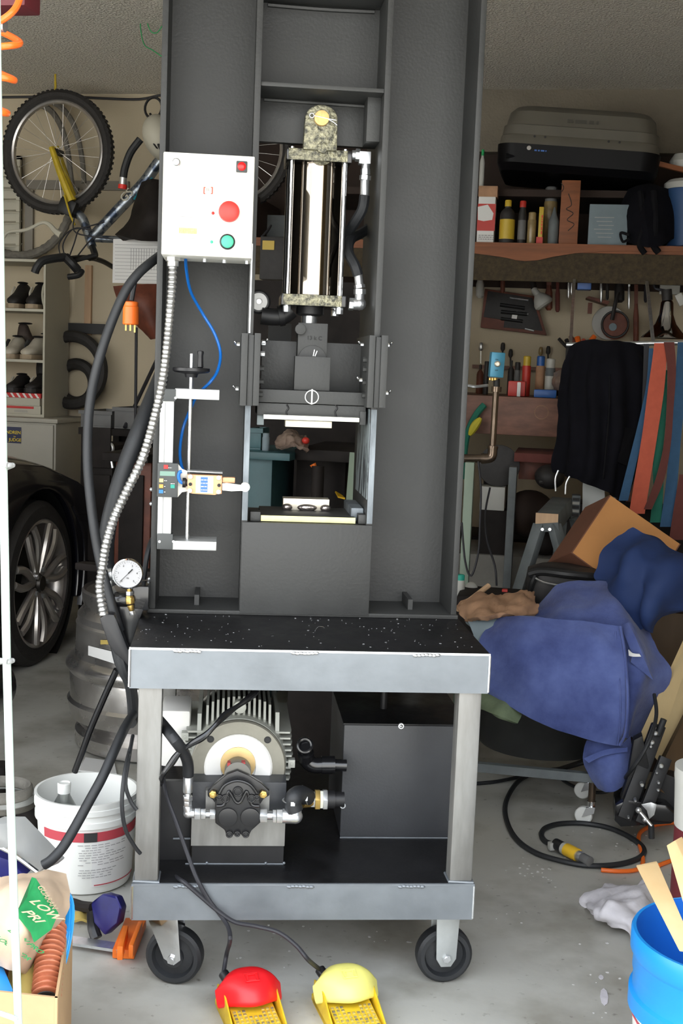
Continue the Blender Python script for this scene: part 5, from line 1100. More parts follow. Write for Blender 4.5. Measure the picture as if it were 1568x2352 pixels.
# copper coloured ribbed hose
h0 = onz(106,2290,.23); h1 = onz(120,2128,.29)
d_ = (h1-h0); ch_ = tag(wl(B().tube([h0+d_*t for t in (0,.2,.4,.6,.8,1)],.030,20,34,rf=lambda L,t:.0205+.0030*math.sin(L*2*PI/.0095)),'ribbed_hose','copper_hose'),'copper coloured ribbed coil standing in the cardboard box','hose')
wl(B().cyl(h0+d_.normalized()*-.001,h0-d_.normalized()*.0025,.0165,n=20),'bore','ink_dark',ch_)
for i in range(9):
    pass
bwi = B(); ctr = onz(145,2130,.28)
for i in range(8):
    rr_ = .045+.0022*i; off = V((.0035*(i%3)-.004,.0,0)); ps = [ctr+off+V((.017*math.cos(t)*(.7+.05*i),-.01+.012*math.sin(t*2),rr_*1.15*math.sin(t))) for t in [2*PI*j/20 for j in range(21)]]
    bwi.tube(ps,.0024,6,2)
bwo = tag(wl(bwi,'wire_coil','wire_blue'),'bundle of blue insulated wire tucked beside the copper hose','wire')
wl(B().cyl(ctr+V((-.004,-.012,-.05)),ctr+V((-.002,-.02,-.085)),.0012,n=6),'bare_end','bright_steel',bwo)
tag(wl(B().cyl(onz(50,2318,.20),onz(75,2170,.25),.030,n=24),'cardboard_tube','tube_yellow'),'yellowish tube lying left of the copper hose','tube')
tag(wl(B().prism([onz(x,y,.235) for x,y in ((-40,2190),(5,2240),(30,2300),(28,2318),(-40,2300))],(0,0,.02)),'blue_tray','plastic_blue',bev=.004),'bright blue plastic piece in the box at lower left','tray')
tag(wl(B().cyl(onz(-10,2300,.16),onz(22,2195,.22),.022,n=16),'leather_roll','leather_brown'),'brown roll in the box behind the blue plastic','roll')
# shopping bag
BZ = 1.76
rows = [[(-70,2060,.06),(0,2020,.05),(60,2008,.06),(110,2000,.08),(150,2010,.10)],
        [(-70,2085,.0),(0,2050,-.03),(60,2035,-.04),(115,2040,.0),(162,2060,.06)],
        [(-70,2130,-.03),(0,2110,-.07),(60,2095,-.08),(112,2095,-.03),(150,2105,.05)],
        [(-70,2175,-.03),(0,2165,-.08),(45,2160,-.09),(85,2150,-.04),(110,2145,.02)],
        [(-70,2220,.0),(0,2218,-.05),(30,2225,-.06),(60,2235,-.02),(80,2200,.02)]]
bag = tag(wl(B().sheet([[A(x,y,BZ+d) for x,y,d in r_] for r_ in rows],.004,8,.0055,16,2),'shopping_bag','bag_tan',sm=80),'crumpled tan shopping bag with green printed words on top of the box','bag')
DB = lambda x,y,o=-.020: A(x,y,BZ+o-.078+max(0,(x-60))*.0009)
gr = [(73,2015),(82,2018),(134,2098),(118,2135),(78,2165),(70,2142),(42,2108),(40,2092),(62,2060)]
wl(B().prism([DB(x,y) for x,y in gr],(0,.0008,0)),'printed_panel','ink_green',bag,label='green printed panel')
tb = B(); u_ = (DB(115,2100)-DB(78,2045)).normalized(); v_ = u_.cross(V((0,1,0))); v_ = v_ if v_.x>0 or v_.z>0 else -v_; v_ = V((v_.x,v_.y,abs(v_.z)))
tb.text('GUARAN',.0145,DB(85,2034,-.0215),u_,v_,.001); 
u2 = (DB(110,2150)-DB(66,2062)).normalized(); 
tb.text('LOW',.0235,DB(66,2068,-.0215),(u_*.8+XA*.4),v_,.001); tb.text('PRI',.024,DB(48,2092,-.0215),(u_*.8+XA*.4),v_,.001); wl(tb,'printed_words','bag_tan',bag)
tb = B(); tb.text('LOW PRO',.015,DB(16,2135,-.0215),(u_*.8+XA*.4),v_,.001); tb.text('LOOK FOR',.014,DB(-14,2150,-.0215),(u_*.8+XA*.4),v_,.001); wl(tb,'printed_words','ink_green',bag)
# ------------------------------------------------------------------ wire rack post close to camera
RY2 = 1.5
rk2 = thing('wire_rack','pale green wire rack post with hooked rungs close at the left edge','rack',A(30,2352,RY2))
pa,pb_,pc_ = A(-9,-140,RY2),A(16,1500,RY2),A(45,2500,RY2-.0)
pa = V((pb_.x-.004,RY2,2.1)); pc_ = V((pb_.x+.003,RY2,.001))
pt = A(-9,0,RY2); pm_ = A(15,1500,RY2); pl_ = A(42,2340,RY2)
d1 = (pm_-pl_); top = pm_+(pt-pm_).normalized()*1.2; bot = pl_+(pl_-pm_)*((pl_.z-.001)/(pm_.z-pl_.z))
wl(B().tube([bot,pl_,pm_,pt,top],.0055,14,3),'post','rack_wire',rk2)
for y,x1_ in ((1068,22),(1517,36)):
    q = A(10,y,RY2); wl(B().tube([q+V((-.20,.02,0)),q+V((-.01,-.008,.002)),q+V((.006,-.009,.001)),q+V((.0095,0,0)),q+V((.004,.009,-.002)),q+V((-.05,.05,-.02))],.0035,8),'rung','aluminium',rk2)
q = A(38,2330,RY2); wl(B().tube([q+V((-.20,.0,.03)),q+V((-.02,-.009,.004)),q+V((.004,-.009,-.003))],.0035,8),'rung','rack_wire',rk2)
# ------------------------------------------------------------------ coiled orange air hose hanging near the door
hy2 = 1.7; hp = []
q0 = A(-25,30,hy2); 
oc = B(); n_ = 0
xs_ = [(-60,75),(45,0),(-60,55)]
pts = []
for i,(yt,rx) in enumerate(((-60,48),(98,46),(183,34),(262,18))):
    pass
spans = [(48,-35,12),(46,97,20),(33,183,12),(17,260,10)]
pts = [A(38,-150,hy2),A(48,-60,hy2),A(44,0,hy2-.01),(A(20,35,hy2-.03)),(A(-30,60,hy2-.02)),(A(-80,55,hy2+.02)),(A(-60,50,hy2+.06)),A(0,72,hy2+.03),A(46,98,hy2),A(10,106,hy2-.03),A(-50,110,hy2),A(-80,130,hy2+.04),A(-20,160,hy2+.05),A(33,184,hy2),A(0,178,hy2-.03),A(-60,190,hy2),A(-80,220,hy2+.04),A(-20,245,hy2+.05),A(17,260,hy2),A(-10,258,hy2-.03),A(-70,270,hy2)]
ah = tag(wl(B().tube(pts,.0048,10,6),'air_hose','hose_orange'),'orange coiled air hose hanging at the upper left edge','hose')
wl(B().cyl(A(-20,56,hy2-.02),A(12,60,hy2-.02),.0085,n=14),'coupler','zinc',ah)
tag(wl(B().box(A(-60,5,1.9).x,A(57,5,1.9).x,1.9,1.96,A(0,13,1.9).z,2.2),'reel_box','burgundy',bev=.004),'dark red box mounted above the orange air hose','box')
tag(wl(B().tube(pl([(330,-20,4.9),(333,30,4.9),(345,70,4.9),(360,75,4.9),(372,60,4.9)]),.002,5).tube(pl([(330,0,4.9),(322,50,4.9),(330,100,4.9),(350,115,4.9),(372,130,4.9)]),.002,5),'string','ink_green'),'thin green string dangling from the ceiling left of the press','string')
# ================================================================== right side of the garage
pm('wood_orange', (.22,.070,.022), .6, 0, .25, 5, stretch=(.6,1,6))
pm('valance_dark', (.026,.017,.008), .8, 0, 0, 60, col2=(.065,.045,.018))
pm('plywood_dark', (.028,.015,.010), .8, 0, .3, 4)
pm('bench_wood', (.16,.07,.045), .55, 0, .4, 9, stretch=(1,1,3))
pm('carrier_grey', (.11,.10,.08), .55, 0, .1, 4)
pm('carrier_emboss', (.07,.065,.055), .6)
pm('carrier_black', (.003,.003,.004), .45, spec=.15)
pm('jacket_black', (.006,.006,.008), .8, 0, .3, 12, spec=.15)
pm('jacket_navy', (.005,.005,.008), .9, 0, .3, 12, spec=.15)
pm('belt_orange', (.50,.10,.055), .85, 0, .08, 30, bump=.1, bscale=300)
pm('belt_green', (.015,.15,.10), .85, 0, .1, 30)
pm('belt_blue', (.035,.10,.20), .85, 0, .1, 30)
pm('belt_brown', (.11,.028,.022), .85, 0, .1, 30)
pm('belt_dark', (.03,.03,.035), .85)
pm('suede_blue', (.030,.046,.17), .95, 0, 0, 7, col2=(.105,.145,.37), bump=.35, bscale=120, sheen=.15, thr=(.30,.68))
pm('cloth_blue', (.010,.030,.115), .8, 0, .2, 4)
pm('tan_leather', (.38,.22,.13), .85, 0, .25, 14, bump=.2)
pm('green_cloth', (.13,.17,.10), .9, 0, .25, 12, bump=.3)
pm('pale_blue_cloth', (.19,.24,.27), .8, 0, .1, 10)
pm('rag_white', (.62,.60,.64), .9, 0, .15, 10, bump=.5, bscale=40)
pm('bucket_blue', (.01,.25,.72), .35, 0, .06, 6)
pm('bucket_blue_in', (.01,.13,.55), .4, 0, .1, 6)
pm('pine', (.68,.46,.22), .6, 0, .12, 6, col2=(.78,.58,.32), stretch=(1,1,.15))
pm('carton_orange', (.48,.22,.07), .8, 0, .08, 5)
pm('carton_dark', (.14,.055,.03), .8, 0, .1, 5)
pm('grey_horse', (.11,.125,.13), .6, 0, .25, 10)
pm('tub_black', (.020,.021,.021), .42, 0, .3, 8)
pm('board_pale', (.50,.38,.20), .7, 0, .12, 5, stretch=(1,1,.2))
pm('board_brown', (.13,.08,.04), .6, 0, .3, 5, stretch=(1,1,.3))
pm('can_blue', (.02,.10,.35), .4); pm('can_red', (.5,.03,.02), .45); pm('can_yellow', (.55,.38,.03), .45); pm('can_white', (.45,.45,.42), .5)
pm('switch_blue', (.07,.30,.46), .35, .2)
pm('pipe_bronze', (.16,.12,.09), .28, .85, .3, 14)
pm('cooler_blue', (.03,.08,.20), .5)
pm('teal_paint', (.035,.10,.115), .5, 0, .2, 5)
pm('pale_green_metal', (.22,.28,.22), .5, .1)
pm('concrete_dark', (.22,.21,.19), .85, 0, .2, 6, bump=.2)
pm('glass_jar', (.25,.18,.08), .2, 0, .3, 20)
pm('plug_yellow', (.85,.52,.03), .45)
pm('bag_clear', (.22,.16,.13), .25, 0, .3, 20, bump=.4, bscale=30)
pm('hose_yellow', (.55,.48,.04), .5)
pm('white_panel', (.60,.62,.60), .6)
def rring(c, hx, hy, r, z, n=6, R=None):
    out = []
    for qx, qy, a0_ in ((1,1,0),(-1,1,PI/2),(-1,-1,PI),(1,-1,1.5*PI)):
        for i in range(n+1):
            a_ = a0_+PI/2*i/n; p = V((qx*(hx-r)+r*math.cos(a_), qy*(hy-r)+r*math.sin(a_), z)); out.append(V(c)+(R@p if R is not None else p))
    return out
def loft(rings, cap=True):
    b = B(); n = len(rings[0]); vs = [p for r in rings for p in r]; fs = []
    for i in range(len(rings)-1):
        for k in range(n): fs.append((i*n+k,i*n+(k+1)%n,(i+1)*n+(k+1)%n,(i+1)*n+k))
    if cap: fs.append(tuple(reversed(range(n)))); fs.append(tuple((len(rings)-1)*n+k for k in range(n)))
    return b.add(vs, fs)
SF = 5.42                                     # front of the wall shelf
shx0, shx1 = A(560,560,SF).x, XR-.01
zs = A(1300,560,SF).z; zs2 = A(1300,580,SF).z; zv = A(1300,648,SF).z
zu = A(1300,424,SF).z
sh = thing('storage_shelf','long two-tier brown wooden wall shelf with a dark speckled valance','shelf',((shx0+shx1)/2,SF,zv))
wl(B().box(shx0,shx1,SF,WALLY-.03,zs2,zs),'shelf_board','wood_orange',sh,label='orange brown lower board'); wl(B().box(A(690,560,SF).x,shx1,SF+.15,WALLY-.03,zu-.03,zu),'shelf_board','plywood_dark',sh)
wl(B().box(shx0,shx1,SF+.004,SF+.022,zv,zs2-.0005),'valance','valance_dark',sh)
wav = [V((A(x,y,SF).x,SF,A(x,y,SF).z)) for x,y in ((1085,582),(1120,586),(1160,592),(1185,598),(1205,600),(1235,598),(1270,590),(1320,582),(1400,577),(1568,578),(1568,566),(1085,566))]
wl(B().prism([p-V((0,.006,0)) for p in wav],(0,.0055,0)),'board_edge','wood_orange',sh)
wl(B().box(shx0,shx1,WALLY-.03,WALLY-.012,zv+.02,CEIL-.25),'back_panel','plywood_dark',sh)
for px in (575,1092): x = A(px,500,SF+.2).x; wl(B().box(x-.02,x+.015,SF+.2,WALLY-.031,zs+.001,zu-.031),'divider','plywood_dark',sh)
def SA(x,y,d=.03): return A(x,y,SF+d)
def bottle(px0,px1,py0,pyb,Y,zb_,name,label,cat,body,cap=None,lab=None,shape='b',capf=.4,grp=None):
    m = A((px0+px1)/2,pyb,Y); r = (A(px1,pyb,Y).x-A(px0,pyb,Y).x)/2; h = A((px0+px1)/2,py0,Y).z-zb_; t = thing(name,label,cat,(m.x,Y,zb_),FW,grp); o = (m.x,Y,zb_+.0008)
    if shape == 'b': pf = [(r*.9,0),(r,.004),(r,h*.66),(r*.85,h*.74),(r*capf,h*.82),(r*capf,h*.86)]; c0 = h*.85
    elif shape == 'can': pf = [(r*.92,0),(r,.004),(r,h*.72),(r*.96,h*.76)]; c0 = h*.76; capf = .8
    else: pf = [(r*.9,0),(r,.004),(r,h*.62),(r*.5,h*.8),(r*.2,h*.97),(r*.1,h)]; c0 = None
    wl(B().lathe(o,ZA,pf,20),'body',body,t)
    if c0 and cap: wl(B().lathe(o,ZA,[(r*capf*1.1,c0),(r*capf*1.1,h*.98),(r*capf*.9,h)],16),'cap',cap,t)
    if lab: wl(B().lathe(o,ZA,[(r*1.01,h*.10),(r*1.01,h*.55)],20,cap=False),'label',lab,t)
    return t
def boxthing(px0,px1,py0,pyb,Y,dp,mat,name,label,cat='box',zb_=None,grp=None,bev=.002):
    a = A(px0,pyb,Y); b = A(px1,py0,Y); return wl(B().box(a.x,b.x,Y,Y+dp,(a.z if zb_ is None else zb_+.0008),b.z),name,mat,None,label=label,cat=cat,group=grp,bev=bev)
IY = SF+.06
c1b = boxthing(1094,1138,452,552,IY,.10,'paper_white','carton','white and red carton standing at the left end of the lower shelf','carton',zs)
a = A(1092,470,IY); wl(B().box(A(1096,500,IY).x,A(1137,500,IY).x,IY-.001,IY,A(1110,530,IY).z,A(1110,468,IY).z),'red_print','can_red',c1b); wl(B().prism([A(x,y,IY-.0015) for x,y in ((1097,475),(1120,470),(1133,490),(1130,505),(1110,508),(1097,505))],(0,.0004,0)),'white_print','paper_white',c1b)
tb = B(); tb.dashes(A(1098,550,IY-.0012),XA,ZA,.065,.024,3,5); wl(tb,'print','ink_grey',c1b)
boxthing(1098,1143,427,451,IY+.01,.08,'tan_leather','striped_box','small striped tan box lying on the white and red carton','box',A(1110,452,IY).z)
bottle(1145,1180,460,553,IY,zs,'oil_bottle','dark bottle with wide yellow label and yellow cap','bottle','shoe_black','can_yellow','can_yellow')
bottle(1187,1206,462,552,IY,zs,'spray_bottle','slim dark bottle with a red and white cap','bottle','shoe_black','can_red','grey_plastic',capf=.7)
bottle(1209,1229,488,552,IY,zs,'brown_jar','brown glass jar between the red capped bottle and the yellow tube','jar','glass_jar','glass_jar',shape='can')
yb_ = boxthing(1234,1249,475,555,IY-.01,.03,'can_yellow','tall_tube_box','tall thin yellow box with a red foot','box',zs); wl(B().box(A(1234,500,IY).x,A(1249,500,IY).x,IY-.012,IY-.0105,zs+.002,A(1240,545,IY).z),'red_foot','can_red',yb_); tb = B().dashes(A(1244,538,IY-.012),ZA,-XA,.08,.010,1,6); wl(tb,'print','ink_red',yb_)
bottle(1257,1281,476,553,IY,zs,'squeeze_bottle','grey squeeze bottle with pointed tip','bottle','grey_horse',shape='p')
bottle(1247,1279,430,500,IY+.16,zs,'large_jar','large dim jar with yellow contents behind the grey squeeze bottle','jar','glass_jar','grey_plastic',shape='can')
wbk = boxthing(1282,1334,414,557,IY-.02,.09,'wood_orange','wooden_block','tall upright reddish wooden block with dark handwriting','block',zs,bev=.003)
wl(B().tube([A(1305,445,IY-.022),A(1312,470,IY-.022),A(1300,480,IY-.022),A(1316,490,IY-.022),A(1302,505,IY-.022),A(1318,515,IY-.022),A(1304,530,IY-.022)],.0016,5).tube([A(1290,440,IY-.022),A(1294,430,IY-.022),A(1288,420,IY-.022)],.0016,5),'handwriting','ink_dark',wbk,kind='stuff')
wbx = boxthing(1349,1444,470,557,IY-.01,.14,'pale_blue_cloth','file_box','pale grey file box with faint lines of print','box',zs); tb = B()
for i in range(6): tb.box(A(1365+5*(i%3),500,IY).x,A(1410-4*(i%2),500,IY).x,IY-.0112,IY-.0102,A(1380,501+i*9,IY).z,A(1380,499.5+i*9,IY).z)
wl(tb,'print','ink_grey',wbx,kind='stuff')
bp = thing('backpack','navy and black backpack hanging over the shelf edge','backpack',A(1480,580,SF-.02))
wl(B().sheet([pl([(1450,440,IY+.10),(1490,432,IY+.03),(1530,440,IY+.08)]),pl([(1432,490,IY+.08),(1480,480,IY-.08),(1535,490,IY+.04)]),pl([(1445,540,IY+.05),(1490,535,IY-.10),(1535,545,IY+.02)]),pl([(1455,562,IY+.0),(1490,560,IY-.08),(1530,562,IY-.02)])],.05,5,.012,7,4),'pack','jacket_navy',bp)
wl(B().tube(pl([(1470,440,IY-.06),(1476,520,SF-.04),(1468,560,SF-.03),(1480,582,SF-.02)]),.012,8).tube(pl([(1500,440,IY-.05),(1505,520,SF-.05),(1500,560,SF-.03),(1512,580,SF-.02)]),.014,8).tube(pl([(1445,540,SF-.03),(1425,535,SF-.02),(1430,555,SF-.02),(1445,548,SF-.02)]),.006,6),'straps','jacket_black',bp,kind='stuff')
cl_ = thing('drink_cooler','dim blue drink cooler with white lid at the right end of the shelf','cooler',(A(1580,560,IY).x,IY,zs))
q = A(1580,558,IY); wl(B().lathe((q.x,IY+.1,zs+.001),ZA,[(.09,0),(.10,.01),(.105,.22),(.10,.25)],28),'body','cooler_blue',cl_); wl(B().lathe((q.x,IY+.1,zs+.001),ZA,[(.108,.25),(.108,.275),(.09,.29)],28),'lid','can_white',cl_); wl(B().cyl((q.x,IY-.01,zs+.05),(q.x,IY+.01,zs+.06),.02,n=12),'tap','ink_dark',cl_)
zl_ = zs+.001+.29
tag(wl(B().bar(A(1488,371,IY+.02),A(1600,398,IY+.06),.02,.02),'wooden_stick','wood_orange'),'thin wooden stick lying across the cooler lid','stick')
tag(wl(B().lathe(A(1568,388,IY+.12),ZA,[(.055,0),(.06,.03),(.04,.06),(.01,.065)],20),'white_pot','can_white'),'white pot standing behind the wooden stick on the cooler','pot')
bottle(1100,1112,344,403,SF+.2,zu,'sealant_tube','white tube with green tip on the upper shelf','tube','can_white','ink_green',shape='b',capf=.5)
# roof cargo carrier
rc = thing('cargo_carrier','grey and black roof cargo carrier tilted on the top shelf','carrier',A(1325,400,SF+.1))
Rt_ = Matrix.Rotation(math.radians(3.6),3,'Y'); cc_ = A(1328,360,SF+.26)
hxW = (A(1515,380,SF).x-A(1135,380,SF).x)/2
k_ = lambda y: (360-y)*SF/FPX
wl(loft([rring(cc_,hxW*.93,.24,.06,k_(420),R=Rt_),rring(cc_,hxW*.985,.27,.08,k_(405),R=Rt_),rring(cc_,hxW,.28,.08,k_(365),R=Rt_)]),'lower_shell','carrier_black',rc)
wl(loft([rring(cc_,hxW*.985,.27,.08,k_(364),R=Rt_),rring(cc_,hxW*.97,.265,.08,k_(345),R=Rt_),rring(cc_,hxW*.96,.262,.08,k_(343),R=Rt_),rring(cc_,hxW*.955,.26,.09,k_(322),R=Rt_),rring(cc_,hxW*.93,.25,.09,k_(320),R=Rt_),rring(cc_,hxW*.90,.24,.10,k_(290),R=Rt_),rring(cc_,hxW*.84,.21,.10,k_(276),R=Rt_),rring(cc_,hxW*.74,.16,.10,k_(271),R=Rt_)]),'lid','carrier_grey',rc)
wl(B().cyl(cc_+Rt_@V((-hxW*.87,-.262,k_(393))),cc_+Rt_@V((hxW*.7,-.262,k_(390))),.011,n=10),'grab_rail','carrier_black',rc)
q = cc_+Rt_@V((-hxW*.6,-.282,k_(374))); wl(B().cyl(q,q+V((0,.01,0)),.009,n=14),'lock','chrome',rc); tb = B().dashes(cc_+Rt_@V((-hxW*.53,-.283,k_(380))),Rt_@XA,Rt_@ZA,.05,.012,1,7); wl(tb,'lettering','ink_blue',rc)
tb = B().dashes(cc_+Rt_@V((-.06,-.256,k_(312))),Rt_@XA,Rt_@V((0,.2,1)),.13,.030,1,8); wl(tb,'embossed_name','carrier_emboss',rc,kind='stuff')
rv = B()
for x in (-.55,-.42,.35,.48): rv.cyl(cc_+Rt_@V((hxW*x,-.268,k_(347))),cc_+Rt_@V((hxW*x,-.262,k_(347))),.005,n=8)
wl(rv,'rivets','ink_dark',rc,kind='stuff')
# things hanging on the wall under the shelf
WY = WALLY-.06
tc_ = thing('tool_case','open black tool case hung askew on the wall under the shelf','case',A(1180,770,WY))
wl(B().prism([A(x,y,WY) for x,y in ((1113,663),(1228,680),(1255,770),(1103,752))],(0,.05,0)),'tray','leather_brown',tc_,bev=.003)
wl(B().prism([A(x,y,WY-.004) for x,y in ((1120,668),(1222,684),(1246,760),(1156,752),(1158,735),(1110,728))],(0,.02,0)),'insert','shoe_black',tc_,bev=.002)
for x0_,y0_,x1_,y1_,r in ((1170,684,1213,690,.005),(1148,700,1205,708,.009),(1150,716,1210,722,.009),(1185,716,1213,722,.004),(1150,732,1200,738,.008),(1205,755,1226,760,.004)):
    wl(B().cyl(A(x0_,y0_,WY-.010),A(x1_,y1_,WY-.010),r,n=10),'socket_bar','zinc' if r < .006 else 'black_satin',tc_)
wl(B().prism([A(x,y,WY-.012) for x,y in ((1176,722),(1188,723),(1186,734),(1174,732))],(0,.004,0)),'price_tag','paper_white',tc_)
lm = thing('spiral_lamp','white spiral bulb clamp lamp pointing down under the shelf','lamp',A(1245,715,WY-.1))
wl(B().lathe(A(1224,662,WY-.12),A(1250,700,WY-.12)-A(1224,662,WY-.12),[(.012,0),(.016,.01),(.017,.035),(.030,.05),(.045,.075),(.046,.09),(.038,.10),(.01,.105)],22),'shade','can_white',lm); wl(B().cyl(V((A(1215,645,WY-.08).x,WY-.08,zs2-.001)),A(1226,666,WY-.12),.014,n=12),'clamp','shoe_black',lm)
tag(wl(B().box(A(1326,650,5.5).x,A(1358,650,5.5).x,5.5,5.58,A(1340,665,5.5).z,zs2-.0005),'blue_case','can_blue',bev=.004),'small blue case fixed under the shelf','case')
tag(wl(B().box(A(1516,650,5.6).x,A(1562,650,5.6).x,5.6,5.63,A(1540,676,5.6).z,zs2-.0005),'white_tile','can_white',bev=.002),'small white square hanging under the right end of the shelf','tile')
for i,(x,w_,y1,mt,lb) in enumerate(((1152,10,668,'leather_brown','short brown leather strap above the black tool case'),(1100,18,680,'can_white','pale cloth hanging at the left below the shelf'),(1258,16,708,'leather_brown','brown strap hanging just right of the white lamp'),(1278,10,712,'belt_brown','darker brown strap second right of the white lamp'),(1303,5,680,'zinc','silver wrench hanging left of the blue case'),(1310,5,672,'zinc','short silver wrench hanging next to the blue case'),(1378,7,690,'zinc','silver pliers hanging right of the blue case'),(1392,7,684,'shoe_black','black pliers hanging beside the silver pliers'),(1420,22,690,'shoe_black','black pouch hanging above the white plate'),(1442,6,705,'zinc','long silver spanner right of the black pouch'),(1458,12,790,'leather_brown','long brown strap hanging left of the chrome lamp'),(1480,8,690,'belt_dark','short dark strap left of the chrome lamp'))):
    p0 = A(x,650,WY-.1); p0.z = zs2-.0005; p1 = A(x+2,y1,WY-.1); r = w_*WY/FPX/2
    tag(wl(B().bar(p0,(p0+p1)/2,r*1.3,.01,up=(0,1,0)).lathe(p1,(p0-p1),[(r*.5,-.01),(r,0),(r,(p0-p1).length*.35),(r*.6,(p0-p1).length*.52)],10),'hanging_tool' if mt in ('zinc','shoe_black') else 'hanging_strap',mt),lb,'tool' if mt in ('zinc','shoe_black') else 'strap',group='tools hung under the shelf')
tag(wl(B().prism([A(x,y,WALLY-.16) for x,y in ((1345,684),(1352,680),(1400,692),(1395,700))],(0,.15,0)).box(A(1350,700,5.98).x,A(1360,700,5.98).x,5.99,6.01,A(1355,720,5.98).z,A(1355,695,5.98).z),'hook_rack','leather_brown'),'small brown bracket under the hanging pliers','bracket')
pt_ = tag(wl(B().lathe(A(1398,742,WY),(0,-1,0),[(.01,0),(.070,.0),(.080,.008),(.078,.012),(.045,.006),(.01,.006)],36),'white_plate','can_white'),'round white plate hung on the wall behind the angle grinder','plate')
gd = thing('angle_grinder','dark angle grinder with a labelled disc hanging before the white plate','grinder',A(1415,780,WY-.15))
wl(B().lathe(A(1412,748,WY-.10),(0,-1,0),[(.005,0),(.062,.0),(.065,.010),(.055,.014),(.030,.010),(.01,.012)],32),'guard','leather_brown',gd); wl(B().torus(A(1412,745,WY-.12),YA,.060,.005,32,6).tube([A(1405,735,WY-.13),A(1412,700,WY-.13),A(1420,672,WY-.12)],.009,8),'body','shoe_black',gd); wl(B().lathe(A(1407,751,WY-.117),(0,-1,0),[(.018,0),(.018,.002),(.001,.002)],20),'disc_label','pale_blue_cloth',gd)
cl2 = thing('chrome_lamp','clamp lamp with a bell shaped chrome reflector','lamp',A(1530,775,5.3))
wl(B().lathe(A(1532,690,5.5),(0,0,-1),[(.020,0),(.026,.01),(.030,.06),(.045,.10),(.075,.135),(.098,.155),(.102,.160),(.098,.158),(.07,.13)],36,cap=False),'reflector','chrome',cl2); wl(B().cyl(A(1532,690,5.5),A(1530,665,5.5),.022,n=16),'socket','shoe_black',cl2); wl(B().tube([A(1530,668,5.5),A(1505,662,5.52),A(1500,645,5.5)],.006,6),'cord','cord_dark',cl2); wl(B().rbox(A(1562,688,5.45),(.03,.02,.05),Matrix.Rotation(-.5,3,'Y')),'clamp','can_white',cl2,bev=.003)
# tools with orange handles in a wall holder
th_ = thing('tool_holder','dark wall holder full of orange handled tools above the jacket','holder',A(1310,830,WY))
wl(B().box(A(1298,820,WY).x,A(1400,820,WY).x,WY-.10,WY+.04,A(1320,835,WY).z,A(1320,800,WY).z),'holder','shoe_black',th_,bev=.005)
for x0_,y0_,x1_,y1_,mt,r in ((1283,778,1305,800,'shoe_black',.008),(1300,780,1312,802,'shoe_black',.010),(1310,772,1325,796,'leather_brown',.010),(1325,775,1333,800,'plug_orange',.014),(1365,772,1345,800,'plug_orange',.012),(1340,780,1338,800,'belt_orange',.010)):
    wl(B().tube([A(x1_,y1_,WY-.05),A((x0_+x1_)/2-1,(y0_+y1_)/2,WY-.06),A(x0_,y0_,WY-.05)],r,8),'handle',mt,th_)
# workbench
BYF = 5.25; zb2 = A(1200,913,BYF).z
bn = thing('workbench','worn brown wooden workbench fixed along the back wall','workbench',(A(1180,1000,BYF).x,BYF,0))
bx0,bx1 = A(900,913,BYF).x, A(1500,913,BYF).x
wl(B().box(bx0,bx1,BYF,WALLY-.001,zb2-.03,zb2),'bench_top','bench_wood',bn); wl(B().box(bx0,bx1,BYF-.02,BYF-.001,A(1200,1000,BYF).z,zb2+.002),'apron_board','bench_wood',bn,bev=.004)
wl(B().torus(A(1243,947,BYF-.021),YA,.028,.0012,30,5),'ring_stain','tan_leather',bn)
for x in (bx0+.05,bx1-.12): wl(B().box(x,x+.08,BYF+.05,BYF+.13,0,zb2-.03),'leg','bench_wood',bn)
bi = 'things crowded on the workbench'
for x0_,x1_,y0_,Y,nm,lb,ct,bd,cp_c,lb_c,shp in ((1196,1216,818,5.6,'spray_can','yellow over red spray can','can','can_red','can_yellow',None,'can'),(1227,1248,818,5.6,'spray_can','blue capped white spray can','can','tan_leather','can_blue',None,'can'),(1249,1272,824,5.55,'spray_can','spray can with a large white cap','can','grey_horse','can_white','can_white','can'),(1163,1178,828,5.8,'drill_bottle','black bottle just right of the blue switch box','bottle','shoe_black','ink_dark',None,'b'),(1178,1192,832,5.7,'drill_bottle','dark grey bottle left of the red and yellow can','bottle','grey_plastic','shoe_black',None,'can'),(1092,1108,838,5.8,'dark_flask','dark brown flask at the left of the switch box','flask','leather_brown','shoe_black',None,'b'),(1108,1120,830,5.6,'dark_flask','narrow black flask touching the switch box','flask','shoe_black','shoe_black',None,'can'),(1286,1300,845,5.8,'glue_bottle','yellow tipped bottle by the jacket','bottle','glass_jar','can_yellow',None,'b')):
    bottle(x0_,x1_,y0_,905,Y,zb2,nm,lb+' on the workbench',ct,bd,cp_c,lb_c,shp,.35,bi)
for x,y0_,y1_,mt,lb in ((1104,790,835,'zinc','screwdriver on the wall, leftmost of the row'),(1154,790,830,'shoe_black','screwdriver on the wall above the blue switch box'),(1172,805,840,'shoe_black','short screwdriver second right of the switch box'),(1241,800,822,'glass_jar','brown screwdriver above the blue capped can'),(1258,798,826,'shoe_black','dark screwdriver above the white capped can')):
    tag(wl(B().cyl(A(x,y1_,WALLY-.03),A(x,y0_+14,WALLY-.03),.004,n=8).lathe(A(x,y0_+16,WALLY-.03),ZA,[(.006,0),(.011,.01),(.010,.03),(.006,.04)],10),'screwdriver',mt),lb,'screwdriver',group='screwdrivers on the wall')
tag(wl(B().box(A(1085,835,WALLY-.05).x,A(1300,835,WALLY-.05).x,WALLY-.06,WALLY-.001,A(1200,850,WALLY).z,A(1200,842,WALLY).z),'tool_rail','bench_wood'),'narrow wooden tool rail fixed on the wall above the bench','rail')
boxthing(1165,1207,876,908,5.40,.12,'can_red','parts_tray','red parts tray on the front of the workbench','tray',zb2,bev=.006)
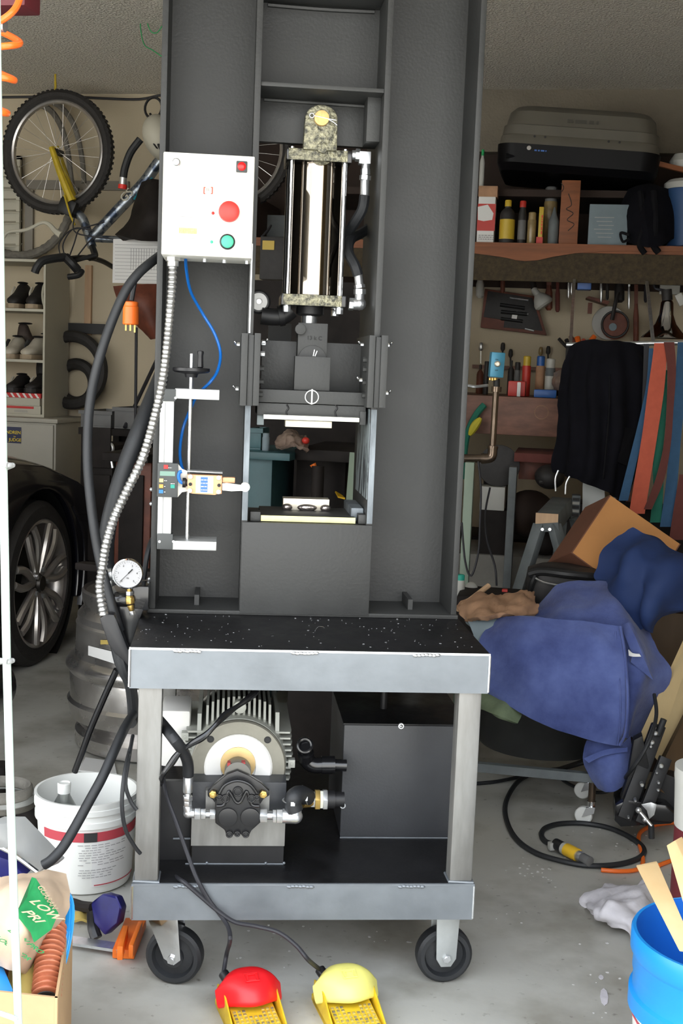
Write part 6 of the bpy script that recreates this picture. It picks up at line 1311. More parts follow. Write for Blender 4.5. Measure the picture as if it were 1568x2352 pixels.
boxthing(1225,1278,896,912,5.35,.14,'can_blue','parts_tray','flat blue parts tray on the front of the workbench','tray',zb2,bev=.006)
boxthing(1187,1196,878,893,5.38,.01,'paper_white','paper_tag','small white tag standing against the red tray','tag',zb2)
tag(wl(B().sheet([pl([(1276,860,5.5),(1292,856,5.45),(1305,862,5.5)]),pl([(1274,880,5.45),(1290,878,5.38),(1306,882,5.45)]),pl([(1280,905,5.5),(1294,904,5.45),(1304,905,5.5)])],.03,4,.008,12),'plastic_bag','bag_clear'),'crumpled pale plastic bag between the bench cans and the jacket','bag')
# switch box on bent pipe
PYp = 4.15
ps_ = thing('pipe_stand','upright bent iron pipe carrying a pale blue switch box','stand',A(1040,1300,PYp))
wl(B().cyl(A(1139,893,PYp),A(1130,1040,PYp),.0105,n=18),'pipe','pipe_bronze',ps_)
wl(B().cyl(A(1140,888,PYp),A(1139,900,PYp),.017,n=18),'pipe_collar','pipe_bronze',ps_); wl(B().tube([A(1131,1028,PYp),A(1129,1048,PYp),A(1118,1053,PYp),A(1108,1053,PYp)],.0165,14,5).cyl(A(1132,1024,PYp),A(1131,1030,PYp),.018,n=16).cyl(A(1112,1053,PYp),A(1105,1053,PYp),.018,n=16),'pipe_elbow','pipe_bronze',ps_); wl(B().cyl(A(1108,1053,PYp),A(1020,1053,PYp),.014,n=16).cyl(A(1020,1053,PYp),V((A(1020,1053,PYp).x,PYp,.001)),.014,n=16),'pipe_arm','pipe_bronze',ps_)
wl(B().cyl(A(1140,870,PYp),A(1140,890,PYp),.011,n=14),'pipe_nipple','shoe_black',ps_)
Rz = Matrix.Rotation(math.radians(2),3,'Y')@Matrix.Rotation(.25,3,'Z')
wl(B().rbox(A(1140,838,PYp),(.046,.035,.082),Rz),'switch_box','switch_blue',ps_,bev=.003,label='pale blue switch box')
q = A(1142,836,PYp-.022); wl(B().lathe(q,(0.2,-1,0),[(.010,-.006),(.010,.003),(.006,.006),(.001,.006)],20),'knob','die_bronze',ps_); tb = B(); tb.text('ON',.006,A(1137,827,PYp-.022),XA,ZA); tb.text('OFF',.006,A(1136,852,PYp-.022),XA,ZA); wl(tb,'print','ink_dark',ps_)
wl(B().cyl(A(1126,868,PYp-.01),A(1126,873,PYp-.01),.006,n=8).cyl(A(1132,868,PYp-.01),A(1132,874,PYp-.01),.006,n=8).cyl(A(1138,868,PYp-.01),A(1138,873,PYp-.01),.006,n=8),'terminal_screws','brass',ps_,kind='stuff')
wl(B().tube([A(1120,885,PYp+.02),A(1090,888,PYp+.05),A(1070,884,PYp+.05)],.005,6),'side_rod','zinc',ps_)
tag(wl(B().tube(pl([(1112,930,5.21),(1095,950,5.2),(1075,990,5.2),(1066,1040,5.2),(1064,1100,5.2)]),.014,8),'green_hose','belt_green'),'green hose curving down beside the pipe stand','hose')
tag(wl(B().tube(pl([(1104,960,5.17),(1090,978,5.17),(1078,1000,5.17)]),.013,8,rf=lambda L,t:.006+.012*math.sin(t*PI)),'yellow_handle','hose_yellow'),'yellow tool handle hanging by the green hose','handle')
# machine, post, crates under the bench
mt_ = thing('bench_grinder_motor','black motor on a stand behind the pipe stand','motor',A(1140,1300,4.7))
wl(B().cyl(A(1145,1070,5.05),A(1145,1070,5.35),.085,n=28),'motor','shoe_black',mt_,bev=.004); wl(B().box(A(1108,1080,5.05).x,A(1160,1080,5.05).x,5.15,5.38,A(1130,1272,4.98).z+.001,A(1130,1095,5.05).z),'pedestal','dark_clutter',mt_,bev=.004)
p = A(1073,1260,4.1); gp = tag(wl(B().box(A(1063,1160,4.1).x,A(1084,1160,4.1).x,4.1,4.14,.001,A(1073,1062,4.1).z),'machine_leg_post','pale_green_metal',bev=.002),'pale green steel post standing just right of the press column','post')
tag(wl(B().box(A(1168,1100,4.9).x,A(1186,1100,4.9).x,4.88,4.96,.001,A(1175,1072,4.9).z),'grey_post','grey_horse',bev=.003),'grey square post beside the black motor','post')
CZT = A(1130,1275,4.98).z
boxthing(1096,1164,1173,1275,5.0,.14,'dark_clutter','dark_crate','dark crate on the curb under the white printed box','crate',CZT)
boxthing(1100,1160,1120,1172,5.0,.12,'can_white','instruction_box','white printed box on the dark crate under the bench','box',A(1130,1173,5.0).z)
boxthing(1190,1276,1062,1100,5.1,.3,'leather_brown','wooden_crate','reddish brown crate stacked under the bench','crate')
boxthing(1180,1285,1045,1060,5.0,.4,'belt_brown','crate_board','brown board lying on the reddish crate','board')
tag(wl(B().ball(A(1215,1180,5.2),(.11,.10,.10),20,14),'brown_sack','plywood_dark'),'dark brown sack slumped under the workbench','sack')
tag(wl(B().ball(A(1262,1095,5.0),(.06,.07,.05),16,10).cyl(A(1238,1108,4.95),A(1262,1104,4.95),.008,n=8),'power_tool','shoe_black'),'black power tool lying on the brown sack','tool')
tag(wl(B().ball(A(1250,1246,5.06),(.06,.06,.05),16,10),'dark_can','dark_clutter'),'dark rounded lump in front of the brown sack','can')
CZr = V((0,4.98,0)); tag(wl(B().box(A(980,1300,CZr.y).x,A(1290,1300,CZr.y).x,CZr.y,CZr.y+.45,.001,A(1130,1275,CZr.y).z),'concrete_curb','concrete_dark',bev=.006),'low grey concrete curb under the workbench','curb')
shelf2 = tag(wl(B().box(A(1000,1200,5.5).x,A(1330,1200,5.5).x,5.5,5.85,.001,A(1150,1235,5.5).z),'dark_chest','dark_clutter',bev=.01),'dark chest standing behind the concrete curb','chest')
for pts,lb in (([(1098,1060,4.0),(1104,1120,4.0),(1102,1200,4.0),(1098,1270,4.0),(1082,1322,4.0),(1068,1290,4.0),(1060,1200,4.0)],'thin black cord looping down left of the white box'),([(1125,1120,4.2),(1114,1180,4.2),(1118,1240,4.1),(1136,1300,4.0),(1140,1345,4.0)],'thin black cord trailing down to the concrete curb')):
    tag(wl(B().tube(pl(pts),.0035,6,6),'power_cable','cord_dark'),lb,'cord',group='cords under the bench')
# jacket and sanding belts
JY = 4.75
hr = thing('hanging_rail','steel hanging rail fixed under the shelf at right','rail',A(1450,780,JY))
wl(B().cyl(A(1300,792,JY),A(1640,786,JY),.009,n=12),'rod','zinc',hr); 
for x in (1310,1500,1630): q = A(x,790,JY); wl(B().bar(q,V((q.x,SF+.01,zv+.01)),.012,.012),'bracket','zinc',hr)
jk = tag(wl(B().sheet([pl([(1312,800,JY),(1345,785,JY-.03),(1395,788,JY-.05),(1440,790,JY-.03),(1482,800,JY)]),
  pl([(1298,850,JY-.02),(1335,850,JY-.09),(1385,850,JY-.12),(1440,850,JY-.10),(1488,850,JY-.03)]),
  pl([(1292,920,JY-.03),(1330,925,JY-.10),(1380,930,JY-.15),(1440,930,JY-.12),(1482,925,JY-.04)]),
  pl([(1286,1000,JY-.03),(1325,1005,JY-.12),(1375,1015,JY-.16),(1430,1020,JY-.12),(1470,1020,JY-.05)]),
  pl([(1278,1060,JY-.03),(1320,1075,JY-.13),(1370,1085,JY-.16),(1415,1100,JY-.12),(1455,1110,JY-.05)]),
  pl([(1278,1085,JY-.03),(1318,1098,JY-.13),(1365,1118,JY-.16),(1412,1140,JY-.12),(1430,1160,JY-.05)])],.02,7,.014,7,9,(.014,4.5)),'work_jacket','jacket_navy',sm=80),'black work jacket hanging at the right end of the bench','jacket')
wl(B().tube(pl([(1400,860,JY-.14),(1398,950,JY-.16),(1385,1100,JY-.17)]),.004,6),'placket','jacket_black',jk); wl(B().sheet([pl([(1425,980,JY-.135),(1460,985,JY-.10)]),pl([(1415,1060,JY-.14),(1450,1075,JY-.09)])],.008,4),'pocket','jacket_black',jk)
def belt(rows, mat, label, Y=4.55):
    return tag(wl(B().sheet([[A(x0_,y,Y+dy),A(x1_,y,Y+dy)] for y,x0_,x1_,dy in rows]+[],.003,5),'sanding_belt',mat),label,'belt',group='sanding belts hung at the right')
belt([(788,1502,1532,.0),(830,1497,1530,0),(900,1487,1524,0),(1000,1474,1509,.0),(1100,1457,1493,.0),(1180,1444,1480,0)],'belt_orange','broad orange red sanding belt, widest of the hanging belts')
belt([(800,1490,1500,.06),(880,1484,1500,.06),(960,1468,1486,.06),(1060,1443,1462,.06),(1150,1420,1442,.06)],'belt_blue','slim blue sanding belt between the jacket and the orange belt')
belt([(850,1524,1532,.04),(940,1508,1530,.04),(1050,1499,1520,.04),(1120,1500,1512,.04)],'belt_green','green sanding belt hanging just right of the orange belt')
belt([(786,1524,1548,-.02),(850,1532,1552,-.02),(940,1530,1546,-.02),(1020,1524,1540,-.02),(1100,1505,1525,-.02),(1170,1478,1496,-.02)],'belt_brown','dark brown sanding belt curving across the green belt')
belt([(1090,1516,1524,.05),(1140,1500,1522,.05),(1200,1492,1518,.05)],'belt_green','lower green sanding belt end below the dark brown belt')
belt([(786,1556,1600,.02),(870,1550,1580,.02),(980,1540,1566,.02),(1100,1530,1556,.02),(1210,1515,1544,.02)],'belt_blue','wide dark blue sanding belt at the right edge')
belt([(1090,1560,1600,-.03),(1160,1548,1600,-.03),(1240,1536,1600,-.03)],'belt_brown','brown sanding belt at the right edge above the cloth')
belt([(790,1478,1490,.1),(870,1476,1490,.1),(1000,1470,1480,.1),(1120,1465,1475,.1)],'belt_dark','dark grey sanding belt half hidden by the jacket')
tag(wl(B().tube(pl([(1282,1080,4.6),(1275,1100,4.6),(1276,1128,4.6)]),.0035,6),'wire_hook','zinc'),'thin bare wire under the jacket, nearer the bench','wire',group='bare wires under the jacket')
tag(wl(B().tube(pl([(1308,1094,4.6),(1300,1110,4.6),(1298,1135,4.6)]),.0035,6),'wire_hook','zinc'),'thin bare wire above the sawhorse','wire',group='bare wires under the jacket')
tag(wl(B().prism([A(x,y,4.7) for x,y in ((1338,1098),(1388,1116),(1390,1230),(1336,1230))]+[],(0,.02,0)),'white_board','white_panel'),'white board standing behind the tilted carton','board')
tag(wl(B().prism([A(x,y,4.7) for x,y in ((1408,1122),(1414,1122),(1414,1230),(1408,1230))],(0,.03,0)),'white_strip','white_panel'),'narrow white strip standing behind the tilted carton','strip')
dc = tag(wl(B().box(A(1290,1200,4.75).x,XR-.02,4.85,5.05,.001,A(1400,1190,4.4).z),'tool_chest','dark_clutter',bev=.005),'dark tool chest behind the tilted carton and sawhorse','chest')
# sawhorse
SHh = 4.1
sw_ = thing('sawhorse','grey plastic sawhorse with a chewed plywood end','sawhorse',A(1240,1345,SHh))
wl(B().prism([A(1231,1178,SHh),A(1281,1182,SHh),A(1284,1222,SHh),A(1228,1222,SHh)],A(1290,1142,4.62)-A(1256,1180,SHh)),'beam','grey_horse',sw_,bev=.004)
wl(B().prism([A(x,y,SHh-.006) for x,y in ((1230,1178),(1282,1181),(1281,1200),(1229,1203))],(0,.005,0)),'plywood_end','wood_lath',sw_)
for a_,b_2,w_ in (((1240,1205),(1196,1345),.040),((1272,1205),(1312,1350),.040)):
    p0 = A(*a_,SHh+.02); p1 = A(*b_2,SHh-.05); dd = (p1-p0); p1 = p0+dd*((p0.z-.001)/(p0.z-p1.z)); wl(B().bar(p0,p1,w_,.03),'leg','grey_horse',sw_,bev=.004)
for a_,b_2 in (((1290,1195),(1275,1330)),((1320,1190),(1350,1330))):
    p0 = A(*a_,4.55); p1 = A(*b_2,4.6); dd = (p1-p0); p1 = p0+dd*((p0.z-.001)/(p0.z-p1.z)); wl(B().bar(p0,p1,.035,.03),'leg','grey_horse',sw_,bev=.004)
bl = B()
for x in (1245,1262): bl.cyl(A(x,1216,SHh-.008),A(x,1216,SHh+.005),.005,n=10)
wl(bl,'bolt_heads','zinc',sw_,kind='stuff')
rd_ = thing('clock_radio','small grey ribbed radio standing behind the sawhorse','radio',A(1320,1190,4.7)); wl(B().box(A(1312,1160,4.68).x,A(1332,1160,4.68).x,4.68,4.74,A(1320,1195,4.68).z,A(1320,1138,4.68).z),'case','grey_horse',rd_,bev=.003)
for i in range(5): wl(B().box(A(1314,1160,4.67).x,A(1330,1160,4.67).x,4.672,4.679,A(1320,1150+i*9,4.67).z,A(1320,1144+i*9,4.67).z),'vent','can_white' if i in (1,3) else 'shoe_black',rd_)
# tilted carton, black bag
KY = 3.80
fq = [A(1400,1137,KY+.10),A(1560,1249,KY+.06),A(1472,1388,KY-.05),A(1311,1270,KY)]
bk_v = V((-.07,.13,-.055))
ct = thing('tilted_carton','orange brown cardboard carton tipped on its side above the blue cloths','carton',fq[3])
wl(B().prism(fq,V((.0,.006,0))),'panel','carton_orange',ct); wl(B().prism([fq[0],fq[3],fq[3]+bk_v,fq[0]+bk_v],(.004,0,0)),'side_panel','carton_dark',ct); wl(B().prism([fq[1],fq[2],fq[2]+bk_v,fq[1]+bk_v],(.004,0,0)),'side_panel','carton_dark',ct); wl(B().prism([fq[0],fq[1],fq[1]+bk_v,fq[0]+bk_v],(0,0,-.004)),'side_panel','carton_orange',ct); wl(B().prism([fq[2],fq[3],fq[3]+bk_v,fq[2]+bk_v],(0,0,.004)),'side_panel','carton_dark',ct)
nb2 = thing('nylon_bag','black nylon tool bag with a silver zip under the carton','bag',A(1290,1385,3.75))
wl(loft([rring(A(1295,1385,3.79),.115,.08,.05,0.0),rring(A(1295,1385,3.79),.12,.085,.05,.06),rring(A(1295,1385,3.79),.115,.08,.05,.10),rring(A(1295,1385,3.79),.08,.06,.05,.115)]),'body','shoe_black',nb2); wl(B().tube(pl([(1216,1318,3.720),(1245,1312,3.710),(1300,1318,3.700),(1370,1325,3.720)]),.014,10),'top_roll','black_satin',nb2); wl(B().tube(pl([(1226,1326,3.705),(1250,1338,3.695),(1288,1345,3.695),(1330,1348,3.700)]),.003,6),'zip','zinc',nb2)
wl(B().tube(pl([(1214,1375,3.730),(1222,1340,3.710),(1230,1322,3.710)]),.009,8),'handle','black_satin',nb2)
def plh(l): return [at(a,b,c+.47) for a,b,c in l]
# support under the heap
BW = 3.15
YcF = AZ(1350,1896,0).y; zfr = A(1375,1790,YcF).z; fy_ = onz(1240,1752,zfr+.013).y
dr = (A(1402,1700,fy_+.15).x-A(1078,1700,fy_+.15).x)/2; dy0 = fy_+dr; dcx = A(1240,1700,dy0).x
drum = thing('black_tub','large round black plastic tub under the blue suede apron','tub',(dcx,dy0,zfr+.0125))
ztb0 = zfr+.0125; ztt = A(1240,1622,fy_).z
wl(B().lathe((dcx,dy0,0),ZA,[(dr*.88,ztb0),(dr*.90,ztb0+.01),(dr*.97,ztt-.05),(dr*1.0,ztt-.04),(dr*1.0,ztt-.012),(dr*.96,ztt),(dr*.80,ztt+.012),(dr*.5,ztt+.022),(.01,ztt+.024)],56),'tub','tub_black',drum)
wl(B().rbox((dcx-.01,dy0-dr*.88,ztt+.003),(.05,.02,.010)),'latch','grey_plastic',drum,bev=.002)
box2 = tag(wl(B().box(dcx-.11,dcx+.15,dy0-.05,dy0+.15,ztt+.026,A(1240,1450,dy0-.05).z),'plastic_crate','grey_horse',bev=.01),'grey crate hidden under the blue suede apron','crate')
rf2 = thing('rolling_frame','low steel rolling frame with white casters under the black tub','frame',AZ(1350,1895,0))
fx_r = A(1372,1790,YcF).x; fx_l = A(1040,1740,YcF).x; yb_f = YcF+.42
wl(B().box(fx_l,fx_r,YcF,YcF+.022,zfr-.012,zfr+.012),'rail','grey_horse',rf2); wl(B().box(fx_l,fx_r,yb_f,yb_f+.022,zfr-.012,zfr+.012),'rail','grey_horse',rf2)
wl(B().box(fx_r-.018,fx_r,YcF+.022,yb_f,zfr-.012,zfr+.011),'rail','grey_horse',rf2); wl(B().box(fx_l,fx_l+.018,YcF+.022,yb_f,zfr-.012,zfr+.011),'rail','grey_horse',rf2)
for k,(cx_,cy_) in enumerate(((fx_r-.012,YcF+.01),(fx_r-.012,YcF+.22),(fx_l+.012,YcF+.01),(fx_l+.012,yb_f))):
    r = .024; q = V((cx_-.018,cy_,0))
    wl(B().cyl((cx_,cy_,zfr-.012),(cx_,cy_,.060),.010,n=14),'post','pipe_bronze',rf2)
    cw = wl(B().lathe((q.x,q.y,r+.0005),V((.30,1,0)),[(.006,-.010),(r-.003,-.010),(r,-.007),(r,.007),(r-.003,.010),(.006,.010)],28),'caster_wheel','bucket_white',rf2,label='white caster wheel')
    wl(B().prism([V((q.x-.006,q.y-.018,r)),V((q.x+.026,q.y-.016,.036)),V((q.x+.028,q.y-.016,.054)),V((q.x+.004,q.y-.018,.052))],(0,.004,0)).cyl((cx_,cy_,.050),(cx_,cy_,.066),.012,n=12),'fork','chrome',cw)
# cloths
GL = tag(wl(B().sheet([plh([(1055,1392,3.1),(1095,1372,3.1),(1150,1378,3.12),(1188,1366,3.14),(1222,1372,3.18)]),plh([(1060,1412,3.02),(1095,1398,2.98),(1145,1398,2.98),(1185,1390,3.0),(1228,1392,3.08)]),plh([(1070,1428,2.98),(1100,1424,2.94),(1145,1420,2.94),(1190,1416,2.98),(1228,1414,3.04)])],.018,7,.018,20,6),'leather_glove','tan_leather',sm=80),'tan leather glove and scrap lying on the heap beside the press','glove')
tag(wl(B().sheet([plh([(1068,1424,3.0),(1110,1420,3.0),(1160,1418,3.0)]),plh([(1085,1445,2.96),(1120,1440,2.95),(1160,1440,2.96)]),plh([(1108,1500,2.96),(1125,1500,2.95),(1160,1500,2.96)])],.02,4),'pale_cloth','pale_blue_cloth'),'pale blue grey cloth edge under the tan leather','cloth')
tag(wl(B().sheet([plh([(1108,1590,2.93),(1150,1590,2.90),(1200,1600,2.90)]),plh([(1108,1610,2.90),(1150,1620,2.85),(1196,1640,2.86)]),plh([(1108,1628,2.90),(1140,1645,2.82),(1186,1662,2.84)])],.012,5,.008,18,3),'green_rag','green_cloth',sm=80),'faded green rag poking out under the blue suede','rag')
bottle(1043,1066,1320,1372,3.72,A(1055,1372,3.720).z,'teal_bottle','white bottle with a teal cap at the edge of the press','bottle','can_white','btn_teal',shape='can')
tag(wl(B().ball(A(1082,1350,3.770),(.020,.02,.018),16,10),'white_ball','can_white'),'rounded pale cap beside the teal topped bottle','cap')
tag(wl(B().cyl(A(1050,1400,3.520),A(1122,1345,3.620),.008,n=10),'broken_stick','wood_lath'),'short wooden handle slanting over the tan leather','handle')
tag(wl(B().box(A(1152,1360,3.720).x,A(1165,1360,3.720).x,3.72,3.74,A(1158,1368,3.720).z,A(1158,1354,3.720).z),'red_clip','can_red',bev=.002),'small red clip behind the tan leather glove','clip')
pile = tag(wl(B().box(A(1045,1400,3.590).x,A(1225,1400,3.590).x,3.61,3.80,A(1130,1470,3.570).z,A(1130,1378,3.570).z),'tool_box','dark_clutter',bev=.01),'dark toolbox behind the tan leather glove','toolbox')
tag(wl(B().sheet([plh([(1456,1217,3.20),(1500,1240,3.16),(1568,1275,3.16),(1640,1310,3.2)]),
  plh([(1398,1262,3.18),(1450,1265,3.06),(1530,1290,3.04),(1640,1340,3.15)]),
  plh([(1375,1300,3.16),(1435,1320,3.02),(1510,1335,2.98),(1640,1370,3.12)]),
  plh([(1358,1330,3.16),(1440,1365,3.0),(1500,1385,2.96),(1640,1400,3.12)]),
  plh([(1390,1380,3.14),(1450,1410,3.0),(1500,1420,2.98),(1640,1380,3.1)]),
  plh([(1440,1430,3.12),(1478,1446,3.02),(1500,1436,3.02),(1640,1376,3.1)])],.006,9,.016,7,11,(.020,2.6)),'blue_cloth','cloth_blue',sm=80),'dark blue nylon cloth draped over the tilted carton','cloth')
ap = thing('suede_apron','large blue suede welding apron draped over the black tub','apron',A(1300,1720,3.320))
wl(B().sheet([plh([(1228,1402,3.12),(1262,1362,3.14),(1310,1340,3.14),(1370,1338,3.14),(1410,1342,3.14)]),
  plh([(1200,1425,3.05),(1265,1400,3.04),(1330,1385,3.02),(1400,1385,3.02),(1450,1385,3.10)]),
  plh([(1190,1450,3.0),(1280,1440,2.98),(1360,1430,2.94),(1440,1440,2.96),(1486,1440,3.06)]),
  plh([(1190,1500,3.0),(1300,1500,2.98),(1400,1490,2.92),(1470,1500,2.90),(1512,1510,3.02)]),
  plh([(1200,1560,3.0),(1310,1560,2.96),(1410,1550,2.90),(1480,1555,2.88),(1530,1552,3.0)]),
  plh([(1220,1620,3.0),(1320,1620,2.95),(1420,1620,2.88),(1462,1625,2.88),(1492,1625,2.98)]),
  plh([(1300,1680,2.98),(1360,1690,2.92),(1420,1690,2.87),(1438,1690,2.88),(1450,1690,2.95)])],.006,8,.010,9,5,(.010,2.5)),'back_panel','suede_blue',ap,sm=80)
wl(B().sheet([plh([(1145,1418,2.96),(1210,1416,2.91),(1290,1422,2.89),(1370,1430,2.87),(1424,1438,2.86)]),
  plh([(1104,1462,2.93),(1190,1470,2.86),(1280,1475,2.84),(1370,1480,2.83),(1434,1485,2.83)]),
  plh([(1108,1520,2.91),(1190,1530,2.84),(1280,1540,2.82),(1370,1545,2.81),(1440,1550,2.81)]),
  plh([(1115,1575,2.90),(1190,1595,2.83),(1280,1610,2.80),(1370,1625,2.79),(1440,1640,2.80)]),
  plh([(1122,1590,2.90),(1190,1635,2.82),(1280,1676,2.79),(1350,1698,2.78),(1420,1713,2.79)])],.006,9,.009,8,2,(.007,2.2)),'front_panel','suede_blue',ap,sm=80)
wl(B().tube(plh([(1424,1438,2.845),(1434,1500,2.82),(1441,1600,2.785),(1436,1680,2.775),(1422,1712,2.775)]),.004,6).tube(plh([(1413,1450,2.848),(1422,1550,2.80),(1424,1650,2.778),(1418,1712,2.775)]),.0022,6),'welt','suede_blue',ap)
wl(B().sheet([plh([(1348,1700,2.84),(1380,1706,2.82),(1420,1712,2.82),(1448,1690,2.86)]),plh([(1338,1745,2.84),(1375,1742,2.80),(1420,1738,2.80),(1449,1730,2.84)]),plh([(1356,1785,2.84),(1385,1782,2.80),(1420,1780,2.80),(1446,1775,2.83)]),plh([(1375,1810,2.84),(1395,1816,2.81),(1415,1813,2.81),(1436,1796,2.83)])],.006,7,.006,10,8),'tail','suede_blue',ap,sm=80)
wl(B().sheet([plh([(1340,1742,2.80),(1390,1722,2.79),(1440,1716,2.80)]),plh([(1352,1752,2.795),(1390,1735,2.785),(1440,1726,2.80)])],.004,5),'fold','suede_blue',ap)
wl(B().sheet([plh([(1428,1438,2.90),(1440,1470,2.86),(1450,1500,2.86),(1447,1520,2.86)]),plh([(1445,1430,2.88),(1462,1465,2.85),(1480,1510,2.85),(1500,1560,2.88)])],.010,5,.004,16),'flap','suede_blue',ap)
wl(B().sheet([plh([(1443,1492,2.845),(1452,1500,2.84),(1468,1502,2.84)]),plh([(1444,1506,2.845),(1455,1508,2.84),(1472,1508,2.84)])],.003,4),'tag_label','paper_white',ap,label='small white tag')
# boards and cabinet at right
bc_ = thing('wooden_cabinet','dark brown wooden cabinet at the right edge behind the boards','cabinet',(A(1520,1700,3.85).x,3.85,0))
cxa = A(1465,1700,3.85).x; czt = A(1520,1390,3.85).z
wl(B().box(cxa,cxa+.9,3.85,4.25,.002,czt),'body','plywood_dark',bc_,bev=.004)
wl(B().box(cxa+.01,cxa+.42,3.838,3.8495,.05,czt-.02),'door','board_brown',bc_,bev=.003); wl(B().box(cxa+.43,cxa+.88,3.838,3.8495,.05,czt-.02),'door','board_brown',bc_,bev=.003)
def board(pts,mat,label,th=.018): return tag(wl(B().prism(pts,(.006,th,0)),'leaning_board',mat,bev=.001),label,'board',group='boards leaning at the right edge')
board([A(1568,1470,3.570),A(1640,1380,3.620),A(1640,1500,3.620),A(1515,1755,3.320),A(1468,1690,3.340)],'board_pale','pale pine board leaning behind the black jack')
board([A(1640,1500,3.540),A(1640,1760,3.520),A(1540,1830,3.280),A(1485,1800,3.240),A(1520,1755,3.250)],'board_brown','dark brown board leaning nearest the right edge')
# jack
JK = 3.22
jn = thing('lifting_jack','black perforated lifting jack with bright pins on the floor','jack',AZ(1470,1905,0))
wl(B().bar(A(1432,1880,JK),A(1512,1665,JK+.08),.036,.028,up=(0,1,0)),'rail','black_satin',jn,bev=.002); wl(B().bar(A(1470,1890,JK-.03),A(1528,1740,JK+.02),.030,.03,up=(0,1,0)),'rail','black_satin',jn,bev=.002)
wl(B().prism([A(x,y,JK) for x,y in ((1412,1850),(1440,1838),(1530,1850),(1560,1880),(1540,1893),(1425,1900),(1410,1885))],(0,.12,0)),'base','black_gloss',jn,bev=.005)
wl(B().prism([A(x,y,JK+.03) for x,y in ((1455,1700),(1475,1690),(1490,1760),(1475,1840),(1420,1850),(1440,1790))],(0,.04,0)),'side_plate','black_satin',jn,bev=.003)
wl(B().prism([A(x,y,JK+.05) for x,y in ((1510,1770),(1560,1790),(1565,1880),(1500,1880))],(0,.06,0)),'foot','black_satin',jn,bev=.004)
wl(B().cyl(A(1510,1688,JK+.05),A(1524,1652,JK+.05),.0085,n=14),'grip','black_rubber',jn)
for x,y,r in ((1474,1804,.006),(1459,1840,.005),(1512,1798,.005),(1511,1815,.005),(1508,1775,.004),(1443,1878,.004),(1518,1760,.007),(1505,1685,.007),(1502,1672,.006),(1494,1715,.005),(1497,1706,.007)):
    q = A(x,y,JK-.02 if y > 1730 else JK+.04); wl(B().lathe(q,(0,-1,0),[(r*.9,-.02),(r*.9,0),(r*.5,.003)],10),'pin','zinc',jn)
wl(B().prism([A(x,y,JK-.055) for x,y in ((1472,1848),(1495,1843),(1508,1848),(1502,1872),(1490,1882),(1485,1862))],(0,.006,0)),'bell_crank','zinc',jn,bev=.001); wl(B().cyl(A(1466,1861,JK-.06),A(1496,1897,JK-.07),.0045,n=10).ball(A(1466,1861,JK-.06),.008,12,8).ball(A(1481,1883,JK-.065),.0065,12,8),'crank_rod','zinc',jn)
wl(B().cyl(A(1495,1896,JK-.07),A(1496,1925,JK-.07),.008,n=12),'crank_grip','black_rubber',jn)
# cords on the floor
Zc = .008
def fl_(lst, r, nm, mt, lb, ct='cord', z=None): return tag(wl(B().tube([onz(x,y,(r+.0005) if len(t_)==0 else t_[0]) for x,y,*t_ in lst],r,8,6),nm,mt),lb,ct)
pcb = fl_([(1340,1752,.03),(1290,1765,.01),(1240,1773),(1195,1790),(1166,1830),(1160,1870),(1180,1920),(1222,1955),(1280,1975),(1350,1988),(1420,1985),(1468,1970),(1478,1950),(1450,1925),(1400,1902),(1340,1891),(1285,1892),(1252,1902),(1243,1917),(1252,1932),(1280,1943,.014)],.0070,'extension_cable','black_rubber','thick black cable looped on the floor with a yellow connector')
pa_ = onz(1275,1938,.020); pb2 = onz(1362,1983,.020); dv = (pb2-pa_)
for t0_,t1_,mt,r,nm in ((0,.22,'black_plastic',.0145,'boot'),(.22,.30,'can_white',.0155,'collar'),(.30,.60,'plug_yellow',.0165,'sleeve'),(.60,.72,'zinc',.0135,'ring'),(.72,.92,'grey_plastic',.0125,'nose')):
    wl(B().cyl(pa_+dv*t0_,pa_+dv*t1_,r,n=20),nm,mt,pcb,bev=.001)
wl(B().rbox(pa_+dv*.02+V((-.012,-.006,-.004)),(.014,.016,.02),Matrix.Rotation(.5,3,'Z')),'clip','can_white',pcb,bev=.002)
fl_([(1090,1800),(1140,1795),(1200,1783),(1260,1772,.018),(1330,1750,.03),(1345,1742,.04)],.0055,'floor_cable','black_rubber','black cord running from behind the cart leg under the tub')
tag(wl(B().tube([A(1502,1595,3.340),A(1507,1640,3.280),A(1495,1690,3.220),A(1470,1740,3.200),A(1440,1780,3.240),onz(1420,1806,.05),onz(1385,1820,.02),onz(1345,1816,.007),onz(1305,1800,.007),onz(1280,1782,.007),onz(1268,1772,.008)],.0050,8,7),'black_cable','black_rubber'),'black cord curving down beside the blue suede apron','cord')
fl_([(1380,1998),(1420,2001),(1460,1998),(1475,1985),(1474,1960),(1466,1930),(1472,1910),(1500,1896),(1540,1890),(1580,1888)],.0055,'orange_cable','plug_orange','orange cord lying in a curve beside the black jack')
fl_([(1512,1988),(1545,1976),(1600,1966)],.0055,'orange_cable','plug_orange','short length of orange cord passing under the pine sticks')
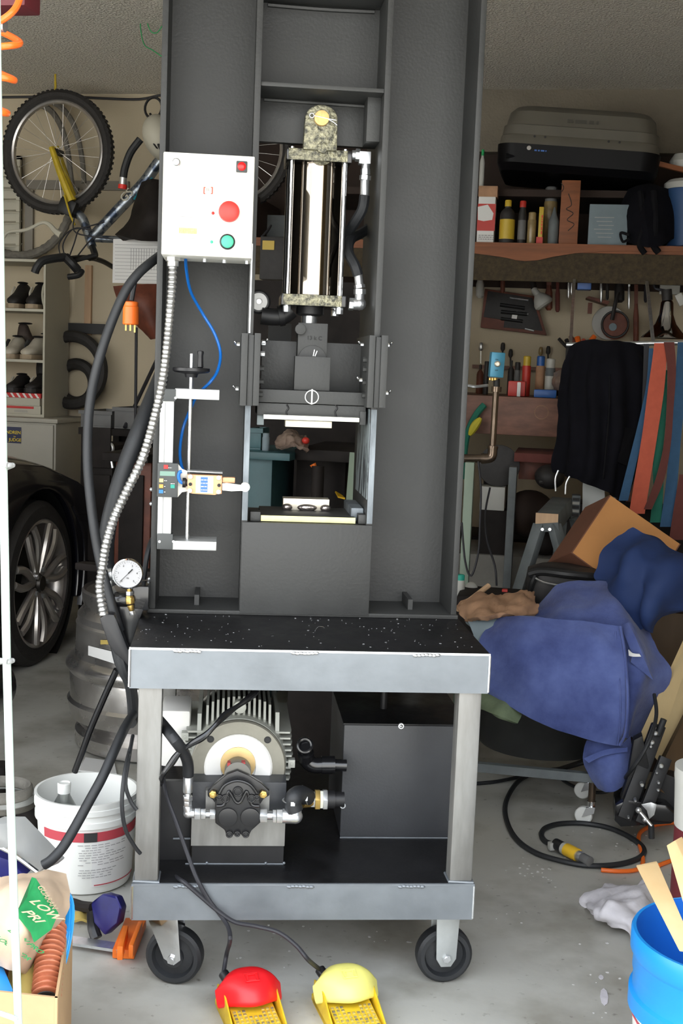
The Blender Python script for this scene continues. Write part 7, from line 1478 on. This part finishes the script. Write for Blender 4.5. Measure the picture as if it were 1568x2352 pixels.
# rag, buckets, sticks
tag(wl(B().sheet([[onz(1452,2040,.02),onz(1480,2018,.05),onz(1500,2030,.06),onz(1520,2060,.03)],
   [onz(1400,2045,.01),onz(1440,2046,.05),onz(1470,2055,.07),onz(1510,2085,.04)],
   [onz(1372,2058,.015),onz(1400,2075,.05),onz(1440,2080,.06),onz(1500,2110,.04)],
   [onz(1340,2065,.01),onz(1362,2092,.03),onz(1410,2102,.045),onz(1470,2135,.04)],
   [onz(1352,2085,.004),onz(1380,2108,.008),onz(1420,2130,.02),onz(1452,2160,.012)]],.010,8,.020,14,4),'white_rag','rag_white',sm=80),'crumpled white rag lying on the floor by the blue bucket','rag')
rc_ = onz(1672,2150,.36); rimr = math.hypot(rc_.x-onz(1452,2140,.36).x, 0)*1.0
bb = thing('blue_bucket','bright blue bucket nested in white bucket holding two pine sticks','bucket',(rc_.x,rc_.y,0)); R1_ = rimr
wl(B().lathe((rc_.x,rc_.y,0),ZA,[(R1_*.90,.235),(R1_*.99,.237),(R1_*.99,.262),(R1_*.955,.266),(R1_*.95,.290),(R1_*.965,.296),(R1_*.96,.318),(R1_*.975,.322),(R1_,.328),(R1_,.356),(R1_*.985,.360),(R1_*.95,.360)],72,cap=False),'rim','bucket_blue',bb,label='bright blue ribbed upper bucket')
wl(B().lathe((rc_.x,rc_.y,0),ZA,[(R1_*.952,.3595),(R1_*.92,.34),(R1_*.80,.10),(.001,.095)],72,cap=False),'inside','bucket_blue_in',bb)
wl(B().lathe((rc_.x,rc_.y,0),ZA,[(.001,.001),(R1_*.80,.001),(R1_*.82,.006),(R1_*.94,.2345),(R1_*.9,.2345)],72,cap=False),'outer_bucket','bucket_white',bb)
def onbb(ang,z,off=.001): r = R1_*(.82+.12*z/.2345)+off; return V((rc_.x+r*math.sin(ang),rc_.y-r*math.cos(ang),z))
va2 = math.atan2(-rc_.x,rc_.y)
wl(B().sheet([[onbb(va2-1.5+.2*i,z+.0,.0015) for i in range(14)] for z in (.222,.226)],.0006,1),'red_line','label_red',bb)
e1 = B().tube([onbb(va2-1.05,.205,.002),onbb(va2-1.02,.195,.002),onbb(va2-1.05,.185,.002)],.0035,6); wl(e1,'emblem','bucket_blue',bb); wl(B().tube([onbb(va2-1.08,.196,.002),onbb(va2-1.06,.182,.002),onbb(va2-1.02,.175,.002)],.0035,6),'emblem','label_red',bb)
def stick(pts,vec,lb): return tag(wl(B().prism(pts,vec),'pine_stick','pine',bev=.001),lb,'stick',group='pine sticks in the blue bucket')
SYk = 1.85
stick([A(1462,1992,SYk+.02),A(1510,1982,SYk+.03),A(1600,2190,SYk-.20),A(1560,2185,SYk-.2)],(0,.018,-.004),'flat pine stick leaning out of the blue bucket toward the rag')
stick([A(1530,1942,SYk+.03),A(1550,1930,SYk+.04),A(1620,2080,SYk-.12),A(1590,2150,SYk-.14)],(.012,.02,0),'pine stick at the right edge of the blue bucket')
wb3 = thing('paint_bucket','white bucket with burgundy lower half at the right edge','bucket',(A(1650,1960,2.3).x,2.4,0))
q = A(1640,1900,2.3); rr3 = q.x-A(1548,1900,2.3).x; zt3 = A(1600,1780,2.3).z; zm3 = A(1560,1960,2.2).z
wl(B().lathe((q.x,2.35,0),ZA,[(rr3*.86,.001),(rr3*.88,.004),(rr3*.93,max(.03,zm3))],40),'lower_half','burgundy',wb3); wl(B().lathe((q.x,2.35,0),ZA,[(rr3*.94,max(.03,zm3)+.001),(rr3,zt3-.03),(rr3*1.02,zt3-.02),(rr3*1.02,zt3),(rr3*.96,zt3)],40),'upper_half','can_white',wb3)
# ================================================================== seen through and behind the press
wt = thing('steel_tool_stand','teal steel tool stand seen through the press opening','stand',A(600,1300,4.2))
TYs = 4.2; ta,tb_ = A(560,1050,TYs).x, A(671,1050,TYs).x
wl(B().box(ta,tb_,TYs-.04,TYs+.4,A(620,1055,TYs).z,A(620,1038,TYs).z),'top','teal_paint',wt,bev=.003); wl(B().box(ta+.01,A(624,1100,TYs).x,TYs,TYs+.36,.002,A(620,1055,TYs).z-.0005),'cabinet','teal_paint',wt,bev=.003)
zT = A(620,1038,TYs).z
simple_bin(572,600,984,1016,TYs+.05,.12,'teal_paint','parts_bin','grey green parts bin on the teal tool stand',zb_=zT)
bottle(602,619,995,1018,TYs+.04,zT,'white_cup','pale grey cup beside the grey green bin','cup','pale_blue_cloth','pale_blue_cloth',shape='can')
tag(wl(B().box(A(585,500,5.9).x,A(675,500,5.9).x,5.88,5.9,zs+.001,A(620,495,5.9).z),'metal_sheet','grey_horse'),'grey panel standing on the shelf behind the battery charger','panel')
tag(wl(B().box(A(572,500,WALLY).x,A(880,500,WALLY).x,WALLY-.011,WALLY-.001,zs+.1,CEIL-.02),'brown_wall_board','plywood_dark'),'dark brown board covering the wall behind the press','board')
tag(wl(B().sheet([pl([(640,1025,TYs+.1),(655,1000,TYs+.12),(672,990,TYs+.12),(690,1005,TYs+.12),(706,1012,TYs+.1)]),pl([(638,1030,TYs+.04),(655,1012,TYs+.03),(672,1002,TYs+.02),(692,1014,TYs+.03),(708,1022,TYs+.04)]),pl([(636,1034,TYs+.0),(655,1028,TYs-.02),(675,1022,TYs-.03),(695,1028,TYs-.02),(710,1034,TYs)])],.01,6,.022,26,3),'crumpled_bag','bag_clear',sm=80),'crumpled clear plastic bag lying on the dark bench behind the press','bag')
tag(wl(B().ball(A(702,1012,TYs+.02),(.014,.014,.012),12,8),'red_lump','can_red'),'small red cap beside the crumpled plastic bag','cap')
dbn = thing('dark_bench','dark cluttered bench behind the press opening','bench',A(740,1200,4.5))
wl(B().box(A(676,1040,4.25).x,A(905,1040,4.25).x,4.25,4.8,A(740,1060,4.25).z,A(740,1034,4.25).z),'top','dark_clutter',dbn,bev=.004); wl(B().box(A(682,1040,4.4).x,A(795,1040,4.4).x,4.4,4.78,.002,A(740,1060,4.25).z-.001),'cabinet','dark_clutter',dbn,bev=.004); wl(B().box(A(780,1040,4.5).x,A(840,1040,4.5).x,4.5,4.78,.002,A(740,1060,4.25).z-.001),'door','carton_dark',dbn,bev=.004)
tag(wl(B().box(A(575,900,4.9).x,A(905,900,4.9).x,4.88,4.9,.001,A(740,648,4.9).z),'dark_backing','dark_clutter'),'tall dark sheet added behind the press opening to darken it','board')  # added sheet: hides the pale wall so the opening stays dark
tag(wl(B().bar(A(822,1040,4.15),V((A(793,1150,4.1).x,4.1,.001)),.05,.03),'pale_green_post','pale_green_metal',bev=.002),'pale green slanting post behind the right of the press opening','post')
tag(wl(B().tube(pl([(718,1066,4.2),(724,1078,4.2),(730,1090,4.2)]),.010,8,rf=lambda L,t:.012-.009*t),'orange_knife','clamp_orange'),'orange handled knife hung on the dark bench','knife')
tag(wl(B().sheet([pl([(770,1128,4.3),(785,1136,4.3)]),pl([(776,1142,4.27),(792,1146,4.27)])],.006,5,.01,30),'orange_glove','plug_yellow'),'orange yellow scrap on the dark bench foot','scrap')
tag(wl(B().cyl(A(730,1070,4.2),V((A(733,1150,4.2).x,4.2,.001)),.022,n=14),'grey_cylinder','dark_clutter'),'dark grey tube standing by the dark bench','tube')
ch_ = thing('battery_charger','black battery charger with yellow label hung on the shelf front','charger',A(625,650,5.3))
wl(B().box(A(596,600,5.3).x,A(652,600,5.3).x,5.3,5.41,A(620,642,5.3).z,A(620,543,5.3).z),'case','shoe_black',ch_,bev=.005); wl(B().box(A(602,600,5.3).x,A(629,600,5.3).x,5.295,5.2995,A(620,574,5.3).z,A(620,553,5.3).z),'label','can_yellow',ch_)
wl(B().tube(pl([(600,545,5.35),(615,528,5.38),(622,518,5.42),(612,535,5.38)]),.005,6),'cord','cord_dark',ch_)
pc2 = thing('black_valve_rack','dark machine housing standing behind the lower press columns','machine',A(700,1400,3.9))
wl(B().box(A(385,1700,3.6).x,A(430,1700,3.6).x,3.75,3.9,.002,.45),'post','dark_clutter',pc2); 
tub2 = tag(wl(B().box(A(655,1700,3.55).x,A(900,1700,3.55).x,3.55,3.85,.002,A(720,1590,3.5).z+.02),'storage_tub','dark_clutter',bev=.01),'dark storage tub on the floor behind the cart','tub')
tag(wl(B().box(A(655,1630,3.56).x,A(800,1630,3.56).x,3.58,3.80,bpy.data.objects['storage_tub'].location.z+.001+ (A(720,1590,3.5).z+.018),A(720,1590,3.5).z+.06),'brown_plank','leather_brown'),'brown plank lying on the dark storage tub','plank')
# ================================================================== foot pedals
def pedal(px0, px1, pyb, col, label, cordpts, yaw):
    ctr = onz((px0+px1)/2, pyb, .0); S = 1.0
    w_ = (onz(px1,pyb,.04)-onz(px0,pyb,.04)).length
    R_ = Matrix.Rotation(yaw,3,'Z'); G = lambda x,y,z: ctr+R_@V((x*w_,y*w_,z*w_))
    t = thing('foot_pedal',label,'pedal',ctr,FP if False else FW,'foot pedals on the floor')
    wl(B().prism([G(-.44,-.75,.005),G(.44,-.75,.005),G(.44,.62,.005),G(.30,.78,.005),(G(-.30,.78,.005)),G(-.44,.62,.005)],(0,0,.055*w_*2)),'base_plate','pedal_base',t,bev=.003,label='yellow steel base')
    wl(B().prism([G(-.36,-.72,.13),G(.36,-.72,.13),G(.36,.20,.25),G(-.36,.20,.25)],(0,0,.05*w_)),'treadle','pedal_base',t,bev=.003)
    tr = B()
    for i in range(9):
        for j in range(7):
            if abs(i-4) < 2 and j > 4: continue
            x = -.31+i*.0775; y = -.68+j*.085; z = .13+(y+.72)/.92*.12+.055; q = G(x,y,z); tr.rbox(q,(w_*.045,w_*.05,w_*.02),R_)
    wl(tr,'tread_studs','pedal_tread',t,kind='stuff')
    for s in (-1,1): wl(B().prism([G(s*.44,-.75,.0),G(s*.44,.55,.0),G(s*.44,.50,.42),G(s*.44,.05,.50),G(s*.44,-.75,.16)],R_@V((-s*.03*w_,0,0))),'side_cheek','pedal_base' if s > 0 else 'pedal_base',t,bev=.002)
    wl(B().lathe(G(-.22,.05,.42),R_@XA,[(.09*w_,0),(.13*w_,.01),(.13*w_,.05*w_),(.09*w_,.06*w_)],18).lathe(G(.16,.05,.42),R_@XA,[(.09*w_,0),(.13*w_,.01),(.13*w_,.05*w_),(.09*w_,.06*w_)],18),'cam_lugs','pedal_base',t,kind='stuff')
    rows = []
    prof = [(-.20,.36,.90),(-.28,.42,.98),(-.18,.60,1.0),(.05,.72,1.0),(.30,.72,.92),(.50,.60,.78),(.66,.40,.66),(.72,.16,.60)]
    for y,z,wf in prof:
        r_ = []
        for k in range(9):
            u = -1+2*k/8; zz = z-.26*abs(u)**3.2*(z/.72) ; yy = y+(.34*u*u if y < 0 else .16*u*u if y < .2 else -.10*u*u); r_.append(G(u*.52*wf,yy,max(.06,zz)))
        rows.append(r_)
    hd = wl(B().sheet(rows,.006,4),'hood',col,t,sm=70,label='rounded toe guard hood')
    em_ = B(); c0 = G(.02,-.02,.725)
    for s in (.11,.065):
        pts = [G(.0-s,-.02-s*.7,.73-.02),G(.0+s,-.02-s*.7,.73-.02),G(.0+s,-.02+s*.8,.755),G(.0-s,-.02+s*.8,.755),G(.0-s,-.02-s*.7,.71)]
        em_.tube(pts,.0012,6,1)
    wl(em_,'emblem',col,hd,kind='stuff')
    gp_ = [onz(*p) if len(p)==3 else PZ(*p) for p in cordpts]
    ent = G(-.30,.66,.50); wl(B().cyl(G(-.26,.55,.45),ent,.010,n=14),'cable_gland','black_plastic',t)
    return t, ent
pt1, e1_ = pedal(500,648,2343,'pedal_red','red hooded yellow foot pedal with a black cord',[],.50)
pt2, e2_ = pedal(724,870,2334,'pedal_yellow','pale yellow hooded foot pedal with black cord',[],.46)
def P2W(x,y,Y): return FP.R@P(x,y,Y)
c1_ = [P2W(372,1770,YT+.10),P2W(383,1830,YT+.06),P2W(405,1890,YT+.04),P2W(430,1960,YT+.02),P2W(452,2018,YT-.006),P2W(480,2068,YT-.012),P2W(505,2100,YT-.014),P2W(524,2130,YT-.04),P2W(528,2160,YT-.07),e1_+V((0,.02,.03)),e1_]
c2_ = [P2W(382,1998,YT+.12),P2W(410,2018,YT+.02),P2W(425,2028,YT-.006),P2W(460,2058,YT-.012),P2W(500,2092,YT-.014),P2W(540,2118,YT-.03),P2W(590,2128,YT-.05),P2W(640,2142,YT-.06),P2W(680,2172,YT-.07),P2W(708,2205,YT-.08),e2_]
wl(B().tube(c1_,.0042,8,8),'cord','cord_dark',pt1); wl(B().tube(c2_,.0042,8,8),'cord','cord_dark',pt2)
# paint flecks and scraps on the floor
fk_ = B()
for cx0,cy0,sx_,sy_,n in ((1240,2000,70,30,26),(1400,1930,80,30,14),(1480,1900,40,30,10),(1150,2110,60,60,6),(1380,2240,60,120,10),(600,2180,160,60,12),(900,2150,120,60,8)):
    for i in range(n):
        q = onz(random.gauss(cx0,sx_*.5),min(2345,random.gauss(cy0,sy_*.5)),.0006); s = random.uniform(.0012,.004); an = random.uniform(0,PI); k = random.randint(4,6)
        fk_.prism([q+V((math.cos(an+2*PI*j/k)*s*random.uniform(.5,1.3),math.sin(an+2*PI*j/k)*s*random.uniform(.5,1.3),0)) for j in range(k)],(0,0,.0006))
tag(wl(fk_,'paint_flecks','paper_white',kind='stuff'),'white paint flecks scattered over the concrete floor','flecks')
for x,y,s,lb in ((1380,2245,.010,'small pale scrap on the floor left of the blue bucket'),(1387,2290,.016,'long pale smear of dried glue on the floor')):
    q = onz(x,y,.0006); tag(wl(B().prism([q+V((math.cos(a_)*s*.5,math.sin(a_)*s*(1 if s<.012 else 2.2),0)) for a_ in [i*PI/4 for i in range(8)]],(0,0,.0008)),'floor_scrap','rag_white'),lb,'scrap')
